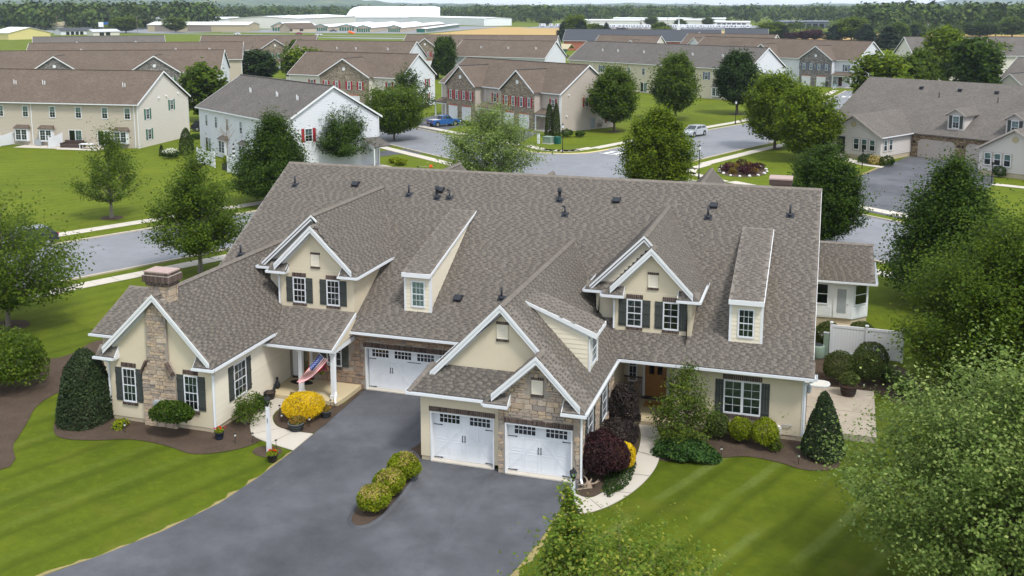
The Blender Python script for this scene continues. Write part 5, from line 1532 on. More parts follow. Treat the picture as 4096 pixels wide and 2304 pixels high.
A = smooth([(-10.2, 4.16), (-10.12, 3.4), (-9.73, 1.79), (-9.24, .75), (-8.45, -.15), (-7.17, -.62), (-6.08, -.9)], 4)
B = smooth([(-8.75, 4.16), (-9.02, 3.5), (-8.94, 2.3), (-8.27, 1.32), (-7.6, .98), (-6.9, .90), (-6.08, .90)], 4)
path_slabs('garden_path', A, B, [0, .35, .62, .8, 1])
pt = sheet('patio', [(15.16, 7.4), (18.22, 7.4), (18.34, 13.0), (15.16, 13.2)], .02, 'mortar')
for (a, b) in ((7.4, 10.1), (10.13, 13.1)): sheet('slab', [(15.2, a), (18.24 + (a - 7.4) * .02, a), (18.24 + (b - 7.4) * .02, b), (15.2, b)], .30 if a < 8 else .302, 'concrete_patio', None, .3, pt)
# neighbour driveways
sheet('driveway', [(18.6, 79.2), (22.1, 89.6), (26.2, 100.6), (35.3, 95.0), (33.2, 80.4), (27.5, 66), (22.5, 58.9), (18.6, 62.2)], .014, 'asphalt_drive')
sheet('verge', [(18.6, 62.4), (18.6, 79.2), (22.1, 89.6), (21.8, 89.8), (18.2, 79.3), (18.3, 62.6)], .016, 'dry_grass')
band('driveway_apron', [(19.3, 59.3), (24.8, 54.8)], 2.3, 3.9, .055, 'concrete', .03)
sheet('driveway', [(-50.2, 128.2), (-40.2, 118.0), (-40.9, 106.6), (-46.0, 110.0), (-50.5, 121)], .014, 'asphalt_drive')
sheet('driveway', [(-33, 114.5), (-26.0, 110), (-25.5, 97.5), (-31.5, 99.5)], .013, 'asphalt_drive')
sheet('driveway', [(-40.5, 76.5), (-37.5, 82.6), (-34.5, 84.2), (-38.5, 87.4), (-43.0, 82.0)], .013, 'asphalt_drive')
path_slabs('garden_path', [(17.6, 95.4), (18.6, 92.6), (20.2, 90.6), (22.2, 89.2)], [(18.9, 96.0), (19.8, 93.6), (21.0, 91.6), (22.6, 90.2)], [0, .5, 1], 'concrete')
path_slabs('garden_path', [(33.0, 80.3), (36, 79), (42, 77)], [(33.4, 81.6), (36.4, 80.2), (42, 78.4)], [0, .4, 1], 'concrete')

# ================================================================== THINGS IN THE FRONT YARD
def lamp_post(loc, label, h=2.1, mat='white_vinyl', number=None):
    t = empty('lamp_post', loc, 0, label, 'lamp post')
    m = MB(); w = .085
    m.hexa([(-w, -w, 0), (w, -w, 0), (w, w, 0), (-w, w, 0), (-w * .72, -w * .72, h), (w * .72, -w * .72, h), (w * .72, w * .72, h), (-w * .72, w * .72, h)]); m.build('post', mat, t)
    m = MB(); m.lathe([(.06, h), (.035, h + .05), (.035, h + .10), (.10, h + .13)], n=8); m.lathe([(.155, h + .34), (.10, h + .42), (.03, h + .45), (.03, h + .48), (.012, h + .54)], n=6)
    for i in range(6):
        a = i * math.pi / 3; m.tube((math.cos(a) * .085, math.sin(a) * .085, h + .12), (math.cos(a) * .14, math.sin(a) * .14, h + .35), .010, .010, 4)
    m.build('lantern_frame', 'black_iron', t)
    m = MB(); m.lathe([(.08, h + .12), (.132, h + .34)], n=6); m.build('lantern_glass', 'glass', t)
    m = MB(); m.lathe([(.02, h + .13), (.035, h + .2), (.01, h + .27)], n=8); m.build('bulb', 'petal_white', t)
    if number:
        for i, ch_ in enumerate(number):
            c = bpy.data.curves.new('digit', 'FONT'); c.body = ch_; c.size = .15; c.extrude = .003; c.align_x = 'CENTER'
            o = bpy.data.objects.new('digit_curve', c); COL.objects.link(o)
            bpy.context.view_layer.update()
            me = bpy.data.meshes.new_from_object(o.evaluated_get(bpy.context.evaluated_depsgraph_get()))
            bpy.data.objects.remove(o)
            me.materials.clear(); me.materials.append(MATS['black_iron'])
            d_ = place('house_digit', me, t, (0.0, -.078, h - .62 - i * .13)); d_.rotation_euler = (R(90), R(12), 0)
    return t
lamp_post((-7.03, -1.30, 0), 'white lamp post numbered 57 by the left garden path', number='57')
lamp_post((7.24, -4.17, 0), 'white lamp post at the driveway corner before the right garage door')

def pot(name, label, loc, r, h, mat, plant, seed=1, pl_h=.22, pl_w=None, n=260, lf=.05, extra=None, hoops=False):
    t = empty(name, (loc[0], loc[1], loc[2] if len(loc) > 2 else 0), 0, label, 'planter')
    m = MB(); m.lathe([(r * .72, 0), (r * .8, h * .3), (r, h * .94), (r * 1.06, h * .94), (r * 1.06, h), (r * .94, h), (r * .92, h * .88), (.01, h * .88)], n=18); m.build('tub', mat, t, True)
    if hoops:
        for z in (.22, .45, .7):
            m = MB(); rr = r * (.76 + .24 * z) + .008; m.lathe([(rr, h * z), (rr + .012, h * z), (rr + .014, h * z + .05), (rr, h * z + .05)], n=18); m.build('hoop', 'rubber', t)
    m = MB(); m.lathe([(r * .92, h * .86), (r * .5, h * .9), (.01, h * .9)], n=14); m.build('soil', 'mulch', t)
    if plant:
        v, f, p = shrub_mesh(seed, pl_w or r * 1.8, pl_h, n, lf, plant, 'ball', .1)
        v = v + np.array([0, 0, h * .86]); place('foliage', npmesh('foliage', v, f, plant), t)
    if extra:
        rs = np.random.RandomState(seed); k = extra[1]
        c = np.stack([rs.normal(size=k) * r * .45, rs.normal(size=k) * r * .45, h + pl_h * rs.uniform(.6, 1.0, k)], 1)
        v, f = leaf_quads(c, unitv(rs.normal(size=(k, 3)) + np.array([0, 0, 1.5])), np.full(k, .045), rs, .9); place('flowers', npmesh('flowers', v, f, extra[0]), t)
    return t
pot('flower_pot', 'black pot of red geraniums on the grass beside the lamp post', (-6.43, -2.05), .24, .34, 'pot_black', 'leaf_privet', 1, .22, extra=('petal_red', 26))
pot('flower_pot', 'dark blue pot of red geraniums at the wing corner downspout', (-9.83, -.80), .21, .36, 'pot_blue', 'leaf_privet', 2, .24, extra=('petal_red', 24))
pot('planter_tub', 'grey half-barrel tub of coleus before the yellow bush', (-7.01, 1.05), .36, .42, 'pot_grey', 'coleus', 3, .30, n=420, lf=.06, hoops=True)
pot('planter_tub', 'small grey tub of orange coleus right of the yellow bush by the driveway', (-6.42, 2.80), .25, .36, 'pot_grey', 'coleus', 4, .26, hoops=True)
pot('planter_tub', 'pot of coleus behind the yellow bush at the porch edge', (-8.75, 3.95), .24, .32, 'pot_grey', 'coleus', 5, .24)
pot('planter_tub', 'empty black tub at the corner of path and lap-sided wall', (-10.1, 4.0), .28, .40, 'pot_black', None, 6)
pot('barrel_planter', 'brown wooden half-barrel planter with a green bush on the concrete patio', (17.12, 12.2, .30), .42, .56, 'barrel_wood', 'leaf_boxwood', 7, .75, .85, 1400, .045, hoops=True)

def path_light(loc, label):
    t = empty('path_light', (loc[0], loc[1], .02), 0, label, 'garden light', 'small black garden path lights')
    m = MB(); m.tube((0, 0, 0), (0, 0, .34), .012, n=6); m.build('stake', 'black_iron', t)
    m = MB(); m.lathe([(.03, .34), (.045, .36), (.045, .44)], n=8); m.build('lens', 'metal_light', t)
    m = MB(); m.lathe([(.055, .44), (.05, .47), (.012, .49)], n=8); m.build('cap', 'black_iron', t)
for q in [(-8.67, 2.45), (-8.05, 1.56), (-6.61, 1.55), (-6.67, 3.76), (-6.83, -1.05), (-.7, -5.07), (11.81, 3.95), (9.68, 3.05), (-14.3, -1.5), (-8.9, -1.0), (17.9, 13.6), (15.0, 4.2), (-8.2, -.7)]:
    path_light(q, 'short black stake light in a mulch bed')

# flag on the porch post
fl = empty('flag', (-6.97, 4.48, 1.98), 0, 'stars and stripes flag flying from the right porch post', 'flag')
m = MB(); m.tube((0, 0, 0), (-.38, -.50, .72), .016, .014, 8); m.build('pole', 'white_vinyl', fl)
m = MB(); m.lathe([(.02, -.02), (.03, .0), (.02, .03), (.005, .045)], (-.38, -.50, .74), 8); m.build('finial', 'leaf_gold', fl)
NX, NY = 30, 13
hA = V((-.375, -.49, .66)); hB = V((-.06, -.16, .26)); tA = V((-1.55, -.62, -.84)); tB = V((-1.30, -.50, -.88))
grid = []
for j in range(NY + 1):
    b_ = j / NY; h0 = hA.lerp(hB, b_); t0 = tA.lerp(tB, b_)
    for i in range(NX + 1):
        a_ = i / NX
        p = h0.lerp(t0, a_) + V((0, .09 * math.sin(a_ * 9 + b_ * 2.5) * (.3 + a_) + .05 * math.sin(b_ * 9 + a_ * 4), -.12 * math.sin(a_ * math.pi) * (.4 + b_)))
        grid.append(p)
fm = {'flag_red': MB(), 'flag_white': MB(), 'flag_blue': MB()}
for j in range(NY):
    for i in range(NX):
        q = [grid[j * (NX + 1) + i], grid[j * (NX + 1) + i + 1], grid[(j + 1) * (NX + 1) + i + 1], grid[(j + 1) * (NX + 1) + i]]
        k = 'flag_blue' if (i < 13 and j < 7) else ('flag_red' if j % 2 == 0 else 'flag_white')
        fm[k].face(q)
cl = MB(); cl.v = []
fm['flag_blue'].build('canton', 'flag_blue', fl); fm['flag_red'].build('red_stripes', 'flag_red', fl); fm['flag_white'].build('white_stripes', 'flag_white', fl)
st_ = MB()
for j in range(5):
    for i in range(6):
        u_, v_ = (i * 2 + 1.2 + (j % 2)) , j * 1.35 + .8
        i0, j0 = int(u_), int(v_); c = grid[j0 * (NX + 1) + i0]
        ex = (grid[j0 * (NX + 1) + i0 + 1] - c).normalized(); ey = (grid[(j0 + 1) * (NX + 1) + i0] - c).normalized(); nn = ex.cross(ey).normalized()
        for s_ in (.006, -.006):
            pts = []
            for k in range(10):
                a_ = k * math.pi / 5; r_ = .026 if k % 2 == 0 else .011
                pts.append(c + ex * (r_ * math.cos(a_)) + ey * (r_ * math.sin(a_)) + nn * s_)
            st_.face(pts)
st_.build('stars', 'flag_white', fl)
# hanging basket of petunias
hb = empty('hanging_basket', (-7.55, 4.62, 1.38), 0, 'hanging basket of pink and yellow petunias under the porch beam', 'hanging basket')
v, f, p = shrub_mesh(5, .62, .46, 420, .05, 'petal_pink', 'ball', .1); v = v + np.array([0, 0, .05])
place('flowers', npmesh('flowers', v, f, 'petal_pink'), hb)
v, f, p = shrub_mesh(6, .52, .42, 260, .05, 'leaf_privet', 'ball', .1); v = v + np.array([0, 0, .03]); place('leaves', npmesh('leaves', v, f, 'leaf_privet'), hb)
m = MB(); m.lathe([(.10, 0), (.17, .12), (.19, .20)], n=12); m.build('basket', 'pot_black', hb)
m = MB()
for a_ in (0, 2.1, 4.2): m.tube((math.cos(a_) * .18, math.sin(a_) * .18, .2), (0, 0, .95), .006, n=4)
m.tube((0, 0, .95), (0, 0, 1.22), .006, n=4); m.build('hanger', 'black_iron', hb)
# mats, porch chair, ornaments, wall lantern
m = MB(); m.lathe([(.62, 0), (.62, .018), (.58, .022)], (0, 0, 0), 28); o = m.build('door_mat', 'rubber', None); o.location = (-9.45, 6.0, .225); o.scale = (1, .5, 1); setp(o, 'black oval mat before the left unit front door', 'mat')
t = empty('door_mat', (8.15, 8.40, .225), 0, 'orange-brown doormat with a dark horse figure at the right unit front door', 'mat')
m = MB(); m.box(-.44, .44, -.36, .36, 0, .015); m.build('pile', 'doormat', t)
m = MB()
for pts in ([(-.16, .02), (.10, .03), (.14, .10), (.20, .16), (.24, .12), (.18, .02), (.12, -.06), (-.14, -.06), (-.26, .06), (-.22, .10)], [(.08, -.05), (.12, -.05), (.14, -.20), (.11, -.20)], [(-.14, -.05), (-.09, -.05), (-.12, -.2), (-.16, -.19)], [(.0, -.05), (.04, -.05), (.02, -.2), (-.01, -.2)], [(-.06, -.05), (-.02, -.05), (-.07, -.18), (-.1, -.18)]):
    m.face([(a_, b_, .018) for a_, b_ in pts])
m.build('horse_figure', 'black_iron', t)
t = empty('porch_chair', (7.02, 7.95, .22), R(25), 'dark teal chair in the right unit entry recess', 'chair')
m = MB(); m.box(-.28, .28, -.27, .25, .38, .44); m.build('seat', 'teal_cloth', t)
for i in range(5):
    m = MB(); m.box(-.27 + i * .11, -.18 + i * .11, .24, .28, .44, .98); m.build('back_slat', 'teal_cloth', t)
for (x, y) in ((-.26, -.25), (.26, -.25), (-.26, .24), (.26, .24)):
    m = MB(); m.box(x - .03, x + .03, y - .03, y + .03, 0, .62); m.build('leg', 'teal_cloth', t)
for x in (-.28, .28):
    m = MB(); m.box(x - .05, x + .05, -.29, .28, .62, .65); m.build('armrest', 'teal_cloth', t)
for (x, y, s_, lb) in ((-10.2, 4.9, 1.0, 'dark bird ornament on the porch by the lap-sided wall'), (-10.22, 4.62, .55, 'small dark ornament beside the bird ornament on the porch')):
    t = empty('garden_ornament', (x, y, .22), R(30), lb, 'ornament')
    m = MB(); m.lathe([(.05 * s_, 0), (.13 * s_, .10 * s_), (.14 * s_, .22 * s_), (.08 * s_, .36 * s_), (.05 * s_, .44 * s_), (.075 * s_, .52 * s_), (.04 * s_, .6 * s_), (.005, .62 * s_)], n=10); m.build('body', 'vent_plastic', t, True)
    m = MB(); m.tube((0, -.05 * s_, .52 * s_), (0, -.18 * s_, .50 * s_), .025 * s_, .004, 6); m.build('beak', 'vent_plastic', t)
t = empty('wall_lantern', (15.12, 6.78, 2.25), 0, 'grey wall lantern at the right corner of the front wall', 'lantern')
m = MB(); m.lathe([(.05, .0), (.10, .05), (.12, .28), (.13, .30), (.04, .40), (.01, .44)], (.16, 0, 0), 6); m.build('lantern', 'steel_grey', t)
m = MB(); m.tube((-.04, 0, .35), (.16, 0, .42), .015); m.box(-.05, -.03, -.06, .06, .2, .44); m.build('bracket', 'steel_grey', t)
# gas meter low on the right wall
t = empty('gas_meter', (14.05, 6.52, .0), 0, 'grey gas meter and pipes low on the right front wall', 'gas meter')
m = MB(); m.path([(-.34, 0, -.02), (-.34, 0, .72), (-.18, 0, .80), (0, 0, .62)], .025, 6); m.path([(.05, 0, .62), (.20, 0, .74), (.55, 0, .74), (.55, .06, .74)], .025, 6); m.build('pipe', 'steel_grey', t)
m = MB(); m.box(-.12, .14, -.10, .08, .30, .60); m.lathe([(.09, .60), (.10, .66), (.05, .70)], (.0, -.02, 0), 10); m.build('meter', 'metal_light', t)
m = MB(); m.lathe([(.09, .42), (.11, .46), (.09, .50)], (-.34, -.02, 0), 10); m.build('regulator', 'steel_grey', t)
# driftwood by the corner of the garage
t = empty('driftwood', (6.98, -.45, .03), R(20), 'weathered driftwood stump at the right garage corner', 'driftwood')
rj = random.Random(5)
m = MB(); m.lathe([(.17, 0), (.15, .10), (.10, .22), (.03, .27)], n=9); m.build('stump', 'dead_wood', t)
for i in range(8):
    a_ = rj.uniform(0, 6.28); m = MB(); p0 = V((0, 0, .12)); p1 = V((math.cos(a_) * .28, math.sin(a_) * .28, rj.uniform(.05, .28))); m.tube(p0, p1, .05, .03, 6); m.tube(p1, p1 + V((math.cos(a_ + .5) * .2, math.sin(a_ + .5) * .2, rj.uniform(-.05, .1))), .03, .008, 6); m.build('root', 'dead_wood', t)
m = MB(); m.tube((-.5, -.25, .04), (.1, -.15, .06), .035, .03, 7); m.build('branch', 'dead_wood', t)
# white vinyl fence panel, air unit, tub at the right end
fz = empty('vinyl_fence', (16.3, 18.9, 0), R(-3), 'white vinyl privacy fence panel behind the round boxwoods', 'fence')
for x in (0, 1.85, 3.7):
    m = MB(); m.box(x - .065, x + .065, -.065, .065, 0, 1.86); m.build('post', 'white_vinyl', fz)
    m = MB(); m.box(x - .09, x + .09, -.09, .09, 1.86, 1.90); m.box(x - .06, x + .06, -.06, .06, 1.90, 1.93); m.build('post_cap', 'white_vinyl', fz)
for x in (0, 1.85):
    for z in (.08, 1.62): m = MB(); m.box(x + .065, x + 1.785, -.035, .035, z, z + .14); m.build('rail', 'white_vinyl', fz)
    for i in range(11):
        m = MB(); a_ = x + .07 + i * .1555; m.box(a_ + .003, a_ + .1525, -.014, .014, .22, 1.62); m.build('plank', 'white_vinyl', fz)
t = empty('air_unit', (15.62, 18.2, 0), 0, 'round green air conditioner at the house right side', 'air conditioner')
m = MB(); m.lathe([(.36, .05), (.38, .1), (.38, .70), (.36, .74), (.30, .76)], n=20); m.build('casing', 'utility_green', t, True)
m = MB(); m.lathe([(.30, .765), (.05, .78)], n=20); m.build('fan_grille', 'vent_plastic', t)
t = empty('utility_box', (16.05, 18.55, 0), 0, 'grey-green utility box at the left end of the white fence', 'utility box')
m = MB(); m.box(-.14, .14, -.1, .1, .1, 1.35); m.build('cabinet', 'utility_green', t); m = MB(); m.box(-.15, .15, -.11, .11, 1.35, 1.40); m.build('lid', 'steel_grey', t)
t = empty('plastic_tub', (15.62, 13.2, .02), 0, 'white rounded plastic tub behind the right house corner', 'tub')
m = MB(); P = [(-.55, -.42), (.35, -.42), (.58, -.3), (.64, .0), (.58, .3), (.35, .42), (-.55, .42)]
m.prism([(x, y, 0) for x, y in P], (0, 0, .34)); m.build('shell', 'white_vinyl', t); m = MB(); m.prism([(x * 1.05, y * 1.05, .34) for x, y in P], (0, 0, .05)); m.build('rim', 'white_vinyl', t)
m = MB(); m.prism([(x * .9, y * .9, .391) for x, y in P], (0, 0, .01)); m.build('liner', 'metal_light', t)
t = empty('wood_steps', (15.55, 21.4, 0), 0, 'small grey wooden step platform by the sunroom', 'steps')
for i in range(5): m = MB(); m.box(-.4, .75, -.5 + i * .22, -.30 + i * .22, .30, .34); m.build('plank', 'metal_light', t)
m = MB(); m.box(-.38, .73, -.48, .58, 0, .30); m.build('frame', 'foundation', t)

# ================================================================== SHRUBS ROUND THE HOUSE
shrub('golden_shrub', 'round golden-yellow bush in the circular bed before the porch', (-7.35, 2.35), 1.95, 1.30, 9000, .035, 'leaf_gold', seed=11, rough=.025)
shrub('golden_shrub', 'small golden-yellow bush beside the purple barberry and right path', (7.98, 1.65), 1.05, 1.20, 4200, .035, 'leaf_gold', seed=12, rough=.05, d=1.2)
shrub('holly_shrub', 'tall dark egg-shaped holly at the left corner of the stone-chimney wing', (-17.05, -.75), 2.55, 3.45, 17000, .055, 'leaf_holly', 'bullet', 13, .03)
shrub('holly_shrub', 'dark cone-shaped holly at the right front corner of the house', (15.95, 5.35), 1.95, 3.0, 14000, .05, 'leaf_holly', 'cone', 14, .03)
shrub('azalea_shrub', 'flat-topped green shrub with bare stems at the stone chimney foot', (-12.0, -1.10), 2.1, 1.05, 4200, .06, 'leaf_deep', seed=15, d=1.3, rough=.06, stems=True).location.z = .62
shrub('azalea_shrub', 'thin light-green shrub against the lap-sided wing wall', (-9.55, .85), 1.5, 1.6, 1500, .055, 'leaf_maple', seed=16, rough=.18, shell=.3, stems=True)
shrub('azalea_shrub', 'low ragged green shrub left of the porch path', (-9.75, 2.5), 1.0, .95, 900, .055, 'leaf_deep', seed=17, rough=.15, shell=.4)
shrub('barberry_shrub', 'large round dark-purple barberry beside the right garage corner', (7.35, .75), 2.05, 1.95, 11000, .05, 'leaf_barberry', seed=18, rough=.06)
shrub('barberry_shrub', 'grey-purple barberry between two others along the path', (7.25, 3.75), 1.7, 1.25, 5500, .05, 'leaf_barberry_grey', seed=19, rough=.08)
shrub('barberry_shrub', 'tall dark-purple barberry at the edge of the entry porch', (7.15, 5.75), 1.55, 2.05, 7000, .05, 'leaf_barberry_grey', seed=20, rough=.08)
# false cypress by the entry: shelves of feathery sprays
def cypress():
    t = empty('false_cypress', (10.15, 4.55, 0), 0, 'irregular yellow-green cypress shrub before the right unit entry', 'shrub')
    rs = np.random.RandomState(4)
    P = []; N = []
    for i in range(120):
        q = rs.beta(1.1, 1.3); a = rs.rand() * 6.28; r_ = (1.28 * (1 - q) ** .75 + .15) * rs.uniform(.45, 1.08)
        c = np.array([math.cos(a) * r_, math.sin(a) * r_, .35 + q * 3.3])
        k = 85
        o = rs.normal(size=(k, 3)) * np.array([.20, .20, .10]) + np.array([math.cos(a), math.sin(a), .25]) * rs.normal(size=(k, 1)) * .18
        P.append(c + o); N.append(unitv(rs.normal(size=(k, 3)) * .6 + np.array([math.cos(a) * .4, math.sin(a) * .4, .9])))
    v, f = leaf_quads(np.concatenate(P), np.concatenate(N), .05 * rs.uniform(.6, 1.4, 120 * 85), rs)
    place('foliage', npmesh('foliage', v, f, 'leaf_conifer'), t)
    m = MB(); m.tube((0, 0, 0), (.05, 0, 2.9), .09, .02, 7)
    for i in range(22):
        a = rs.rand() * 6.28; z = rs.uniform(.3, 2.6); m.tube((0, 0, z), (math.cos(a) * (1.2 - z * .3), math.sin(a) * (1.2 - z * .3), z + .25), .022, .006, 5)
    m.build('trunk', 'bark', t)
cypress()
shrub('juniper_mat', 'broad low green juniper spreading over the bed by the right path', (10.35, 3.65), 2.7, .95, 9000, .06, 'leaf_juniper', 'mat', 21, .1, d=2.2)
shrub('privet_shrub', 'left of three clipped light-green shrubs under the right front window', (11.45, 6.0), 1.15, 1.25, 3600, .045, 'leaf_boxwood', seed=22, rough=.08)
shrub('privet_shrub', 'middle of three clipped light-green shrubs under the right front window', (12.5, 5.75), 1.0, 1.15, 3600, .045, 'leaf_privet', seed=23, rough=.07)
shrub('privet_shrub', 'right of three clipped light-green shrubs under the right front window', (13.5, 5.55), 1.2, 1.35, 4200, .045, 'leaf_privet', seed=24, rough=.07)
shrub('seedling', 'small loose green plant below the gas meter', (14.0, 5.25), .6, .65, 520, .05, 'leaf_maple', seed=25, rough=.15)
shrub('ground_cover', 'dark green ground cover along the inner edge of the right path', (8.0, 1.4), 1.1, .28, 3600, .04, 'leaf_dark', 'mat', 26, .1, d=5.4, cat='ground cover')
for (x, y, w, h, s_, lb) in ((-.40, -2.05, 1.28, 1.15, 31, 'privet shrub nearest the garage in the driveway island'), (-.42, -3.45, 1.22, 1.05, 32, 'middle privet shrub of the driveway island'), (-.40, -4.85, 1.28, 1.05, 33, 'privet shrub at the rounded end of the driveway island')):
    shrub('island_shrub', lb, (x, y, .05), w, h, 5200, .045, 'leaf_privet', seed=s_, rough=.05, tip=('leaf_privet_tip', .55))
for (x, y, w, h, s_, lb) in ((16.75, 14.7, 1.75, 1.65, 41, 'round clipped boxwood nearest the house corner before the white fence'), (18.0, 15.0, 1.7, 1.75, 42, 'round clipped boxwood before the fence, right of its twin'), (18.35, 16.9, 1.8, 1.6, 43, 'round clipped boxwood closest to the white fence'),
                             (16.2, 20.1, 1.55, 1.5, 44, 'clipped boxwood rising behind the left end of the white fence'), (18.0, 21.0, 1.6, 1.45, 45, 'clipped boxwood rising behind the middle of the white fence')):
    shrub('boxwood', lb, (x, y), w, h, 6200, .042, 'leaf_boxwood', seed=s_, rough=.02)
shrub('leafy_shrub', 'large loose light-green shrub in the far left mulch bed', (-23.8, 1.6), 4.6, 2.9, 9000, .085, 'leaf_maple', seed=51, rough=.09, shell=.6, stems=True)
shrub('leafy_shrub', 'small yellow-green shrub at the left edge in the mulch', (-20.9, -4.6), 1.4, 1.5, 1600, .06, 'leaf_privet', seed=52, rough=.1, shell=.5)
shrub('seedling', 'little bright-green plant by the wing wall in the mulch', (-14.9, -1.0), .8, .4, 420, .06, 'leaf_privet', seed=53, rough=.15, shape='mat')
def ornamental_grass(loc, label, seed, n=420, h=1.0, sp=.75):
    rs = np.random.RandomState(seed)
    t = empty('ornamental_grass', (loc[0], loc[1], 0), 0, label, 'grass clump')
    m = MB()
    a = rs.rand(n) * 6.28; r_ = rs.rand(n) * .18; ln = rs.uniform(.6, 1.15, n) * h; bend = rs.uniform(.3, 1.0, n) * sp
    V_ = []; F_ = []
    for i in range(n):
        d0 = np.array([math.cos(a[i]), math.sin(a[i]), 0]); s_ = np.array([-d0[1], d0[0], 0]) * .012
        p0 = d0 * r_[i]; p1 = p0 + d0 * bend[i] * .35 + np.array([0, 0, ln[i] * .75]); p2 = p0 + d0 * bend[i] + np.array([0, 0, ln[i] * .8])
        b = len(V_); V_ += [p0 - s_, p0 + s_, p1 + s_, p1 - s_, p2]; F_ += [(b, b + 1, b + 2), (b, b + 2, b + 3), (b + 3, b + 2, b + 4)]
    place('blades', npmesh('blades', np.array(V_), np.array(F_), 'leaf_grassy'), t)
    return t
ornamental_grass((19.0, 15.4), 'tuft of long green grass right of the boxwoods', 1); ornamental_grass((19.6, 14.2), 'nearer tuft of long grass at the right bed edge', 2); ornamental_grass((19.9, 13.2), 'front tuft of long grass half hidden by the maple', 3)

# ================================================================== TREES
def T(label, loc, seed, rz=0.0, name='maple_tree', **k):
    return plant_tree(name, label, tree_mesh(seed, **k), loc, rz)
W_ = (.35, .1)
T('leafy maple at the left edge beside the street sidewalk', (-31.3, 9.6), 1, h=7.5, w=8.2, th=1.6, prof='egg', nclump=150, per=166, lf=0.0988, cs=.075, stretch=2.4, mat='leaf_maple', bark='bark_grey', wind=W_)
T('maple with open crown behind the chimney by the street', (-27.5, 23.9), 2, h=8.9, w=7.6, th=1.9, prof='cone', nclump=170, per=166, lf=0.0988, cs=.08, stretch=1.9, mat='leaf_maple', bark='bark_grey', wind=W_)
T('young tree with thin crown standing alone on the left lawn', (-46.4, 38.0), 3, h=8.4, w=6.4, th=1.9, prof='cone', nclump=85, per=122, lf=0.0988, cs=.075, stretch=2.2, mat='leaf_maple', bark='bark_grey', wind=W_)
T('dense dark-green tree behind the left end of the main roof', (-35.6, 48.6), 4, h=8.9, w=8.4, th=.9, prof='cone', nclump=420, per=157, lf=0.114, cs=.085, stretch=1.3, mat='leaf_deep', name='dense_tree')
T('wind-blown maple before the white gable wall', (-39.3, 69.6), 5, h=8.2, w=8.0, th=2.0, prof='cone', nclump=120, per=148, lf=0.122, cs=.085, stretch=2.0, mat='leaf_deep', wind=W_)
T('dense green street tree right of the white house', (-43.6, 95.5), 6, h=7.4, w=9.0, th=1.3, prof='round', nclump=260, per=105, lf=0.167, cs=.1, mat='leaf_maple', name='street_tree')
T('thin wind-blown maple behind the street tree by the white townhouse', (-48.2, 111.5), 7, h=9.4, w=6.6, th=2.2, prof='egg', nclump=120, per=105, lf=0.152, cs=.085, stretch=2.2, mat='leaf_deep', wind=W_)
T('pale wind-blown maple behind the middle of the roof ridge', (-18.6, 64.2), 8, h=8.2, w=9.4, th=1.4, prof='egg', nclump=160, per=166, lf=0.114, cs=.08, stretch=2.2, mat='leaf_pale', wind=W_)
T('dense bright-green maple beyond the ridge beside the intersection', (-.2, 61.5), 9, h=9.1, w=7.6, th=1.0, prof='oval', nclump=420, per=140, lf=0.122, cs=.09, stretch=1.3, mat='leaf_bright')
T('round green tree at the right gable of the red-shuttered townhouse', (-15.3, 114.4), 10, h=10.2, w=7.6, th=2.0, prof='oval', nclump=300, per=105, lf=0.182, cs=.1, stretch=1.3, mat='leaf_maple', name='round_tree')
T('round green tree on the lawn before the long cream rowhouse', (-8.6, 133.7), 11, h=11.0, w=8.6, th=1.9, prof='oval', nclump=300, per=105, lf=0.198, cs=.1, stretch=1.3, mat='leaf_maple', name='round_tree')
T('dark round tree in a mulch ring behind the street lamp', (.6, 145.9), 12, h=11.4, w=8.6, th=2.2, prof='oval', nclump=320, per=105, lf=0.213, cs=.09, stretch=1.0, mat='leaf_dark', name='round_tree')
T('tall light-green tree left of the grey house roof', (9.2, 102.5), 13, h=10.4, w=8.8, th=1.6, prof='oval', nclump=320, per=122, lf=0.182, cs=.1, stretch=1.3, mat='leaf_bright', name='round_tree')
T('bushy tree before the gable of the grey house', (13.4, 92.6), 14, h=9.0, w=8.2, th=1.2, prof='round', nclump=320, per=122, lf=0.175, cs=.1, stretch=1.3, mat='leaf_bright', name='round_tree')
T('dense dark tree just beyond the right end of the main ridge', (15.6, 45.6), 15, h=8.4, w=6.8, th=.8, prof='oval', nclump=420, per=148, lf=0.106, cs=.085, stretch=1.2, mat='leaf_deep', name='dense_tree')
T('large dense dark-green maple left of the two big trees at the right', (23.6, 31.6), 16, h=9.5, w=8.4, th=.9, prof='cone', nclump=520, per=175, lf=0.106, cs=.085, stretch=1.4, mat='leaf_deep')
T('biggest maple at the right edge behind the white fence', (25.0, 14.6), 17, h=9.5, w=9.6, th=1.0, prof='egg', nclump=620, per=190, lf=.085, cs=.07, stretch=1.6, mat='leaf_maple', wind=W_)
T('foreground maple with pale wind-turned leaves at the lower right corner', (21.8, -4.8), 18, h=8.5, w=9.0, th=1.4, prof='egg', nclump=400, per=230, lf=.07, cs=.066, stretch=2.2, mat='leaf_pale', wind=(.6, .1))
T('tulip tree with a tall leader rising at the bottom edge below the lamp post', (8.4, -9.7), 19, h=4.7, w=1.9, th=1.0, prof='cone', nclump=110, per=60, lf=.07, cs=.075, stretch=2.4, lift=.2, mat='leaf_tulip', name='tulip_tree')
T('low spreading tulip tree crown along the bottom edge of the right lawn', (10.4, -10.9), 20, h=3.7, w=6.0, th=1.0, prof='vase', nclump=230, per=60, lf=.07, cs=.05, stretch=2.6, lift=.2, mat='leaf_tulip', name='tulip_tree')
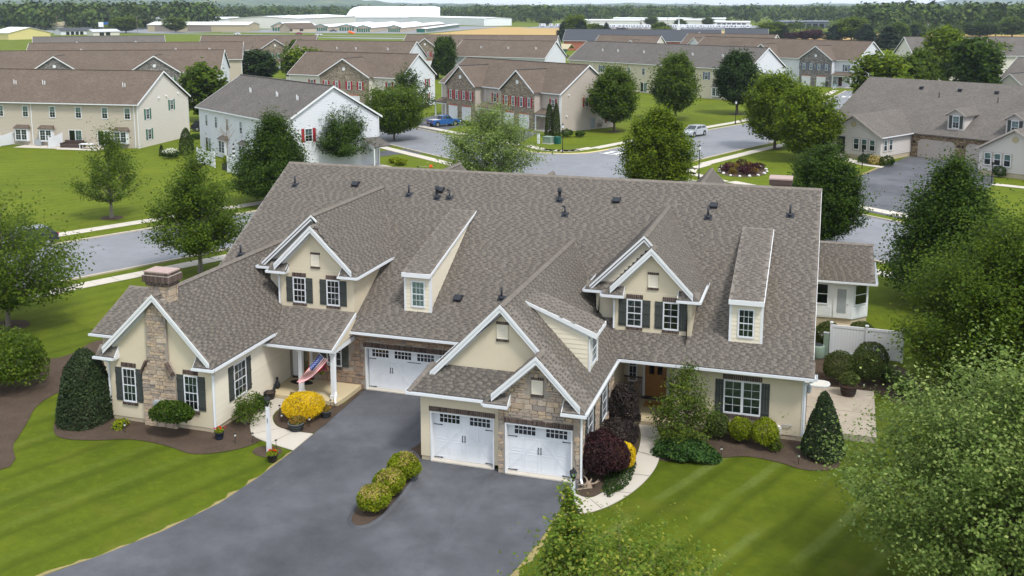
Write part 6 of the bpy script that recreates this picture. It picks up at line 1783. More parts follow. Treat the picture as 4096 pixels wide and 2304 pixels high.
# shared crowns for the trees further off
PM = {}
def proto(k, **kw):
    PM[k] = tree_mesh(**kw)
proto('rd', seed=60, h=10, w=8, th=1.6, prof='oval', nclump=200, per=42, lf=.36, cs=.11, stretch=1.2, mat='leaf_maple')
proto('br', seed=61, h=10, w=8, th=1.6, prof='round', nclump=200, per=42, lf=.36, cs=.11, stretch=1.3, mat='leaf_bright')
proto('dk', seed=62, h=10, w=8, th=1.2, prof='oval', nclump=200, per=42, lf=.36, cs=.10, stretch=1.0, mat='leaf_dark')
proto('dp', seed=65, h=10, w=8.5, th=1.2, prof='round', nclump=220, per=42, lf=.36, cs=.10, stretch=1.2, mat='leaf_deep')
proto('sp', seed=63, h=10, w=6, th=.6, prof='cone', nclump=200, per=42, lf=.30, cs=.09, stretch=1.2, hollow=.3, mat='leaf_spruce')
proto('pu', seed=64, h=10, w=11, th=1.2, prof='round', nclump=180, per=40, lf=.45, cs=.11, mat='leaf_purple')
def mid(key, label, x, y, h, w=None, rz=0.0, group=None):
    nm = {'rd': 'shade_tree', 'br': 'shade_tree', 'dk': 'shade_tree', 'dp': 'shade_tree', 'sp': 'spruce_tree', 'pu': 'plum_tree'}[key]
    bw = {'rd': 8, 'br': 8, 'dk': 8, 'dp': 8.5, 'sp': 6, 'pu': 11}[key]
    return plant_tree(nm, label, PM[key], (x, y), rz, ((w or h * .8) / bw, (w or h * .8) / bw, h / 10), group=group)
for a in [('br', 'bright round tree behind the grey house roof beside the second street', 24.5, 155.6, 10.6, 9.8), ('rd', 'tree between the cream house and the grey house ridge', 34.3, 192.3, 10.2, 8.0), ('br', 'tall bright tree before the cream gable at the right', 41.9, 222.4, 13.8, 10.0), ('dp', 'broad conical dark-green tree above the grey house ridge at right', 43.0, 176.7, 13.0, 11.5),
          ('br', 'small bright tree near the right edge before the far grey roof', 58.7, 255.3, 9.8, 9.5), ('rd', 'bright round tree hiding the red-shuttered gable behind the grey house', 30.0, 172.0, 9.4, 9.5), ('br', 'light tree at the far right edge over the grey roof', 66.0, 262.0, 8.8, 8.0),
          ('dk', 'dark round tree above the white townhouse roof', -122.2, 189.3, 8.2, 11.0), ('br', 'bright tree between the white roof and the stone-gabled rowhouse', -104.9, 181.3, 9.0, 10.5), ('rd', 'bright round tree amid the brown rowhouse roofs at left', -166.0, 198.3, 8.6, 10.5),
          ('rd', 'green tree in the gap left of the white townhouse', -83.5, 108.6, 9.6, 8.6), ('dp', 'green tree before the red-shuttered stone gable in the middle', -79.6, 210.4, 11.2, 6.4), ('rd', 'tree at the stone gable left of the tall bright one', -135.0, 232.0, 9.0, 8.0),
          ('br', 'tall bright tree between two spruces at the field edge', -113.0, 494.0, 14.0, 13.0), ('br', 'small bright tree by the wheat field edge', -130.0, 612.0, 7.5, 12.0), ('rd', 'willowy tree by the grey church roof', -86.0, 611.0, 8.6, 14.0), ('br', 'yellow-green tree above the long rowhouse ridge', -65.0, 486.0, 8.0, 12.0), ('dk', 'dark tree beside the yellow-green one above the long ridge', -56.0, 479.0, 6.8, 12.0),
          ('br', 'bright tree left of the spruce and purple plums', -16.0, 575.0, 9.6, 18.0), ('br', 'big bright tree behind the purple plums', 28.0, 552.0, 12.4, 18.0), ('rd', 'green tree behind the cream gable ridge', 51.0, 535.0, 10.4, 12.0), ('rd', 'round olive tree by the utility pole field', 66.0, 613.0, 8.6, 13.0), ('dp', 'broad green tree mass at the right tree line', 104.0, 640.0, 9.0, 22.0), ('rd', 'loose light tree near the right edge of the tree line', 123.0, 648.0, 12.0, 18.0),
          ('br', 'bright round tree before the far left trailers', -453.0, 565.0, 11.2, 19.0), ('br', 'round tree before the tan metal barn', -430.0, 590.0, 10.5, 17.0), ('rd', 'round tree in front of the low grey sheds', -144.0, 925.0, 9.0, 14.0), ('rd', 'round tree mid-way along the low grey sheds', -112.0, 890.0, 7.0, 12.0), ('rd', 'round tree at the right end of the low grey sheds', -91.0, 925.0, 8.0, 13.0), ('rd', 'tree at the left of the grey sheds', -240.0, 900.0, 8.0, 14.0)]:
    mid(a[0], a[1], a[2], a[3], a[4], a[5], a[2] * .7)
for a in [(-119, 490, 10.6, 9, 'blue-green spruce left of the tall bright tree'), (-109, 489, 11.0, 11, 'blue-green spruce right of the tall bright tree'), (-8, 568, 7.8, 8, 'small spruce left of the purple plums'), (19, 549, 8.4, 13, 'spruce right of the purple plums'), (34, 498, 9.8, 13, 'spruce above the blue-shuttered rowhouse gable'), (41, 437, 10.0, 15, 'nearest spruce of the group by the cream gable'), (60, 560, 8.6, 12, 'spruce behind the cream house ridge'),
          (-139, 222, 6.2, 6.6, 'spruce on the far lawn above the left rowhouses'), (-152, 236, 4.4, 5.2, 'smaller spruce right of its twin above the left rowhouses'), (-122, 615, 8.0, 7, 'dark conifer by the wheat field tree')]:
    mid('sp', a[4], a[0], a[1], a[2], a[3], a[0])
for a in [(-3, 551, 4.2, 8.5, 'leftmost purple plum of the row'), (3.5, 552, 5.0, 9, 'second purple plum of the row'), (9, 555, 5.6, 10, 'rightmost purple plum of the row'), (-113, 620, 4.2, 9, 'purple plum by the wheat field'), (-40, 378, 2.6, 7, 'red-leaved tree at the brick gable')]:
    mid('pu', a[4], a[0], a[1], a[2], a[3], a[0])
# columnar evergreens
def column_tree(label, x, y, w, h, seed, mat='leaf_arbor', n=5200, lf=.07, name='arborvitae', group=None):
    t = empty(name, (x, y, 0), 0, label, 'shrub', group)
    v, f, p = shrub_mesh(seed, w, h, n, lf, mat, 'bullet', .03); place('foliage', npmesh('foliage', v, f, mat), t)
    m = MB(); m.tube((0, 0, 0), (0, 0, h * .7), .06, .02, 6); m.build('trunk', 'bark', t)
column_tree('tall arborvitae, left of the pair at the townhouse corner', -23.3, 106.0, 1.35, 5.0, 71); column_tree('tall arborvitae, right of the pair at the townhouse corner', -22.1, 105.3, 1.3, 5.2, 72)
column_tree('dark columnar evergreen by the red-shuttered far gable', -83.4, 212.3, 2.2, 5.6, 73, lf=.16, n=2600); column_tree('dark clipped evergreen on the lawn between the two rowhouses', -63.5, 74.2, 1.9, 3.6, 74)
column_tree('small green cone shrub left of the white flowers', -65.9, 72.2, .6, 1.5, 75, n=700)
shrub('flower_shrub', 'shrub with white blooms on the lawn by the white townhouse', (-63.6, 70.9), 2.3, 1.2, 1500, .09, 'leaf_dark', seed=76, tip=('petal_white', .8))
for i, (x, y, w, h, mt) in enumerate([(-20.6, 106.2, 1.8, 1.2, 'leaf_deep'), (-18.8, 106.8, 1.4, .9, 'leaf_deep'), (-41.5, 117.0, 1.6, .7, 'leaf_dark'), (-39.0, 115.6, 1.8, .6, 'leaf_dark'), (-36.6, 114.2, 1.4, .9, 'leaf_deep'), (-70.3, 84.2, 1.6, .8, 'leaf_deep'), (-71.5, 88.0, 1.5, .8, 'leaf_deep'), (20.6, 92.6, 2.2, 1.1, 'leaf_dark'), (22.9, 91.5, 2.2, 1.1, 'leaf_dark'), (21.7, 92.0, 2.2, 1.0, 'leaf_privet_tip'), (34.6, 86.2, 1.6, 1.2, 'leaf_dark'), (37.8, 83.6, 1.6, 1.2, 'leaf_dark'), (19.5, 219, 4.5, 3.2, 'leaf_dark'), (16.2, 215, 3.0, 1.6, 'leaf_deep'), (-34.9, 75.8, 1.4, .7, 'leaf_privet'), (-33.4, 74.4, 1.5, .8, 'leaf_privet'), (-92, 77.2, 1.6, .9, 'leaf_dark')]):
    lb = ['rounded green shrub at the corner of the red-shuttered townhouse', 'smaller shrub at the grey side wall of the red-shuttered townhouse', 'low spreading shrub beside the pickup driveway', 'low spreading shrub before the porch of the red-shuttered townhouse', 'green shrub at the porch step of the red-shuttered townhouse', 'shrub at the side wall of the left beige rowhouse', 'second shrub along the left beige rowhouse side wall', 'left dark mound shrub at the grey house front', 'right dark mound shrub at the grey house front', 'pale striped grass clump between two dark mounds', 'dark ball shrub at the right wing of the grey house', 'second ball shrub at the right edge of the grey house', 'large dark shrub by the far blue-shuttered porch', 'smaller shrub by the far blue-shuttered porch', 'yellow-green plant at the white house porch', 'second yellow-green plant at the white house porch', 'shrub at the fence of the left beige rowhouse'][i]
    shrub('foundation_shrub', lb, (x, y), w, h, 900, .10, mt, seed=80 + i, rough=.1)
# barberries and boulders in the round island bed
rj = random.Random(8)
for i in range(13):
    a = i * 2.4; r_ = .35 + .55 * math.sqrt((i + .5) / 13)
    red = i % 2 == 0
    shrub('bed_shrub', 'dark-red barberry in the round island bed' if red else 'yellow-green low shrub in the round island bed', (6.6 + 2.4 * r_ * math.cos(a), 82.2 + 3.9 * r_ * math.sin(a)), 1.25 if red else .9, 1.0 if red else .65, 420, .09, 'leaf_purple' if red else 'coleus', seed=120 + i, rough=.15, group='red barberries of the round bed' if red else 'yellow shrubs of the round bed')
for i in range(16):
    a = i / 16 * 6.28
    m = MB(); m.lathe([(.16, 0), (.2, .08), (.12, .2), (.02, .24)], n=6); o = m.build('boulder', 'metal_light', None, True); o.location = (6.6 + 2.75 * math.cos(a), 82.2 + 4.4 * math.sin(a), .02); o.scale = (rj.uniform(.7, 1.5), rj.uniform(.7, 1.3), rj.uniform(.7, 1.2)); o.rotation_euler = (0, 0, a)
    setp(o, 'pale boulder on the rim of the round island bed', 'boulder', 'boulders ringing the round bed')
# mulch rings at the trunks
for (x, y, r_) in [(-46.4, 38.0, 1.0), (-31.3, 9.6, 1.2), (-15.3, 114.4, 1.1), (.6, 145.9, 1.4), (9.2, 102.5, 1.0), (-8.6, 133.7, .9)]:
    sheet('mulch_ring', [(x + r_ * math.cos(a * .45) * (1 + .12 * math.sin(a * 2.1)), y + r_ * math.sin(a * .45)) for a in range(14)], .02, 'mulch')

# ================================================================== NEIGHBOURING HOUSES
def car_wheel(t, x, y, r, w=.2):
    m = MB(); m.tube((x, y - w / 2, r), (x, y + w / 2, r), r, r, 16); wh = m.build('wheel', 'tyre', t)
    for s_ in (-1, 1):
        m = MB(); m.tube((x, y + s_ * (w / 2 - .01), r), (x, y + s_ * (w / 2 + .012), r), r * .62, r * .6, 12); m.build('rim', 'rim', wh)
def row_house(name, label, FR, ang, L, D, eave, ridge, wall, roofm, front, side=(), over=.35, gables=(), vents=(), left_side=False, detail=True, group=None, side_wall=None, porch=()):
    """long gabled house: root at the front right corner, x runs left (negative) along the front, y to the back"""
    h = empty(name, (FR[0], FR[1], 0), R(ang), label, 'house', group)
    h_ridge = D / 2
    sl = (ridge - eave) / (D / 2 + over)
    m = MB(); m.box(-L, 0, 0, .2, 0, eave); m.build('front_wall', wall, h)
    m = MB(); m.box(-L, 0, D - .2, D, 0, eave); m.build('rear_wall', wall, h)
    for x, nm in ((0, 1), (-L + .2, 0)):
        m = MB(); m.prism([(x - .2, .2, 0), (x - .2, D - .2, 0), (x - .2, D - .2, eave - .05), (x - .2, D / 2, ridge - .25), (x - .2, .2, eave - .05)], (.203 if nm else .2, 0, 0)); m.build('side_wall', side_wall or wall, h)
    for s_ in (0, 1):
        y0, y1 = (-over, D / 2) if s_ == 0 else (D + over, D / 2)
        P = [(-L - over, y0, eave), (over * .7, y0, eave), (over * .7, y1, ridge), (-L - over, y1, ridge)]
        m = MB(); m.prism(P, (0, 0, -.14)); m.build('roof_slope', roofm, h)
    m = MB(); m.bar((-L - over, D / 2, ridge + .04), (over * .7, D / 2, ridge + .04), (0, 0, 1), .3, .06); m.build('ridge_cap', roofm, h)
    gutter(h, (-L - over, -over, eave - .02), (over * .7, -over, eave - .02), (0, -1, 0), .13)
    tr = Pieces('rake_board', 'white_paint', h)
    for x in (over * .7, -L - over):
        for (ya, yb) in ((-over, D / 2), (D + over, D / 2)):
            tr.prism([(x, ya, eave + .01), (x, yb, ridge + .01), (x, yb, ridge - .22), (x, ya, eave - .22)], (.05 if x > -1 else -.05, 0, 0))
    tr2 = Pieces('corner_board', 'white_paint', h)
    for x in (0, -L): tr2.box(x - .1, x + .012 if x == 0 else x + .1, -.012, .1, 0, eave - .1)
    tr2.box(-.09, .012, D - .1, D + .012, 0, eave - .1)
    ff = Fr((0, 0, 0), (1, 0, 0), (0, 0, 1), (0, -1, 0)); fs_ = Fr((0, 0, 0), (0, 1, 0), (0, 0, 1), (1, 0, 0))
    def feat(f, it):
        k = it[0]
        if k == 'w':
            _, u, v, w, hh, sh = it[:6]
            window(h, f, u, u + w, v, v + hh, 2, 2, .09, it[6] if len(it) > 6 else 'dark_interior', 0, detail=detail, lowdark=True)
            if sh: shutter(h, f, u - .42, u - .03, v, v + hh, sh, False); shutter(h, f, u + w + .03, u + w + .42, v, v + hh, sh, False)
        elif k == 'bay':
            _, u, v, w, hh = it
            m = MB(); m.fbox(f, u - .12, u + w + .12, v - .15, v + hh + .12, 0, .45); m.build('bay_box', 'white_paint', h)
            f2 = Fr(f.p(0, 0, .45), f.u, f.v, f.n)
            window(h, f2, u, u + w / 2, v, v + hh, 2, 2, .07, 'curtain_teal', 0, detail=detail); window(h, f2, u + w / 2, u + w, v, v + hh, 2, 2, .07, 'curtain_teal', 0, detail=detail)
            m = MB(); m.hexa([f.p(u - .3, v + hh + .12, .62), f.p(u + w + .3, v + hh + .12, .62), f.p(u + w + .3, v + hh + .12, 0), f.p(u - .3, v + hh + .12, 0), f.p(u - .25, v + hh + .2, .6), f.p(u + w + .25, v + hh + .2, .6), f.p(u + w + .1, v + hh + .6, 0), f.p(u - .1, v + hh + .6, 0)]); m.build('bay_roof', roofm, h)
        elif k == 'slider':
            _, u, v, w, hh = it
            window(h, f, u, u + w / 2, v, v + hh, 1, 1, .06, 'dark_interior', 0, 1, detail=False); window(h, f, u + w / 2, u + w, v, v + hh, 2, 3, .06, 'curtain_pale', 0, 1, detail=detail)
        elif k == 'door':
            _, u, v, w, hh, mt = it
            m = MB(); m.fbox(f, u, u + w, v, v + hh, 0, .05); dd = m.build('door', mt, h); m = MB(); m.fbox(f, u - .1, u, v, v + hh + .1, 0, .07); m.fbox(f, u + w, u + w + .1, v, v + hh + .1, 0, .07); m.build('door_frame', 'white_paint', dd)
            m = MB(); m.tube(f.p(u + w * .88, v + hh * .48, .05), f.p(u + w * .88, v + hh * .48, .1), .035); m.build('door_knob', 'black_iron', dd)
        elif k == 'gar':
            _, u, v, w, hh = it[:5]; mt = it[5] if len(it) > 5 else 'white_vinyl'
            m = MB(); m.fbox(f, u, u + w, v, v + hh, 0, .02); gd = m.build('garage_door', mt, h)
            for i in range(4):
                m = MB(); z = v + hh * i / 4; m.fbox(f, u + .04, u + w - .04, z + .03, z + hh / 4 - .03, .02, .032); m.build('panel', mt, gd)
            m = MB(); m.fbox(f, u - .12, u, v, v + hh + .1, 0, .05); m.fbox(f, u + w, u + w + .12, v, v + hh + .1, 0, .05); m.fbox(f, u, u + w, v + hh, v + hh + .1, 0, .05); m.build('door_trim', 'white_paint' if mt == 'white_vinyl' else 'door_taupe', h)
            if len(it) > 6: m = MB(); m.fbox(f, u - .1, u + w + .1, v + hh + .1, v + hh + .34, 0, .06); m.build('brick_lintel', it[6], h)
        elif k == 'vent':
            _, u, v, r_ = it
            m = MB(); m.tube(f.p(u, v, -.02), f.p(u, v, .06), r_, r_, 20); m.build('round_vent', 'white_paint', h)
        elif k == 'dome':
            m = MB(); m.tube(f.p(it[1], it[2], 0), f.p(it[1], it[2], .18), .14, .11, 8); m.build('dryer_vent', 'white_paint', h)
        elif k == 'spout':
            m = MB(); m.fbox(f, it[1] - .05, it[1] + .05, .1, eave - .2, .01, .09); m.build('downspout', 'gutter_metal', h)
        elif k == 'meter':
            m = MB(); m.fbox(f, it[1], it[1] + .9, 1.5, 1.9, 0, .25)
            for i in range(4): m.fbox(f, it[1] + .06 + i * .21, it[1] + .18 + i * .21, .25, 1.5, .02, .16)
            m.build('electric_meter', 'steel_grey', h)
            m = MB()
            for i in range(4): m.tube(f.p(it[1] + 1.5 + i * .28, .2, .14), f.p(it[1] + 1.5 + i * .28, .85, .14), .05, n=6); m.tube(f.p(it[1] + 1.42 + i * .28, .6, .16), f.p(it[1] + 1.6 + i * .28, .6, .16), .09, n=8)
            m.tube(f.p(it[1] + 1.3, .95, .14), f.p(it[1] + 2.6, .95, .14), .04, n=6); m.build('gas_meter', 'pole_wood', h)
    for it in front: feat(ff, it)
    for it in side: feat(fs_, it)
    for g in gables:
        x0, x1, pj, za, gm = g['x0'], g['x1'], g['proj'], g['apex'], g['mat']
        xa = (x0 + x1) / 2
        ge = g.get('eave', eave)
        m = MB(); m.box(x0, x1, -pj, 0, 0, ge - .05); m.build('gable_bay', g.get('side', wall), h)
        m = MB(); m.prism([(x0 - .004, -pj - .02, 0), (x1 + .004, -pj - .02, 0), (x1 + .004, -pj - .02, ge - .05), (xa, -pj - .02, za - .22), (x0 - .004, -pj - .02, ge - .05)], (0, .12, 0)); m.build('gable_wall', gm, h)
        yb = -over + (za - eave) / sl
        for (xe) in (x0 - .35, x1 + .35):
            P = [(xe, -pj - .35, ge), (xe, -over + (ge - eave) / sl + .1, ge), (xa, yb, za), (xa, -pj - .35, za)]
            m = MB(); m.prism(P, (0, 0, -.13)); m.build('roof_slope', roofm, h)
            tr.prism([(xe, -pj - .37, ge + .02), (xa, -pj - .37, za + .02), (xa, -pj - .37, za - .2), (xe, -pj - .37, ge - .2)], (0, .045, 0))
        m = MB(); m.bar((xa, -pj - .35, za + .04), (xa, yb, za + .04), (0, 0, 1), .25, .05); m.build('ridge_cap', 'roof_dark', h)
        fg = Fr((0, -pj - .02, 0), (1, 0, 0), (0, 0, 1), (0, -1, 0))
        for it in g['feat']: feat(fg, it)
    for p_ in porch:
        x0, x1, pj, z0, z1 = p_
        m = MB(); m.prism([(x0, -pj, z0), (x1, -pj, z0), (x1, .0, z1), (x0, .0, z1)], (0, 0, -.12)); m.build('porch_roof', roofm, h)
        m = MB(); m.box(x0 + .1, x1 - .1, -pj + .1, -pj + .25, z0 - .35, z0 - .13); m.build('porch_beam', 'white_paint', h)
        for x in (x0 + .2, x1 - .2): m = MB(); m.box(x - .08, x + .08, -pj + .1, -pj + .26, 0, z0 - .35); m.build('porch_post', 'white_paint', h)
        m = MB(); m.box(x0, x1, -pj, -.01, -.02, .18); m.build('porch_slab', 'concrete', h)
    for (x, y) in vents:
        z = eave + sl * (y + over)
        for k in (0, .32):
            m = MB(); m.tube((x + k, y, z - .05), (x + k, y, z + (.62 if k == 0 else .5)), .06, .06, 8); m.build('vent_pipe', 'white_paint', h)
    return h
rr_ = random.Random(4)
def wins(xs, v, w=.85, hh=1.45, sh=None): return [('w', x, v, w, hh, sh, rr_.choice(['dark_interior', 'curtain_teal', 'dark_interior'])) for x in xs]
# left beige rowhouse
row_house('row_house', 'long beige rowhouse with brown roof at the left edge, green shutters on its gable', (-73.1, 77.3), 5.5, 62, 13.4, 6.0, 10.1, 'siding_beige', 'roof_brown',
    wins([-2.0, -5.4, -9.4, -13.4, -17.6, -21.5, -26, -30, -34], 3.9, .95, 1.6) + [('bay', -3.4, .75, 1.8, 1.5), ('slider', -6.2, .25, 2.0, 2.05), ('slider', -10.6, .25, 2.0, 2.05), ('bay', -14.8, .75, 1.8, 1.5), ('bay', -18.6, .75, 1.8, 1.5), ('slider', -23.4, .25, 2.0, 2.05), ('spout', -16.2), ('spout', -.5)],
    [('w', 2.0, 3.7, .9, 1.5, 'shutter_green'), ('w', 8.3, 4.4, .9, 1.5, 'shutter_green'), ('w', 2.2, .9, .9, 1.5, 'shutter_green'), ('dome', 5.4, 6.4), ('dome', 7.4, 6.5), ('dome', 10.6, 6.6)], vents=[(-4.0, 3.2), (-16.6, 3.4), (-21.2, 3.4)], side_wall='siding_cream')
# white townhouse with the red shutters on its gable
row_house('row_house', 'white townhouse with grey roof and one red-shuttered gable window', (-42.9, 63.6), -33.5, 24.5, 12.4, 6.0, 9.95, 'siding_white', 'roof_grey',
    wins([-3.2, -7.4, -12.2, -16.2, -19.6, -22.6], 3.6, .8, 1.6) + [('bay', -11.6, .7, 1.7, 1.6), ('bay', -17.6, .7, 1.7, 1.6), ('slider', -7.6, .2, 1.7, 2.0), ('slider', -22.8, .2, 1.7, 2.0), ('spout', -6.0)],
    [('w', 2.4, 3.6, 1.0, 1.6, 'shutter_red'), ('dome', 10.2, 4.6), ('spout', 12.3)], vents=[(-3.4, 3.3), (-8.8, 3.4), (-16.2, 3.4)])
_p = empty('side_porch', (-36.2, 73.9, 0), R(-33.5), 'small white side porch roof at the right end of the white townhouse', 'porch')
m = MB(); m.prism([(0, -2.5, 3.5), (0, 0, 3.5), (3.0, 0, 2.75), (3.0, -2.5, 2.75)], (0, 0, -.14)); m.build('roof', 'roof_grey', _p)
m = MB(); m.prism([(0, -2.52, 3.5), (3.0, -2.52, 2.75), (3.0, -2.52, 2.45), (0, -2.52, 2.5)], (0, .04, 0)); m.build('gable_board', 'siding_white', _p)
m = MB(); m.box(2.75, 2.9, -2.4, -2.25, 0, 2.6); m.build('post', 'white_paint', _p)
m = MB(); m.box(0.02, 3.0, -2.5, 0, 0, .15); m.build('slab', 'concrete', _p)
# stone-fronted townhouse with red shutters (middle)
def bayfeat(x0, x1, sh, gz=2.2, z2=3.5, gar='white_vinyl', lint='brick_red', n=4, gw=2.2):
    w = x1 - x0
    f = [('vent', (x0 + x1) / 2, 7.3, .32)]
    if n == 4:
        xs = [x0 + w * t for t in (.07, .29, .54, .77)]
        f += [('w', x + .3, z2, .72, 1.5, sh, 'curtain_teal') for x in xs]
    f += [('gar', x0 + w * .10, .05, gw, gz, gar, lint), ('gar', x0 + w * .57, .05, gw, gz, gar, lint)]
    return f
row_house('town_house', 'grey-sided townhouse with two stone gables and red shutters across the intersection', (-22.9, 111.1), -33.4, 31, 11.4, 5.9, 10.1, 'siding_grey', 'roof_brown',
    [('w', -2.2, 3.6, .85, 1.4, 'shutter_red'), ('w', -16.5, 3.5, .85, 1.5, 'shutter_red'), ('w', -14.0, 3.5, .85, 1.5, 'shutter_red'), ('door', -17.2, .3, 1.0, 2.1, 'red_door'), ('w', -15.4, .9, .7, 1.3, None), ('w', -13.6, .9, .7, 1.3, None), ('spout', -18.6), ('spout', -.2)],
    [('w', 5.0, 3.6, .85, 1.5, 'shutter_red'), ('w', 9.9, .8, .8, 1.4, 'shutter_red'), ('dome', 1.6, 5.6), ('dome', 7.4, 5.4), ('dome', 7.9, 5.4), ('dome', 1.2, 2.4), ('meter', 6.3)],
    gables=[dict(x0=-12.4, x1=-4.4, proj=1.6, apex=9.2, mat='stone_far_tan', feat=bayfeat(-12.4, -4.4, 'shutter_red')), dict(x0=-27.4, x1=-19.4, proj=1.6, apex=9.2, mat='stone_far_tan', feat=bayfeat(-27.4, -19.4, 'shutter_red'))],
    porch=[(-18.8, -12.4, 1.7, 2.7, 3.3), (-4.3, -.6, 1.7, 2.7, 3.4), (-31, -27.6, 1.7, 2.7, 3.3)])
# second stone-fronted house behind the white one
row_house('town_house', 'white-gabled townhouse with one stone gable and red shutters left of the blue pickup', (-59.6, 135.2), -10, 26, 12, 5.9, 10.1, 'siding_ivory', 'roof_brown',
    [('w', -3.0, 3.5, .9, 1.5, 'shutter_red'), ('w', -21.0, 3.5, .9, 1.5, 'shutter_red')], [('w', 8.8, 3.6, .9, 1.6, 'shutter_red'), ('w', 8.8, .8, .9, 1.6, 'shutter_red'), ('meter', 3.0)],
    gables=[dict(x0=-17.5, x1=-6.2, proj=1.4, apex=9.3, mat='stone_far_tan', feat=bayfeat(-17.5, -6.2, 'shutter_red', gw=2.6))], side_wall='siding_white')
row_house('row_house', 'brown-roofed rowhouse with four pairs of white vents behind the stone-gabled townhouse', (-84.8, 196.6), -1.5, 34, 13, 6.0, 10.1, 'siding_ivory', 'roof_brown', [], [('w', 9.0, 3.6, .9, 1.5, 'shutter_red')], vents=[(-6.4, 3.0), (-15.4, 3.0), (-20.8, 3.0), (-32, 3.0)], side_wall='siding_white')
row_house('town_house', 'far townhouse with stone gables and red shutters right of the brown-roofed row', (-63.0, 259.0), 5.5, 48, 13, 6.0, 10.1, 'siding_cream', 'roof_brown',
    [('w', -34, 3.5, .9, 1.5, 'shutter_red')], [('w', 4.0, 3.4, .9, 1.5, 'shutter_red')], gables=[dict(x0=-44, x1=-36, proj=1.4, apex=9.2, mat='stone_far_tan', feat=bayfeat(-44, -36, 'shutter_red'))], side_wall='siding_white')
row_house('row_house', 'brown-roofed rowhouse with white gable in the middle distance', (-52.6, 210.2), -9.6, 27, 13, 6.0, 10.1, 'siding_white', 'roof_brown', [], [('w', 9.2, 1.0, .9, 1.5, 'shutter_red'), ('dome', 5, 4)], vents=[(-4.0, 3.0), (-12, 3.0), (-20, 3.0)])
# long cream rowhouse, blue shutters
row_house('row_house', 'long cream rowhouse with grey roof and blue-grey shutters behind the round trees', (.6, 170.0), -32.6, 52, 12.5, 6.4, 10.7, 'siding_yellow', 'roof_grey',
    wins([-7, -15, -19, -24, -28.6, -33, -45.6], 3.9, .9, 1.6) + wins([-11, -37.6, -41.6], 3.9, .9, 1.6, 'shutter_blue') + [('bay', -24.4, .7, 1.9, 1.7), ('bay', -19.0, .7, 1.9, 1.7), ('bay', -8.6, .7, 1.9, 1.7), ('slider', -29, .2, 2, 2.1), ('slider', -5.6, .2, 2, 2.1), ('spout', -9), ('spout', -22), ('spout', -44)],
    [('w', 9.0, 3.7, .9, 1.5, 'shutter_blue')], vents=[(-9.0, 3.0), (-17.0, 3.0), (-31.0, 3.0), (-39, 3.0), (-44, 3.0)], side_wall='siding_white')
# blue-shuttered townhouse right
row_house('town_house', 'grey-stone townhouse with slate-blue shutters on the far street', (22.2, 211.8), -33, 50, 12.5, 6.4, 10.8, 'siding_white', 'roof_brown',
    [('w', -3.2, 3.8, 1.0, 1.6, 'shutter_blue'), ('w', -15.2, 3.8, 1.0, 1.6, 'shutter_blue'), ('door', -4.6, .3, 1.0, 2.1, 'red_door'), ('w', -2.4, 1.0, .8, 1.4, None)], [],
    gables=[dict(x0=-14.4, x1=-5.6, proj=1.6, apex=9.6, mat='stone_far_grey', feat=bayfeat(-14.4, -5.6, 'shutter_blue', z2=3.9)), dict(x0=-30, x1=-21.5, proj=1.6, apex=9.6, mat='stone_far_grey', feat=bayfeat(-30, -21.5, 'shutter_blue', z2=3.9))], porch=[(-5.4, -.2, 1.8, 3.0, 3.7)])
row_house('row_house', 'cream-gabled rowhouse with grey roof at the upper right', (41.5, 256.0), 42 - 0, 2, 1, 1, 1.2, 'siding_ivory', 'roof_grey', [], []) if False else None
def gable_right(name, label, FL, ang, L, D, eave, ridge, wall, roofm, feats, gables=()):
    """row house whose LEFT gable shows: root at its front left corner"""
    h = row_house(name, label, (FL[0] + L * math.cos(R(ang)), FL[1] + L * math.sin(R(ang))), ang, L, D, eave, ridge, wall, roofm, [], [], gables=gables)
    f = Fr((-L, 0, 0), (0, -1, 0), (0, 0, 1), (-1, 0, 0))
    for (u, v, w, hh, sh) in feats:
        window(h, f, u, u + w, v, v + hh, 2, 2, .09, 'curtain_teal', 0, lowdark=True); shutter(h, f, u - .42, u - .03, v, v + hh, sh, False); shutter(h, f, u + w + .03, u + w + .42, v, v + hh, sh, False)
    return h
gable_right('row_house', 'cream-gabled rowhouse with grey roof at the upper right, red shutters', (37.0, 243.0), 14, 60, 16, 6.4, 11.0, 'siding_ivory', 'roof_grey', [(-6.0, 3.6, .9, 1.5, 'shutter_red'), (-11.5, 3.6, .9, 1.5, 'shutter_red')], gables=[dict(x0=-29, x1=-20, proj=1.2, apex=9.6, mat='siding_ivory', feat=[]), dict(x0=-13, x1=-5, proj=1.2, apex=9.6, mat='siding_ivory', feat=[])])
# rows of brown roofs at the upper left
row_house('row_house', 'brown-roofed rowhouse with stone gables and green shutters behind the left beige one', (-101.6, 140.6), 24, 62, 13, 6.0, 10.1, 'siding_cream', 'roof_brown',
    [('w', -8, 3.5, .9, 1.5, 'shutter_green')], [('w', 8, 3.4, .9, 1.5, 'shutter_green')], gables=[dict(x0=-17, x1=-7.5, proj=1.5, apex=9.3, mat='stone_far_grey', feat=bayfeat(-17, -7.5, 'shutter_green')), dict(x0=-36, x1=-26.5, proj=1.5, apex=9.3, mat='stone_far_grey', feat=bayfeat(-36, -26.5, 'shutter_green')), dict(x0=-58, x1=-48.5, proj=1.5, apex=9.3, mat='stone_far_grey', feat=bayfeat(-58, -48.5, 'shutter_green'))], side_wall='siding_white')
row_house('row_house', 'third brown roof up at the left, one white gable at its right end', (-123.2, 183.6), 29, 50, 13, 6.0, 10.1, 'siding_beige', 'roof_brown', [], [('w', 8, 3.4, .9, 1.5, 'shutter_green')], vents=[(-8, 3.2), (-16, 3.2), (-38, 3.2)], side_wall='siding_white')
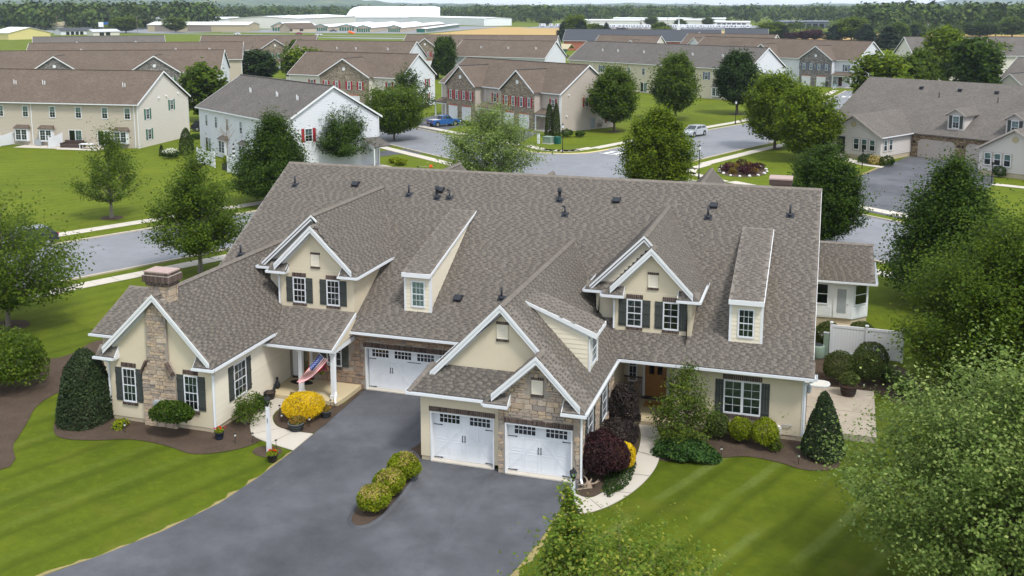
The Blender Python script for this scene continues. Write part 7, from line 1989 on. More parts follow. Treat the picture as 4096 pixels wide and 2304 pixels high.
row_house('row_house', 'grey-brown roof furthest up at the left with two small white gables', (-174.6, 224.4), 40, 36, 13, 6.0, 10.1, 'siding_beige', 'roof_grey', [], [], gables=[dict(x0=-11, x1=-6, proj=.8, apex=8.8, mat='siding_cream', feat=[]), dict(x0=-27, x1=-22, proj=.8, apex=8.8, mat='siding_cream', feat=[])])
row_house('town_house', 'brown-roofed townhouse with green-shuttered stone gable above the white townhouse', (-132.0, 238.0), 23, 34, 13, 6.0, 10.1, 'siding_yellow', 'roof_brown', [('w', -19.5, 3.6, .9, 1.5, 'shutter_green')], [], gables=[dict(x0=-16, x1=-7, proj=1.4, apex=9.2, mat='stone_far_tan', feat=bayfeat(-16, -7, 'shutter_green'))], side_wall='siding_white')
row_house('row_house', 'short brown roof behind the long cream rowhouse', (-34.0, 262.5), -13, 20, 13, 6.0, 10.1, 'siding_cream', 'roof_brown', [], [], gables=[dict(x0=-9, x1=-4, proj=.8, apex=9.0, mat='siding_cream', feat=[])])
row_house('row_house', 'brown roof behind the blue-shuttered townhouse', (-2.0, 283.0), -20, 30, 13, 6.0, 10.2, 'siding_cream', 'roof_brown', [], [], gables=[dict(x0=-27, x1=-22, proj=.8, apex=9.0, mat='siding_white', feat=[])])
# church with brick gables and white spire
chh = row_house('church', 'grey-roofed brick church with small white spire beyond the rowhouses', (-27.0, 392.0), 4, 66, 16, 4.2, 9.0, 'brick_red', 'roof_dark', [], [], gables=[dict(x0=-13, x1=-4, proj=3.0, apex=8.2, mat='brick_red', feat=[]), dict(x0=-36, x1=-22, proj=4.0, apex=6.6, mat='metal_grey', feat=[], eave=3.4, side='metal_grey')])
m = MB(); m.box(-18.4, -17.0, 7.3, 8.7, 8.8, 10.4); m.lathe([(.6, 10.4), (.35, 11.2), (.05, 15.0)], (-17.7, 8.0, 0), 8); m.build('spire', 'white_paint', chh)
row_house('row_house', 'small brick-gabled house right of the church', (-9.0, 412.0), 4, 18, 16, 4.2, 9.2, 'brick_red', 'roof_dark', [], [])
# green open pavilion
t = empty('pavilion', (-86, 330, 0), R(-2), 'open pavilion with tan roof and dark green posts', 'pavilion')
m = MB(); m.prism([(-11, -5, 3.4), (11, -5, 3.4), (11, 0, 5.0), (-11, 0, 5.0)], (0, 0, -.2)); m.build('roof_slope', 'metal_tan', t); m = MB(); m.prism([(-11, 5, 3.4), (11, 5, 3.4), (11, 0, 5.0), (-11, 0, 5.0)], (0, 0, -.2)); m.build('roof_slope', 'metal_tan', t)
m = MB(); m.box(-10.8, 10.8, -4.9, -4.7, 2.5, 3.3); m.build('fascia', 'dark_green_metal', t)
for x in (-10, -5, 0, 5, 10): m = MB(); m.box(x - .12, x + .12, -4.7, -4.46, 0, 2.5); m.build('post', 'dark_green_metal', t)
m = MB(); m.box(-9, 9, -3, 3, 0, .9); m.build('bench_block', 'patio_sofa', t)

# grey ranch house at the right with tan garage doors
gh = empty('ranch_house', (26.3, 100.8, 0), R(-32), 'light grey ranch house with stone garage wall and two roof dormers at the right', 'house')
EV, RG, DY = 3.05, 9.1, 10.6
gsl = (RG - EV) / (DY + .4)
def gmz(y): return EV + gsl * (y + .4)
def gslope(pts): m = MB(); m.prism(pts, (0, 0, -.14)); return m.build('roof_slope', 'roof_ours_far', gh)
m = MB(); m.box(0, 17, 0, .2, 0, 3.0); m.build('stone_wall', 'stone_far_gold', gh)
m = MB(); m.box(-12, -11.8, .2, 2 * DY, 0, 3.0); m.build('side_wall', 'siding_warm', gh); m = MB(); m.box(-12, 32, 2 * DY - .2, 2 * DY, 0, 3.0); m.build('rear_wall', 'siding_warm', gh)
m = MB(); m.prism([(-11.95, 0, 3), (-11.95, 2 * DY, 3), (-11.95, DY, RG - .3)], (.2, 0, 0)); m.build('side_gable', 'siding_warm', gh)
gslope([(-12.4, -.4, EV), (34, -.4, EV), (34, DY, RG), (-12.4, DY, RG)]); gslope([(34, 2 * DY + .4, EV), (-12.4, 2 * DY + .4, EV), (-12.4, DY, RG), (34, DY, RG)])
fgh = Fr((0, 0, 0), (1, 0, 0), (0, 0, 1), (0, -1, 0))
for (a, b) in ((.9, 5.8), (7.1, 11.8)):
    m = MB(); m.fbox(fgh, a, b, .02, 2.35, -.05, .02); gd = m.build('garage_door', 'door_taupe', gh)
    for i in range(4):
        m = MB(); m.fbox(fgh, a + .05, b - .05, .06 + i * .57, .58 + i * .57, .02, .034); m.build('panel', 'door_taupe', gd)
    for s_ in (a, b):
        m = MB(); k = 1 if s_ == a else -1
        m.fpoly(fgh, [(s_, 2.36), (s_ + .42 * k, 2.36), (s_, 1.98)], .035, .07); m.build('corner_piece', 'stone_far_gold', gh)
for x in (.4, 6.2, 6.75):
    m = MB(); m.fbox(fgh, x - .09, x + .09, 1.75, 2.05, .02, .18); m.build('wall_lamp', 'black_iron', gh)
# left wing, gable to the front
def wing(x0, x1, yf, ap, feats):
    xa = (x0 + x1) / 2; D_ = -yf
    m = MB(); m.box(x0, x1, yf, -.05, .55, 3.0); m.build('wing_wall', 'siding_warm', gh)
    m = MB(); m.box(x0 + .05, x1 - .05, yf + .05, -.05, 0, .55); m.build('wing_base', 'foundation', gh)
    m = MB(); m.prism([(x0, yf, 3.0), (x1, yf, 3.0), (xa, yf, ap - .25)], (0, .2, 0)); m.build('wing_gable', 'siding_warm', gh)
    yb = -.4 + (ap - EV) / gsl
    for xe in (x0 - .35, x1 + .35):
        gslope([(xe, yf - .4, EV), (xe, .2, EV), (xa, yb, ap), (xa, yf - .4, ap)])
        m = MB(); m.prism([(xe, yf - .42, EV + .02), (xa, yf - .42, ap + .02), (xa, yf - .42, ap - .22), (xe, yf - .42, EV - .22)], (0, .05, 0)); m.build('rake_board', 'door_taupe', gh)
    gutter(gh, (x1 + .35, yf - .4, EV), (x1 + .35, -.4, EV), (1, 0, 0))
    fw2 = Fr((0, yf, 0), (1, 0, 0), (0, 0, 1), (0, -1, 0)); fr2 = Fr((x1, 0, 0), (0, 1, 0), (0, 0, 1), (1, 0, 0))
    for (f, u, w) in [(fw2, a, b) for a, b in feats] + [(fr2, yf + .7, .8), (fr2, yf + 2.0, .8)]:
        m = MB(); m.fbox(f, u - .14, u + w + .14, 1.05, 2.75, 0, .03); m.build('window_surround', 'door_taupe', gh)
        window(gh, Fr(f.p(0, 0, .03), f.u, f.v, f.n), u, u + w, 1.2, 2.65, 1, 1, .07, 'dark_interior', 0, lowdark=True)
    m = MB(); m.tube((xa, yf - .03, ap - 1.25), (xa, yf + .05, ap - 1.25), .38, .38, 20); m.build('round_vent', 'metal_tan', gh)
wing(-7.6, 0, -7.6, 5.6, [(-3.7, .8), (-2.6, .8), (-1.5, .8)])
wing(12.2, 20, -7.6, 5.6, [(12.8, .8), (13.9, .8), (15.0, .8)])
m = MB(); m.box(-6.1, -4.9, -7.65, -6.8, .5, 2.7); m.build('entry_recess', 'dark_interior', gh)
m = MB(); m.box(-6.3, -4.8, -8.9, -7.6, 0, .38); m.box(-6.3, -4.8, -9.3, -8.9, 0, .2); m.build('entry_steps', 'concrete', gh)
m = MB(); m.box(-9.6, -6.4, -8.6, -6.0, 0, 2.9); m.build('bay_wall', 'siding_warm', gh)
gslope([(-10, -9.0, 2.95), (-6.0, -9.0, 2.95), (-6.9, -6.5, 4.0), (-9.0, -6.5, 4.0)]); window(gh, Fr((0, -8.6, 0), (1, 0, 0), (0, 0, 1), (0, -1, 0)), -8.2, -7.3, 1.1, 2.6, 1, 1, .08, 'curtain_teal', 0, lowdark=True)
for x in (5.2, 12.4):
    y0 = .9; zb = gmz(y0); ap = zb + 2.75; ze = zb + 1.95
    m = MB(); m.prism([(x - 1.05, y0, zb - .2), (x + 1.05, y0, zb - .2), (x + 1.05, y0, ze), (x, y0, ap - .15), (x - 1.05, y0, ze)], (0, .15, 0)); m.build('dormer_front', 'siding_warm', gh)
    yb = (ze - EV) / gsl - .4
    for s_ in (-1, 1):
        m = MB(); m.prism([(x + 1.05 * s_, y0 + .1, zb), (x + 1.05 * s_, y0 + .1, ze), (x + 1.05 * s_, yb, ze)], (-.1 * s_, 0, 0)); m.build('dormer_cheek', 'siding_warm', gh)
        gslope([(x + 1.4 * s_, y0 - .35, ze - .1), (x + 1.4 * s_, yb + .2, ze - .1), (x, (ap - EV) / gsl - .4, ap), (x, y0 - .35, ap)])
        m = MB(); m.prism([(x + 1.4 * s_, y0 - .37, ze - .08), (x, y0 - .37, ap + .02), (x, y0 - .37, ap - .16), (x + 1.4 * s_, y0 - .37, ze - .26)], (0, .04, 0)); m.build('rake_board', 'door_taupe', gh)
    fd = Fr((0, y0, 0), (1, 0, 0), (0, 0, 1), (0, -1, 0))
    window(gh, fd, x - .45, x + .45, zb + .2, zb + 1.8, 2, 2, .08, 'curtain_teal', 0, lowdark=True); shutter(gh, fd, x - .88, x - .48, zb + .2, zb + 1.8); shutter(gh, fd, x + .48, x + .88, zb + .2, zb + 1.8)
for (x, y, k) in ((-3.5, 8.6, 1), (1.8, 8.6, 1), (6.6, 8.6, 1), (11.8, 8.7, 1), (16.2, 8.8, 1), (-.2, 7.0, 0), (7.6, 6.8, 0)):
    z = gmz(y); m = MB()
    if k: m.box(x - .22, x + .22, y - .2, y + .2, z - .1, z + .32)
    else: m.tube((x, y, z - .1), (x, y, z + .7), .06, n=8)
    m.build('roof_vent', 'vent_plastic', gh)
row_house('ranch_house', 'grey-roofed house behind the ranch house at the right edge', (75.0, 160.0), -34, 34, 20, 3.2, 9.0, 'siding_warm', 'roof_ours_far', [], [], gables=[dict(x0=-33, x1=-26, proj=3, apex=6.4, mat='siding_warm', feat=[], eave=3.2)])

# ================================================================== STREET THINGS, VEHICLES
def street_lamp(x, y, label, h=3.7):
    t = empty('street_lamp', (x, y, 0), 0, label, 'street lamp')
    m = MB(); m.lathe([(.16, 0), (.16, .12), (.09, .2), (.075, .7), (.05, .8), (.045, h - .55), (.08, h - .5), (.08, h - .42)], n=10); m.build('pole', 'black_iron', t)
    m = MB(); m.lathe([(.11, h - .42), (.17, h - .1), (.16, h - .04)], n=8); m.build('globe', 'metal_white', t)
    m = MB(); m.lathe([(.20, h - .04), (.12, h + .08), (.03, h + .14), (.01, h + .28)], n=8); m.build('cap', 'black_iron', t)
street_lamp(-17.3, 90.4, 'black street lamp with white globe at the yellow-kerbed corner'); street_lamp(2.3, 75.3, 'black street lamp beyond the ridge left of the round bed'); street_lamp(1.6, 130.6, 'black street lamp before the dark round tree')
for (x, y, lb) in ((20.0, 87.9, 'thin black lamp post by the grey house walk'), (33.2, 81.7, 'thin black lamp post at the right end of the grey house drive')):
    t = empty('yard_lamp', (x, y, 0), 0, lb, 'lamp post'); m = MB(); m.tube((0, 0, 0), (0, 0, 2.0), .05, .04, 8); m.build('post', 'black_iron', t); m = MB(); m.lathe([(.07, 2.0), (.13, 2.25), (.14, 2.28), (.03, 2.42)], n=6); m.build('lantern', 'black_iron', t)
def street_sign(x, y, rz, label):
    t = empty('street_sign', (x, y, 0), R(rz), label, 'street sign')
    m = MB(); m.box(-.03, .03, -.03, .03, 0, 2.95); m.build('post', 'steel_grey', t)
    m = MB(); m.prism([(.38 * math.cos(R(22.5 + 45 * i)), .04, 2.1 + .38 * math.sin(R(22.5 + 45 * i))) for i in range(8)], (0, .012, 0)); m.build('stop_sign_back', 'metal_grey', t)
    for (z, a) in ((2.62, 0), (2.86, 62)):
        o = empty_child('name_blade', t, z, a)
def empty_child(nm, t, z, a):
    m = MB(); c, s_ = math.cos(R(a)), math.sin(R(a))
    fr = Fr((0, 0, z), (c, s_, 0), (0, 0, 1), (s_, -c, 0))
    m.fbox(fr, -.48, .48, -.10, .10, -.012, .012); b = m.build(nm, 'green_sign', t)
    m = MB(); rr = random.Random(int(z * 10))
    x = -.38
    while x < .36:
        w = rr.uniform(.045, .085); m.fbox(fr, x, x + w, -.05, .055, .012, .0145); x += w + .028
    m.build('lettering', 'white_paint', b)
    return b
street_sign(-26.9, 81.2, 20, 'green street-name sign over a stop sign back at the near corner'); street_sign(17.3, 185.4, 20, 'green street-name sign by the far crosswalk')
for (x, y, k) in ((-21.3, 98.4, 0), (-20.1, 98.6, 1), (-22.7, 97.9, 2)):
    t = empty(['transformer_box', 'utility_cabinet', 'utility_post'][k], (x, y, 0), R(-20), ['pale green transformer box on the corner lawn', 'dark green ribbed cabinet beside the transformer box', 'white utility marker post left of the transformer box'][k], 'utility box')
    if k == 0:
        m = MB(); m.box(-.75, .55, -.5, .5, .1, .95); m.build('cabinet', 'utility_green', t); m = MB(); m.box(-.8, .6, -.55, .55, .95, 1.02); m.build('lid', 'utility_green', t); m = MB(); m.box(-.85, .65, -.6, .6, 0, .1); m.build('pad', 'concrete', t)
    elif k == 1:
        m = MB(); m.box(-.35, .35, -.35, .35, 0, 1.0); m.build('cabinet', 'dark_green_metal', t)
        for i in range(6): m = MB(); m.box(-.37, .37, -.37, .37, .12 + i * .15, .19 + i * .15); m.build('rib', 'dark_green_metal', t)
    else:
        m = MB(); m.box(-.16, .16, -.12, .12, 0, 1.35); m.build('post', 'white_vinyl', t); m = MB(); m.box(-.18, .18, -.14, .14, 1.35, 1.42); m.build('cap', 'steel_grey', t)
def car(name, label, loc, rz, paint, kind='suv', cat='car'):
    t = empty(name, (loc[0], loc[1], .012), R(rz), label, cat)
    if kind == 'truck':
        Ln, Wd, r_ = 5.4, 1.88, .39
        low = [(-2.65, .55), (-2.62, .95), (-2.55, 1.12), (.30, 1.10), (1.0, 1.14), (2.35, 1.06), (2.62, .92), (2.70, .55), (2.3, .38), (-2.4, .38)]
        cab = [(-.95, 1.10), (-.72, 1.70), (.55, 1.76), (1.15, 1.12)]
        wx = (-1.70, 1.62); fw, rw = (.50, 1.02, 1.12, 1.66), (-.85, 1.16, -.70, 1.64)
    elif kind == 'sedan':
        Ln, Wd, r_ = 4.6, 1.8, .33
        low = [(-2.25, .45), (-2.28, .8), (-2.0, .95), (.8, .92), (2.05, .78), (2.3, .6), (2.28, .38), (1.9, .26), (-2.1, .26)]
        cab = [(-1.75, .93), (-1.0, 1.42), (.35, 1.44), (1.25, .92)]; wx = (-1.4, 1.45)
    else:
        Ln, Wd, r_ = 4.75, 1.88, .36
        low = [(-2.3, .5), (-2.36, .9), (-2.2, 1.10), (.9, 1.02), (2.05, .88), (2.36, .66), (2.34, .40), (1.95, .28), (-2.1, .28)]
        cab = [(-2.18, 1.08), (-1.75, 1.56), (.25, 1.62), (1.25, 1.02)]; wx = (-1.42, 1.45)
    hw = Wd / 2
    # body: three slices so that the flanks curve in at sill and shoulder
    def loft(poly, w0, w1, zc):
        n = len(poly); vs = []; fs = []
        for s_ in (-1, 1):
            for (x, z) in poly: vs.append((x, s_ * (w0 + (w1 - w0) * max(0, min(1, (z - zc[0]) / (zc[1] - zc[0])))), z))
        fs = [tuple(range(n)), tuple(range(2 * n - 1, n - 1, -1))] + [(i, n + i, n + (i + 1) % n, (i + 1) % n) for i in range(n)]
        return vs, fs
    m = MB(); m.add(*loft(low, hw, hw * .95, (.5, 1.15))); b = m.build('body', paint, t)
    m = MB(); m.add(*loft(cab, hw * .93, hw * .76, (cab[0][1], cab[1][1] + .05))); m.build('cabin', paint, t)
    zc = (cab[0][1], cab[1][1] + .05)
    wy_ = lambda z: hw * .93 + (hw * .76 - hw * .93) * (z - zc[0]) / (zc[1] - zc[0])
    # side glass, front and rear glass a little proud of the cabin
    (xa, za), (xb, zb), (xc, zcc), (xd, zd) = cab
    lo, hi = .16, .86
    def cp(t_, x0, z0, x1, z1): return (x0 + (x1 - x0) * t_, z0 + (z1 - z0) * t_)
    for s_ in (-1, 1):
        L0, L1 = cp(lo, xa, za, xb, zb), cp(hi, xa, za, xb, zb); R0, R1 = cp(lo, xd, zd, xc, zcc), cp(hi, xd, zd, xc, zcc)
        L0 = (L0[0] + .12, L0[1]); L1 = (L1[0] + .14, L1[1]); R0 = (R0[0] - .10, R0[1]); R1 = (R1[0] - .10, R1[1])
        cuts = [0, .40, .44, 1.0] if kind != 'truck' else [0, .42, .47, 1.0]
        for (q0, q1) in ((cuts[0], cuts[1]), (cuts[2], cuts[3])):
            pts = []
            for (q, (A_, B_)) in ((q0, (L0, R0)), (q1, (L0, R0)), (q1, (L1, R1)), (q0, (L1, R1))):
                x = A_[0] + (B_[0] - A_[0]) * q; z = A_[1] + (B_[1] - A_[1]) * q; pts.append((x, s_ * (wy_(z) + .006), z))
            m = MB(); m.face(pts); m.build('side_window', 'car_glass', t)
    for (x0, z0, x1, z1, e, nm) in ((xd, zd, xc, zcc, .01, 'windscreen'), (xa, za, xb, zb, -.01, 'rear_window')):
        p0 = cp(.1, x0, z0, x1, z1); p1 = cp(.92, x0, z0, x1, z1); y0 = wy_(p0[1]) - .1; y1 = wy_(p1[1]) - .1
        m = MB(); m.face([(p0[0] + e, -y0, p0[1] + .006), (p0[0] + e, y0, p0[1] + .006), (p1[0] + e, y1, p1[1] + .006), (p1[0] + e, -y1, p1[1] + .006)]); m.build(nm, 'car_glass', t)
    for x in wx:
        for s_ in (-1, 1):
            car_wheel(t, x, s_ * (hw - .10), r_, .22)
            m = MB(); m.tube((x, s_ * (hw - .02), r_ + .03), (x, s_ * (hw + .006), r_ + .03), r_ + .07, r_ + .07, 18); m.build('wheel_arch', 'rubber', t)
    xe = low[1][0]; xf = max(p[0] for p in low)
    for s_ in (-1, 1):
        m = MB(); m.box(xe - .03, xe + .14, s_ * hw * .95 - (.16 if s_ > 0 else -.0), s_ * hw * .95 + (.0 if s_ > 0 else .16), .74, 1.02); m.build('tail_light', 'tail_light', t)
        m = MB(); m.box(xf - .26, xf - .01, s_ * hw * .9 - .14, s_ * hw * .9 + .14 - (.16 if s_ > 0 else -.0), .68, .80); m.build('headlight', 'head_light', t)
        m = MB(); m.box(xd - .35, xd - .18, s_ * (hw + .02) - .09, s_ * (hw + .02) + .09, zd + .05, zd + .2); m.build('wing_mirror', paint, t)
    m = MB(); m.box(xe - .09, xe + .1, -hw * .9, hw * .9, .42, .60); m.build('rear_bumper', 'rubber' if kind == 'truck' else paint, t)
    m = MB(); m.box(xe - .10, xe - .085, -.2, .2, .62, .74); m.build('number_plate', 'bus_yellow', t)
    if kind == 'truck':
        m = MB(); m.box(-2.5, -1.0, -hw * .84, hw * .84, 1.10, 1.135); m.build('bed_cover', 'metal_grey', t)
        for s_ in (-1, 1): m = MB(); m.tube((-.6, s_ * .6, 1.8), (.5, s_ * .6, 1.84), .025, n=6); m.build('roof_rail', 'rubber', t)
    return t
car('pickup_truck', 'blue crew-cab pickup parked in the townhouse driveway', (-43.0, 113.9), 52, 'paint_blue', 'truck', 'pickup')
car('parked_suv', 'silver hatchback suv parked on the street at right', (-2.9, 113.0), 246, 'paint_silver', 'suv', 'car')
car('parked_car', 'dark car with red tail light at the left kerb behind the maple', (-45.3, 26.2), 246, 'paint_dark', 'suv', 'car')
car('parked_car', 'dark car in the gap between the beige and white rowhouses', (-75.5, 97.0), 20, 'paint_dark', 'suv', 'car')
car('driven_car', 'red car on the far road before the storage units', (-317, 563), 170, 'paint_red', 'suv', 'car'); car('driven_car', 'white car on the far road right of the red one', (-295, 549), -10, 'paint_white', 'sedan', 'car')
car('driven_car', 'white hatchback on the far road at left of the storage units', (-352, 545), 170, 'paint_white', 'suv', 'car'); car('parked_car', 'dark pickup between the storage buildings', (-331, 640), 10, 'paint_dark', 'truck', 'pickup')
car('parked_car', 'dark car parked behind the stone gable in the middle', (-70.0, 243), 0, 'paint_dark', 'suv', 'car')
# rear-yard things of the two near rowhouses
def yard_fence(x, y, rz, L, h0, h1, label, pickets=True):
    t = empty('vinyl_fence', (x, y, 0), R(rz), label, 'fence')
    for px, hh in ((0, h0), (L, h1)):
        m = MB(); m.box(px - .07, px + .07, -.07, .07, 0, hh + .12); m.build('post', 'white_vinyl', t); m = MB(); m.box(px - .1, px + .1, -.1, .1, hh + .12, hh + .18); m.build('post_cap', 'white_vinyl', t)
    n = int(L / .16)
    for i in range(n):
        a_ = .07 + (L - .14) * i / n; b_ = .07 + (L - .14) * (i + 1) / n; q = (i + .5) / n; hh = (h0 + (h1 - h0) * q * q) - (.35 if pickets else 0)
        m = MB(); m.box(a_ + .003, b_ - .003, -.02, .02, .08, hh); m.build('plank', 'white_vinyl', t)
        if pickets: m = MB(); m.box((a_ + b_) / 2 - .025, (a_ + b_) / 2 + .025, -.02, .02, hh + .05, hh + .33); m.build('picket', 'white_vinyl', t)
    if pickets:
        for z in (h0 - .35, h0 - .04): m = MB(); m.box(.07, L - .07, -.03, .03, z, z + .06); m.build('rail', 'white_vinyl', t)
yard_fence(-58.3, 68.9, -33.5, 5.2, 1.75, 1.75, 'white picket-topped privacy fence at the left of the white townhouse'); yard_fence(-50.6, 63.6, -33.5, 4.6, 1.75, 1.75, 'white picket-topped privacy fence behind the yellow planter')
yard_fence(-92.6, 73.2, 82, 3.0, 1.5, 2.2, 'white sloping privacy fence left on the beige rowhouse', False); yard_fence(-85.0, 73.9, 82, 3.0, 1.5, 2.2, 'white sloping privacy fence by the brown sofa', False)
for (x, y, w, l, lb) in ((-87, 75.6, 7, 4.5, None), (-80.5, 75.4, 6, 4.0, None), (-97, 74, 8, 4, None)):
    c_, s_ = math.cos(R(5.5)), math.sin(R(5.5)); sheet('patio', [(x + a * c_ - b * s_, y + a * s_ + b * c_) for a, b in ((-w / 2, -l / 2), (w / 2, -l / 2), (w / 2, l / 2), (-w / 2, l / 2))], .03, 'concrete')
t = empty('patio_sofa', (-82.4, 75.4, 0), R(8), 'dark brown wicker sofa on the beige rowhouse patio', 'sofa')
m = MB(); m.box(-1.4, 1.4, -.5, .4, 0, .45); m.build('seat', 'patio_sofa', t); m = MB(); m.box(-1.4, 1.4, .4, .62, 0, .95); m.build('backrest', 'patio_sofa', t)
for x in (-1.55, 1.4): m = MB(); m.box(x, x + .15, -.5, .62, 0, .68); m.build('armrest', 'patio_sofa', t)
t = empty('patio_table', (-79.6, 74.8, 0), R(8), 'white patio table right of the brown sofa', 'table')
m = MB(); m.box(-.9, .9, -.45, .45, .66, .72); m.build('table_top', 'metal_white', t)
for (x, y) in ((-.8, -.35), (.8, -.35), (-.8, .35), (.8, .35)): m = MB(); m.box(x - .04, x + .04, y - .04, y + .04, 0, .66); m.build('leg', 'metal_white', t)
t = empty('grill', (-75.6, 75.2, 0), R(8), 'large covered black grill at the beige rowhouse corner', 'grill'); m = MB(); m.lathe([(.6, 0), (.75, .4), (.75, .9), (.5, 1.2), (.1, 1.3)], n=12); o = m.build('cover', 'pot_black', t, True); o.scale = (1.3, .8, 1); m = MB(); m.box(-.5, .5, -.3, .3, 0, .2); m.build('cart', 'black_iron', t)
for (x, y, lb) in ((-88.2, 75.8, 'grey air conditioner under the bay window of the beige rowhouse'), (-96.6, 73.6, 'grey air conditioner left on the beige rowhouse')):
    t = empty('air_unit', (x, y, 0), R(5), lb, 'air conditioner'); m = MB(); m.box(-.45, .45, -.45, .45, .08, .95); m.build('casing', 'steel_grey', t); m = MB(); m.lathe([(.36, .955), (.05, .97)], n=16); m.build('fan_grille', 'black_iron', t)
t = empty('lattice_screen', (-98.4, 75.4, 0), R(5), 'reddish wooden lattice screen by the left sliding door', 'lattice')
for i in range(9):
    for s_ in (-1, 1):
        m = MB(); z = .1 + i * .24; m.bar((-.5, -.02 * s_, max(.05, z - .4 * s_)), (.5, -.02 * s_, min(2.2, max(.05, z + .4 * s_))), (0, -1, 0), .05, .02); m.build('slat', 'lattice_wood', t)
t = empty('trough_planter', (-51.6, 64.9, 0), R(-33), 'black trough planter with yellow-green shrubs by the white fence', 'planter'); m = MB(); m.box(-.6, .6, -.3, .3, 0, .8); m.build('trough', 'pot_black', t); v, f, p = shrub_mesh(4, 1.2, 1.0, 500, .09, 'leaf_privet', 'ball', .1, .6); place('foliage', npmesh('foliage', v + np.array([0, 0, .7]), f, 'leaf_privet'), t)
t = empty('patio_umbrella', (-52.3, 67.6, 0), 0, 'closed black and white striped patio umbrella by the white townhouse', 'umbrella'); m = MB(); m.tube((0, 0, 0), (0, 0, 2.9), .03, n=8); m.build('pole', 'white_paint', t)
for i in range(6): m = MB(); m.lathe([(.20 - i * .02, 1.2 + i * .27), (.18 - i * .02, 1.47 + i * .27)], n=10); m.build('canopy_band', 'rubber' if i % 2 else 'white_paint', t)
for (x, y, lb) in ((-48.6, 63.3, 'left of two white pots at the fence end'), (-47.8, 63.0, 'right of two white pots at the fence end')):
    t = empty('flower_pot', (x, y, 0), 0, lb, 'planter'); m = MB(); m.lathe([(.22, 0), (.3, .4), (.32, .42), (.28, .42)], n=12); m.build('tub', 'metal_white', t); m = MB(); m.lathe([(.27, .38), (.02, .4)], n=10); m.build('soil', 'mulch', t)
t = empty('string_trimmer', (-29.9, 73.6, .05), R(10), 'orange string trimmer lying on the lawn beyond the ridge', 'trimmer'); m = MB(); m.tube((-.9, 0, .05), (.5, 0, .08), .02, n=6); m.build('shaft', 'steel_grey', t); m = MB(); m.box(.45, .8, -.12, .12, 0, .26); m.build('engine', 'orange_fabric', t); m = MB(); m.lathe([(.14, 0), (.12, .08)], (-.95, 0, 0), 10); m.build('head', 'rubber', t)
t = empty('bare_sapling', (-53.6, 68.3, 0), 0, 'leafless thin sapling before the white townhouse wall', 'tree')
rj = random.Random(12); m = MB(); m.tube((0, 0, 0), (0, 0, 5.6), .06, .02, 6); m.build('trunk', 'bark_grey', t); m = MB()
for i in range(46):
    z = rj.uniform(1.6, 5.5); a = rj.random() * 6.28; l = (6.4 - z) * .42; p1 = V((math.cos(a) * l * .6, math.sin(a) * l * .6, z + l * .7)); m.tube((0, 0, z), p1, .018, .008, 4, False)
    for k in range(3): m.tube(p1, p1 + V((rj.uniform(-.4, .4), rj.uniform(-.4, .4), rj.uniform(.1, .5))), .008, .004, 3, False)
m.build('twigs', 'dead_wood', t)

# ================================================================== THE FAR SIDE: FIELDS, SHEDS, WOODS, HILLS
sheet('wheat_field', [(-240, 596), (-60, 520), (120, 600), (130, 680), (60, 690), (-20, 700), (-100, 790), (-262, 832)], .05, 'wheat')
sheet('wheat_field', [(10, 600), (150, 560), (220, 640), (160, 700), (20, 690)], .06, 'wheat')
sheet('farm_road', [(-700, 590), (-348, 549), (-229, 545), (-229, 553), (-348, 558), (-700, 602)], .06, 'asphalt_road')
sheet('parking_lot', [(-400, 600), (-250, 606), (-262, 840), (-390, 860), (-420, 640)], .05, 'asphalt_road')
sheet('parking_lot', [(-235, 790), (-40, 790), (-30, 960), (-235, 960)], .055, 'asphalt_road')
sheet('parking_lot', [(-560, 545), (-420, 560), (-400, 640), (-560, 720)], .055, 'asphalt_road')
sheet('pond', [(-258, 505), (-225, 498), (-200, 508), (-222, 520), (-262, 522), (-285, 512)], .05, 'asphalt_road')
def barn(name, label, c, ang, L, D, eave, ridge, wall, roofm, cat='building', group=None, doors=0, doormat='dark_green_metal', gable=None, openf=None):
    """shed with its ridge along x; root at the centre of its base"""
    t = empty(name, (c[0], c[1], 0), R(ang), label, cat, group)
    m = MB(); m.box(-L / 2, L / 2, -D / 2, D / 2, 0, eave); m.build('wall', wall, t)
    for x in (-L / 2, L / 2 - .2):
        m = MB(); m.prism([(x - .01, -D / 2, eave), (x - .01, D / 2, eave), (x - .01, 0, ridge - .1)], (.22, 0, 0)); m.build('gable', gable or wall, t)
    for s_ in (-1, 1):
        m = MB(); m.prism([(-L / 2 - .5, s_ * (D / 2 + .5), eave), (L / 2 + .5, s_ * (D / 2 + .5), eave), (L / 2 + .5, 0, ridge), (-L / 2 - .5, 0, ridge)], (0, 0, -.15)); m.build('roof_slope', roofm, t)
    for (axis, n, a, b, h) in (doors or []):
        for i in range(n):
            u = a + (b - a) * (i + .5) / n; w = abs(b - a) / n * .72
            m = MB()
            if axis == 'f': m.box(u - w / 2, u + w / 2, -D / 2 - .06, -D / 2, .05, h)
            else: m.box(L / 2, L / 2 + .06, u - w / 2, u + w / 2, .05, h)
            m.build('roller_door', doormat, t)
    return t
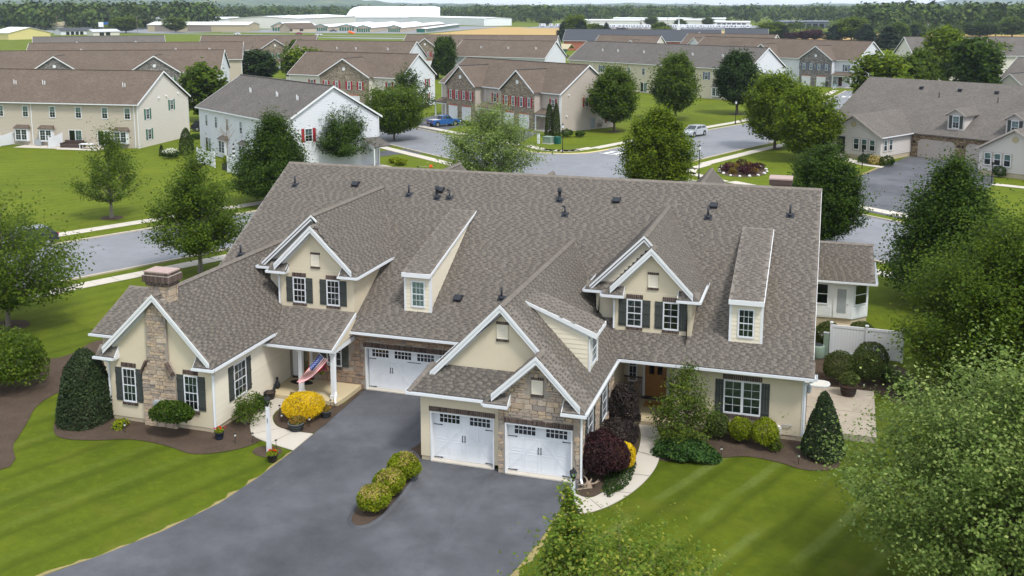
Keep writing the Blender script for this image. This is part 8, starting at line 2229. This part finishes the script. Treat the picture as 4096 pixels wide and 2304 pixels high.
# self-storage rows: gable end with green doors to us, ridge running away
for i, (xl, yl, wd_, far) in enumerate([(-378, 645, 13, 70), (-349, 655, 11, 150), (-332, 664, 13, 160), (-304, 634, 11, 190), (-283, 641, 10, 180)]):
    dx, dy = -.19, .98
    c = (xl + dx * far / 2, yl + dy * far / 2)
    ang = math.degrees(math.atan2(-dy, -dx))
    t = barn('storage_building', ['tan storage building with green roof trim, first on the left', 'second storage row from the left', 'third storage row from the left', 'fourth storage row from the left', 'fifth storage row from the left'][i], c, ang, far, wd_, 3.1, 4.6 if i else 6.2, 'wall_tan', 'metal_white', 'storage', doors=[('e', 6, -wd_ * .45, wd_ * .45, 2.7), ('f', 24, -far * .48, far * .48, 2.6)])
    m = MB(); m.prism([(far / 2 + .55, -wd_ / 2 - .6, 3.0), (far / 2 + .55, 0, (4.6 if i else 6.2) + .1), (far / 2 + .55, wd_ / 2 + .6, 3.0), (far / 2 + .55, wd_ / 2 + .6, 3.4), (far / 2 + .55, 0, (4.6 if i else 6.2) + .6), (far / 2 + .55, -wd_ / 2 - .6, 3.4)], (.1, 0, 0)); m.build('green_fascia', 'dark_green_metal', t)
t = barn('storage_building', 'rightmost low storage row with flat white roof beside the wheat', (-279, 722), 102, 172, 7, 2.7, 3.1, 'wall_tan', 'metal_white', 'storage', doors=[('f', 30, -84, 84, 2.4)])
m = MB(); m.box(-86.1, -86, -3, 3, .05, 2.4); m.build('roller_door', 'dark_green_metal', t)
t = barn('storage_office', 'small hip-roofed tan storage office left of the green doors', (-351, 624), 60, 22, 14, 2.9, 6.6, 'wall_tan', 'roof_brown', 'office'); m = MB(); m.box(-10.9, -8.9, -7.1, -7.0, .8, 2.2); m.build('window', 'dark_interior', t); m = MB(); m.box(-3, 0, -7.1, -7.0, .8, 2.2); m.build('window', 'dark_interior', t)
barn('warehouse', 'long pale warehouse left of the white arched hall', (-449, 800), 100, 175, 60, 8.4, 10.2, 'metal_light', 'metal_white', 'warehouse')
barn('warehouse', 'grey-white warehouse in front of the arched hall', (-456, 990), 20, 82, 30, 6.2, 7.4, 'metal_grey', 'metal_white', 'warehouse'); barn('warehouse', 'long grey-white warehouse right of the arched hall', (-343, 935), -42, 165, 30, 7.0, 8.0, 'metal_white', 'metal_white', 'warehouse')
# arched white fabric hall
t = empty('arched_hall', (-452, 1030, 0), R(21), 'big white arched fabric hall behind the storage rows', 'hall')
pr_ = [(-30 * math.cos(a), 5.0 + 13.0 * math.sin(a) ** .9) for a in [math.pi * i / 20 for i in range(21)]]
m = MB(); n = len(pr_)
RG_ = [(-52, .45), (-50, .72), (-46, .9), (-40, 1), (40, 1), (46, .97), (50, .93)]
vs = [(x, y, 5 + (z - 5) * s_) for x, s_ in RG_ for y, z in pr_]; m.add(vs, [(r_ * n + i, r_ * n + i + 1, r_ * n + n + i + 1, r_ * n + n + i) for r_ in range(len(RG_) - 1) for i in range(n - 1)]); m.build('fabric_roof', 'metal_white', t, True)
m = MB(); m.prism([(50, y, 5 + (z - 5) * .93) for y, z in pr_], (.3, 0, 0)); m.build('end_wall', 'metal_grey', t); m = MB(); m.prism([(-52, y, 5 + (z - 5) * .45) for y, z in pr_], (-.3, 0, 0)); m.build('end_wall', 'metal_grey', t); m = MB(); m.box(-52, 50, -30, 30, 0, 5); m.build('base_wall', 'metal_grey', t)
# left far yard
barn('barn', 'pale yellow metal barn with white roof at the left edge', (-428, 440), -18, 20, 25, 3.8, 6.8, 'metal_yellow', 'metal_white', 'barn')
barn('bungalow', 'white bungalow with dark roof left of the cream one', (-459, 521), 62, 22, 11, 2.8, 4.6, 'siding_white', 'roof_dark', 'house', doors=[('f', 4, -8, 4, 2.2)], doormat='dark_interior'); barn('bungalow', 'small cream bungalow with grey roof by the road', (-430, 513), 62, 17, 10, 2.5, 4.0, 'siding_ivory', 'metal_grey', 'house', doors=[('f', 2, -5, 3, 2.0)], doormat='dark_interior')
barn('warehouse', 'tan metal shed with open front behind the round tree', (-430, 625), 12, 76, 26, 4.9, 7.0, 'metal_tan', 'metal_light', 'warehouse', doors=[('f', 2, -36, 14, 4.2)], doormat='pole_wood'); barn('warehouse', 'grey-white hall behind the tan metal shed', (-497, 712), 20, 72, 30, 8.0, 9.4, 'metal_white', 'metal_white', 'warehouse')
barn('house', 'tan-roofed house behind the yellow barn', (-585, 640), 30, 26, 14, 3.0, 6.2, 'siding_ivory', 'metal_tan', 'house'); barn('house', 'pale sheds at the far left edge', (-660, 600), 30, 40, 16, 4.0, 6.2, 'metal_light', 'metal_white', 'shed')
t = empty('billboard', (-498, 598, 0), R(40), 'white blue and green roadside sign above the cream bungalow', 'sign'); m = MB(); m.box(-.2, .2, -.2, .2, 0, 3.2); m.build('post', 'steel_grey', t); m = MB(); m.box(-3.4, 0, -.2, .2, 3.2, 6.8); m.build('white_panel', 'white_paint', t); m = MB(); m.box(.02, 3.4, -.2, .2, 5.0, 6.8); m.build('blue_panel', 'paint_blue', t); m = MB(); m.box(.02, 3.4, -.2, .2, 3.2, 4.98); m.build('green_panel', 'leaf_bright', t)
t = empty('windsock', (-251, 503, 0), 0, 'orange windsock on the airfield grass', 'windsock'); m = MB(); m.tube((0, 0, 0), (0, 0, 4.0), .08, n=6); m.build('mast', 'steel_grey', t); m = MB(); m.tube((0, 0, 3.9), (3.6, -.4, 2.9), .75, .45, 10); m.build('sock', 'orange_fabric', t)
# right-centre sheds, travel trailers
for i, (x, y, L, h, mt, lb) in enumerate([(-196, 985, 62, 4.2, 'metal_light', 'long low grey shed, left one behind the trailers'), (-128, 990, 70, 4.6, 'metal_light', 'long low grey shed, right one behind the trailers'), (-72, 948, 34, 3.6, 'metal_light', 'pale shed with small dark windows at the trailer lot end'), (-6, 862, 40, 5.6, 'metal_slate', 'slate-grey building with white roof edge right of the trailers'), (-150, 1080, 120, 5, 'metal_white', 'far white shed roofs beyond the trailers')]):
    t = barn('shed', lb, (x, y), 6 if i != 3 else 18, L, 24, h, h + .9, mt, 'metal_white' if i != 3 else 'metal_slate', 'shed', doors=[('f', 6, -L * .4, L * .4, h * .7)] if i in (2, 3) else [], doormat='dark_interior')
def trailer_meshes():
    b = MB(); P = [(-3.6, .6), (3.1, .6), (3.7, 1.4), (3.4, 2.7), (2.9, 2.95), (-3.6, 2.95)]
    b.prism([(x, -1.2, z) for x, z in P], (0, 2.4, 0)); body = b.mesh('body', 'metal_white')
    w = MB()
    for x in (-2.6, -.6, 1.6): w.box(x, x + .9, -1.23, -1.2, 1.6, 2.3)
    w.box(-3.63, -3.6, -.6, .6, 1.5, 2.4); win = w.mesh('windows', 'dark_interior')
    s = MB(); s.box(-3.4, 3.0, -1.22, -1.2, .95, 1.15); st = s.mesh('stripe', 'metal_slate')
    k = MB()
    for x in (-.7, .2): k.tube((x, -1.15, .35), (x, 1.15, .35), .35, .35, 10)
    wh = k.mesh('wheels', 'tyre')
    return body, win, st, wh
TM = trailer_meshes(); rj = random.Random(21)
k = 0
for (x0, x1, y0, n) in ((-182, -128, 812, 16), (-120, -45, 842, 24), (-120, -45, 826, 20), (-176, -130, 830, 10), (-228, -208, 842, 3)):
    for i in range(n):
        t = empty('travel_trailer', (x0 + (x1 - x0) * (i + rj.random() * .5) / n, y0 + rj.uniform(-4, 4), 0), R(rj.choice([0, 90, 180, 70, 110]) + rj.uniform(-12, 12)), 'white travel trailer in the crowded lot beyond the wheat field', 'trailer', 'travel trailers parked beyond the wheat field')
        for nm, me in zip(('body', 'windows', 'stripe', 'wheels'), TM): place(nm, me, t)
t = empty('school_bus', (-173, 808, 0), R(8), 'yellow school bus among the white trailers', 'bus'); m = MB(); m.box(-5, 4, -1.2, 1.2, .6, 2.9); m.box(4, 5.4, -1.1, 1.1, .6, 1.7); m.build('body', 'bus_yellow', t); m = MB(); m.box(-4.6, 3.6, -1.23, -1.2, 1.7, 2.5); m.build('windows', 'dark_interior', t)
for x in (-3.2, 3.4): m = MB(); m.tube((x, -1.2, .5), (x, 1.2, .5), .5, .5, 10); m.build('wheel', 'tyre', t)
# utility poles with cross-arms and wires
pol = [(-651, 712, 11, 'utility pole behind the yellow barn'), (-531, 588, 11, 'utility pole behind the white bungalow'), (-617, 709, 9.5, 'utility pole above the bungalow roof'), (-429, 546, 12, 'utility pole before the tan metal shed'), (72, 615, 9.5, 'utility pole in the field at right'), (-7, 683, 10.5, 'utility pole by the slate-grey building'), (-110, 800, 9.5, 'utility pole among the trailers'), (190, 590, 9.5, 'utility pole near the right edge')]
for (x, y, h, lb) in pol:
    t = empty('utility_pole', (x, y, 0), R(20), lb, 'utility pole'); m = MB(); m.tube((0, 0, 0), (0, 0, h), .16, .12, 8); m.build('pole', 'pole_wood', t); m = MB(); m.box(-1.2, 1.2, -.06, .06, h - .9, h - .75); m.build('crossarm', 'pole_wood', t)
    if h < 10: m = MB(); m.lathe([(.25, h - 2.2), (.25, h - 1.3)], (.35, 0, 0), 8); m.build('transformer', 'steel_grey', t)
def wire(a, b, sag, label):
    m = MB(); n = 12; pts = [V(a).lerp(V(b), i / n) - V((0, 0, sag * 4 * (i / n) * (1 - i / n))) for i in range(n + 1)]; m.path(pts, .035, 4); setp(m.build('power_line', 'rubber'), label, 'power line')
wire((72, 615, 8.7), (190, 590, 8.7), 1.6, 'power line to the right edge from the field pole'); wire((72, 615, 8.7), (-7, 683, 9.6), 2.0, 'power line left from the field pole'); wire((-531, 588, 10.2), (-429, 546, 11.1), 2.0, 'power line over the bungalows'); wire((-531, 588, 10.2), (-651, 712, 10.2), 2.2, 'power line over the yellow barn roof')

# woods: each crown a cluster of leafy faces; near belt, middle belts, far belts
def wood(name, label, spots, lf, mat='leaf_wood', seed=1, per=150):
    rs = np.random.RandomState(seed)
    base = []
    for k in range(5):
        c = unitv(rs.normal(size=(16, 3))) * np.array([.36, .36, .36]) * rs.uniform(.7, 1.1, (16, 1))
        p = (c[:, None] + rs.normal(size=(16, per // 16, 3)) * .13).reshape(-1, 3)
        nr = unitv(p * 2 + rs.normal(size=p.shape) * .5 + np.array([0, 0, .3]))
        base.append((p, nr))
    VV = []; n0 = 0
    FF = []
    for i, (x, y, h, w) in enumerate(spots):
        p, nr = base[i % 5]
        a = rs.rand() * 6.28; ca, sa = math.cos(a), math.sin(a)
        q = np.stack([(p[:, 0] * ca - p[:, 1] * sa) * w + x, (p[:, 0] * sa + p[:, 1] * ca) * w + y, (p[:, 2] + .5) * h * .9 + h * .08], 1)
        v, f = leaf_quads(q, nr, np.full(len(q), lf * math.sqrt(w * h)) * rs.uniform(.7, 1.3, len(q)), rs, .8)
        VV.append(v); FF.append(f + n0); n0 += len(v)
    o = place(name, npmesh(name, np.concatenate(VV), np.concatenate(FF), mat))
    return setp(o, label, 'woods', kind='stuff')
rs_ = np.random.RandomState(77)
def scatter(n, poly_az, d0, d1, h0, h1, wf=1.0, keep=None):
    """spots between two azimuths (degrees left of +Y from the camera) and two distances"""
    out = []
    for i in range(n):
        az = R(rs_.uniform(*poly_az)); d = math.sqrt(rs_.uniform(d0 * d0, d1 * d1)); h = rs_.uniform(h0, h1)
        x = CAM.x - math.sin(az) * d; y = CAM.y + math.cos(az) * d
        if keep is None or keep(x, y): out.append((x, y, h, h * wf * rs_.uniform(.8, 1.25)))
    return out
# azimuth of the picture: about -9.5 (right edge) to 44 (left edge)
wood('wood_belt', 'tall mixed wood behind the yellow barn at the upper left', scatter(190, (33.5, 46), 860, 1120, 17, 23, .95), .085, seed=2, per=192)
wood('wood_belt', 'tree belt behind the warehouses and arched hall', scatter(120, (18, 34), 1250, 1600, 13, 20, 1.1), .09, seed=3)
wood('wood_belt', 'wood beyond the trailer lot in the middle of the horizon', scatter(330, (-2, 18.5), 1120, 1650, 13, 21, 1.05), .085, seed=4)
wood('wood_belt', 'wood at the right behind the field and utility pole', scatter(240, (-11, -1.5), 760, 1150, 14, 21, .95), .085, seed=5, per=192)
wood('wood_belt', 'lower scrub at the right field edge', scatter(60, (-11, 3), 690, 780, 6, 10, 1.2), .07, seed=6)
wood('wood_belt', 'distant tree belts fading toward the hills', scatter(520, (-11, 46), 1900, 3400, 12, 20, 1.6), .09, seed=7, per=96)
wood('wood_belt', 'farthest hazy tree belts below the skyline', scatter(700, (-11, 46), 3600, 6200, 12, 19, 3.0), .11, seed=8, per=80)
# pale farm buildings far out
for i in range(26):
    az = R(rs_.uniform(-9, 42)); d = rs_.uniform(1700, 3600); x = CAM.x - math.sin(az) * d; y = CAM.y + math.cos(az) * d
    t = barn('farm_building', 'small pale farm building among the distant tree belts', (x, y), rs_.uniform(-40, 40), rs_.uniform(20, 46), 16, rs_.uniform(5, 9), rs_.uniform(10, 13), 'metal_white', 'metal_white', 'farm building', 'pale farm buildings far off')
# patchwork of distant fields, low hills
for i in range(22):
    az = R(rs_.uniform(-9, 44)); d = rs_.uniform(1500, 4200); x = CAM.x - math.sin(az) * d; y = CAM.y + math.cos(az) * d; w = rs_.uniform(120, 320); l = rs_.uniform(80, 200)
    sheet('farm_field', [(x - w, y - l), (x + w, y - l * .7), (x + w * .9, y + l), (x - w * .8, y + l * .8)], .12 + i * .01, ['farmland', 'wheat', 'farmland'][i % 3])
def hills(name, az0, az1, d0, d1, hfun, mat, n=120, rows=14):
    vs = []; fs = []
    for r_ in range(rows + 1):
        q = r_ / rows; d = d0 + (d1 - d0) * q
        for i in range(n + 1):
            az = R(az0 + (az1 - az0) * i / n)
            z = hfun(az0 + (az1 - az0) * i / n, q) * math.sin(min(1.0, q * 1.25) * math.pi / 2) ** 1.5 - 3
            vs.append((CAM.x - math.sin(az) * d, CAM.y + math.cos(az) * d, z))
    for r_ in range(rows):
        for i in range(n):
            a = r_ * (n + 1) + i; fs.append((a, a + 1, a + n + 2, a + n + 1))
    o = place(name, npmesh(name, np.array(vs), np.array(fs), mat, True)); o['kind'] = 'structure'
    return o
ph = [rs_.rand() * 6.28 for _ in range(8)]
m_ = newmat('hill_forest'); t_ = NT(m_)
_c = t_.ramp(t_.noise(.0022, t_.pos(), 8, .65), [(0.30, (0.030, 0.055, 0.018)), (.5, (0.05, 0.085, 0.025)), (.62, (0.10, 0.135, 0.04)), (.70, (0.25, 0.20, 0.11)), (.78, (0.05, 0.085, 0.025))])
t_.out(_c, 1, .05, 0, t_.bump(t_.noise(.02, t_.pos(), 6, .7), 1.0, 12))
hills('hills', 14, 47, 4200, 7200, lambda a, q: (18 + 62 * (1 / (1 + math.exp(-(a - 25) * .35)))) * (1 + .18 * math.sin(a * .9 + ph[0]) + .10 * math.sin(a * 2.3 + ph[1]) + .05 * math.sin(a * 6 + ph[2])), 'hill_forest')
hills('hills', -12, 30, 6500, 8600, lambda a, q: 30 * (1 + .25 * math.sin(a * .5 + ph[3]) + .12 * math.sin(a * 1.9 + ph[4]) + .06 * math.sin(a * 5 + ph[5])), 'hill_forest')
hills('hills', -12, -4, 8700, 9600, lambda a, q: max(0.0, 115 * math.sin(max(0, min(1, (-4.2 - a) / 6)) * math.pi * .55 + .02)) + 10, 'hill_forest')
# the air between: one closed box of faint haze round everything
m = MB(); m.box(-9500, 9500, -350, 9700, -6, 140)
hz = newmat('haze'); t_ = NT(hz)
_v = t_.n('ShaderNodeVolumePrincipled', {'Color': (0.74, 0.86, 1.0, 1), 'Density': 0.00009, 'Anisotropy': 0.1})
_o = t_.n('ShaderNodeOutputMaterial'); t_.t.links.new(_v.outputs[0], _o.inputs['Volume'])
setp(m.build('haze', 'haze'), kind='stuff')
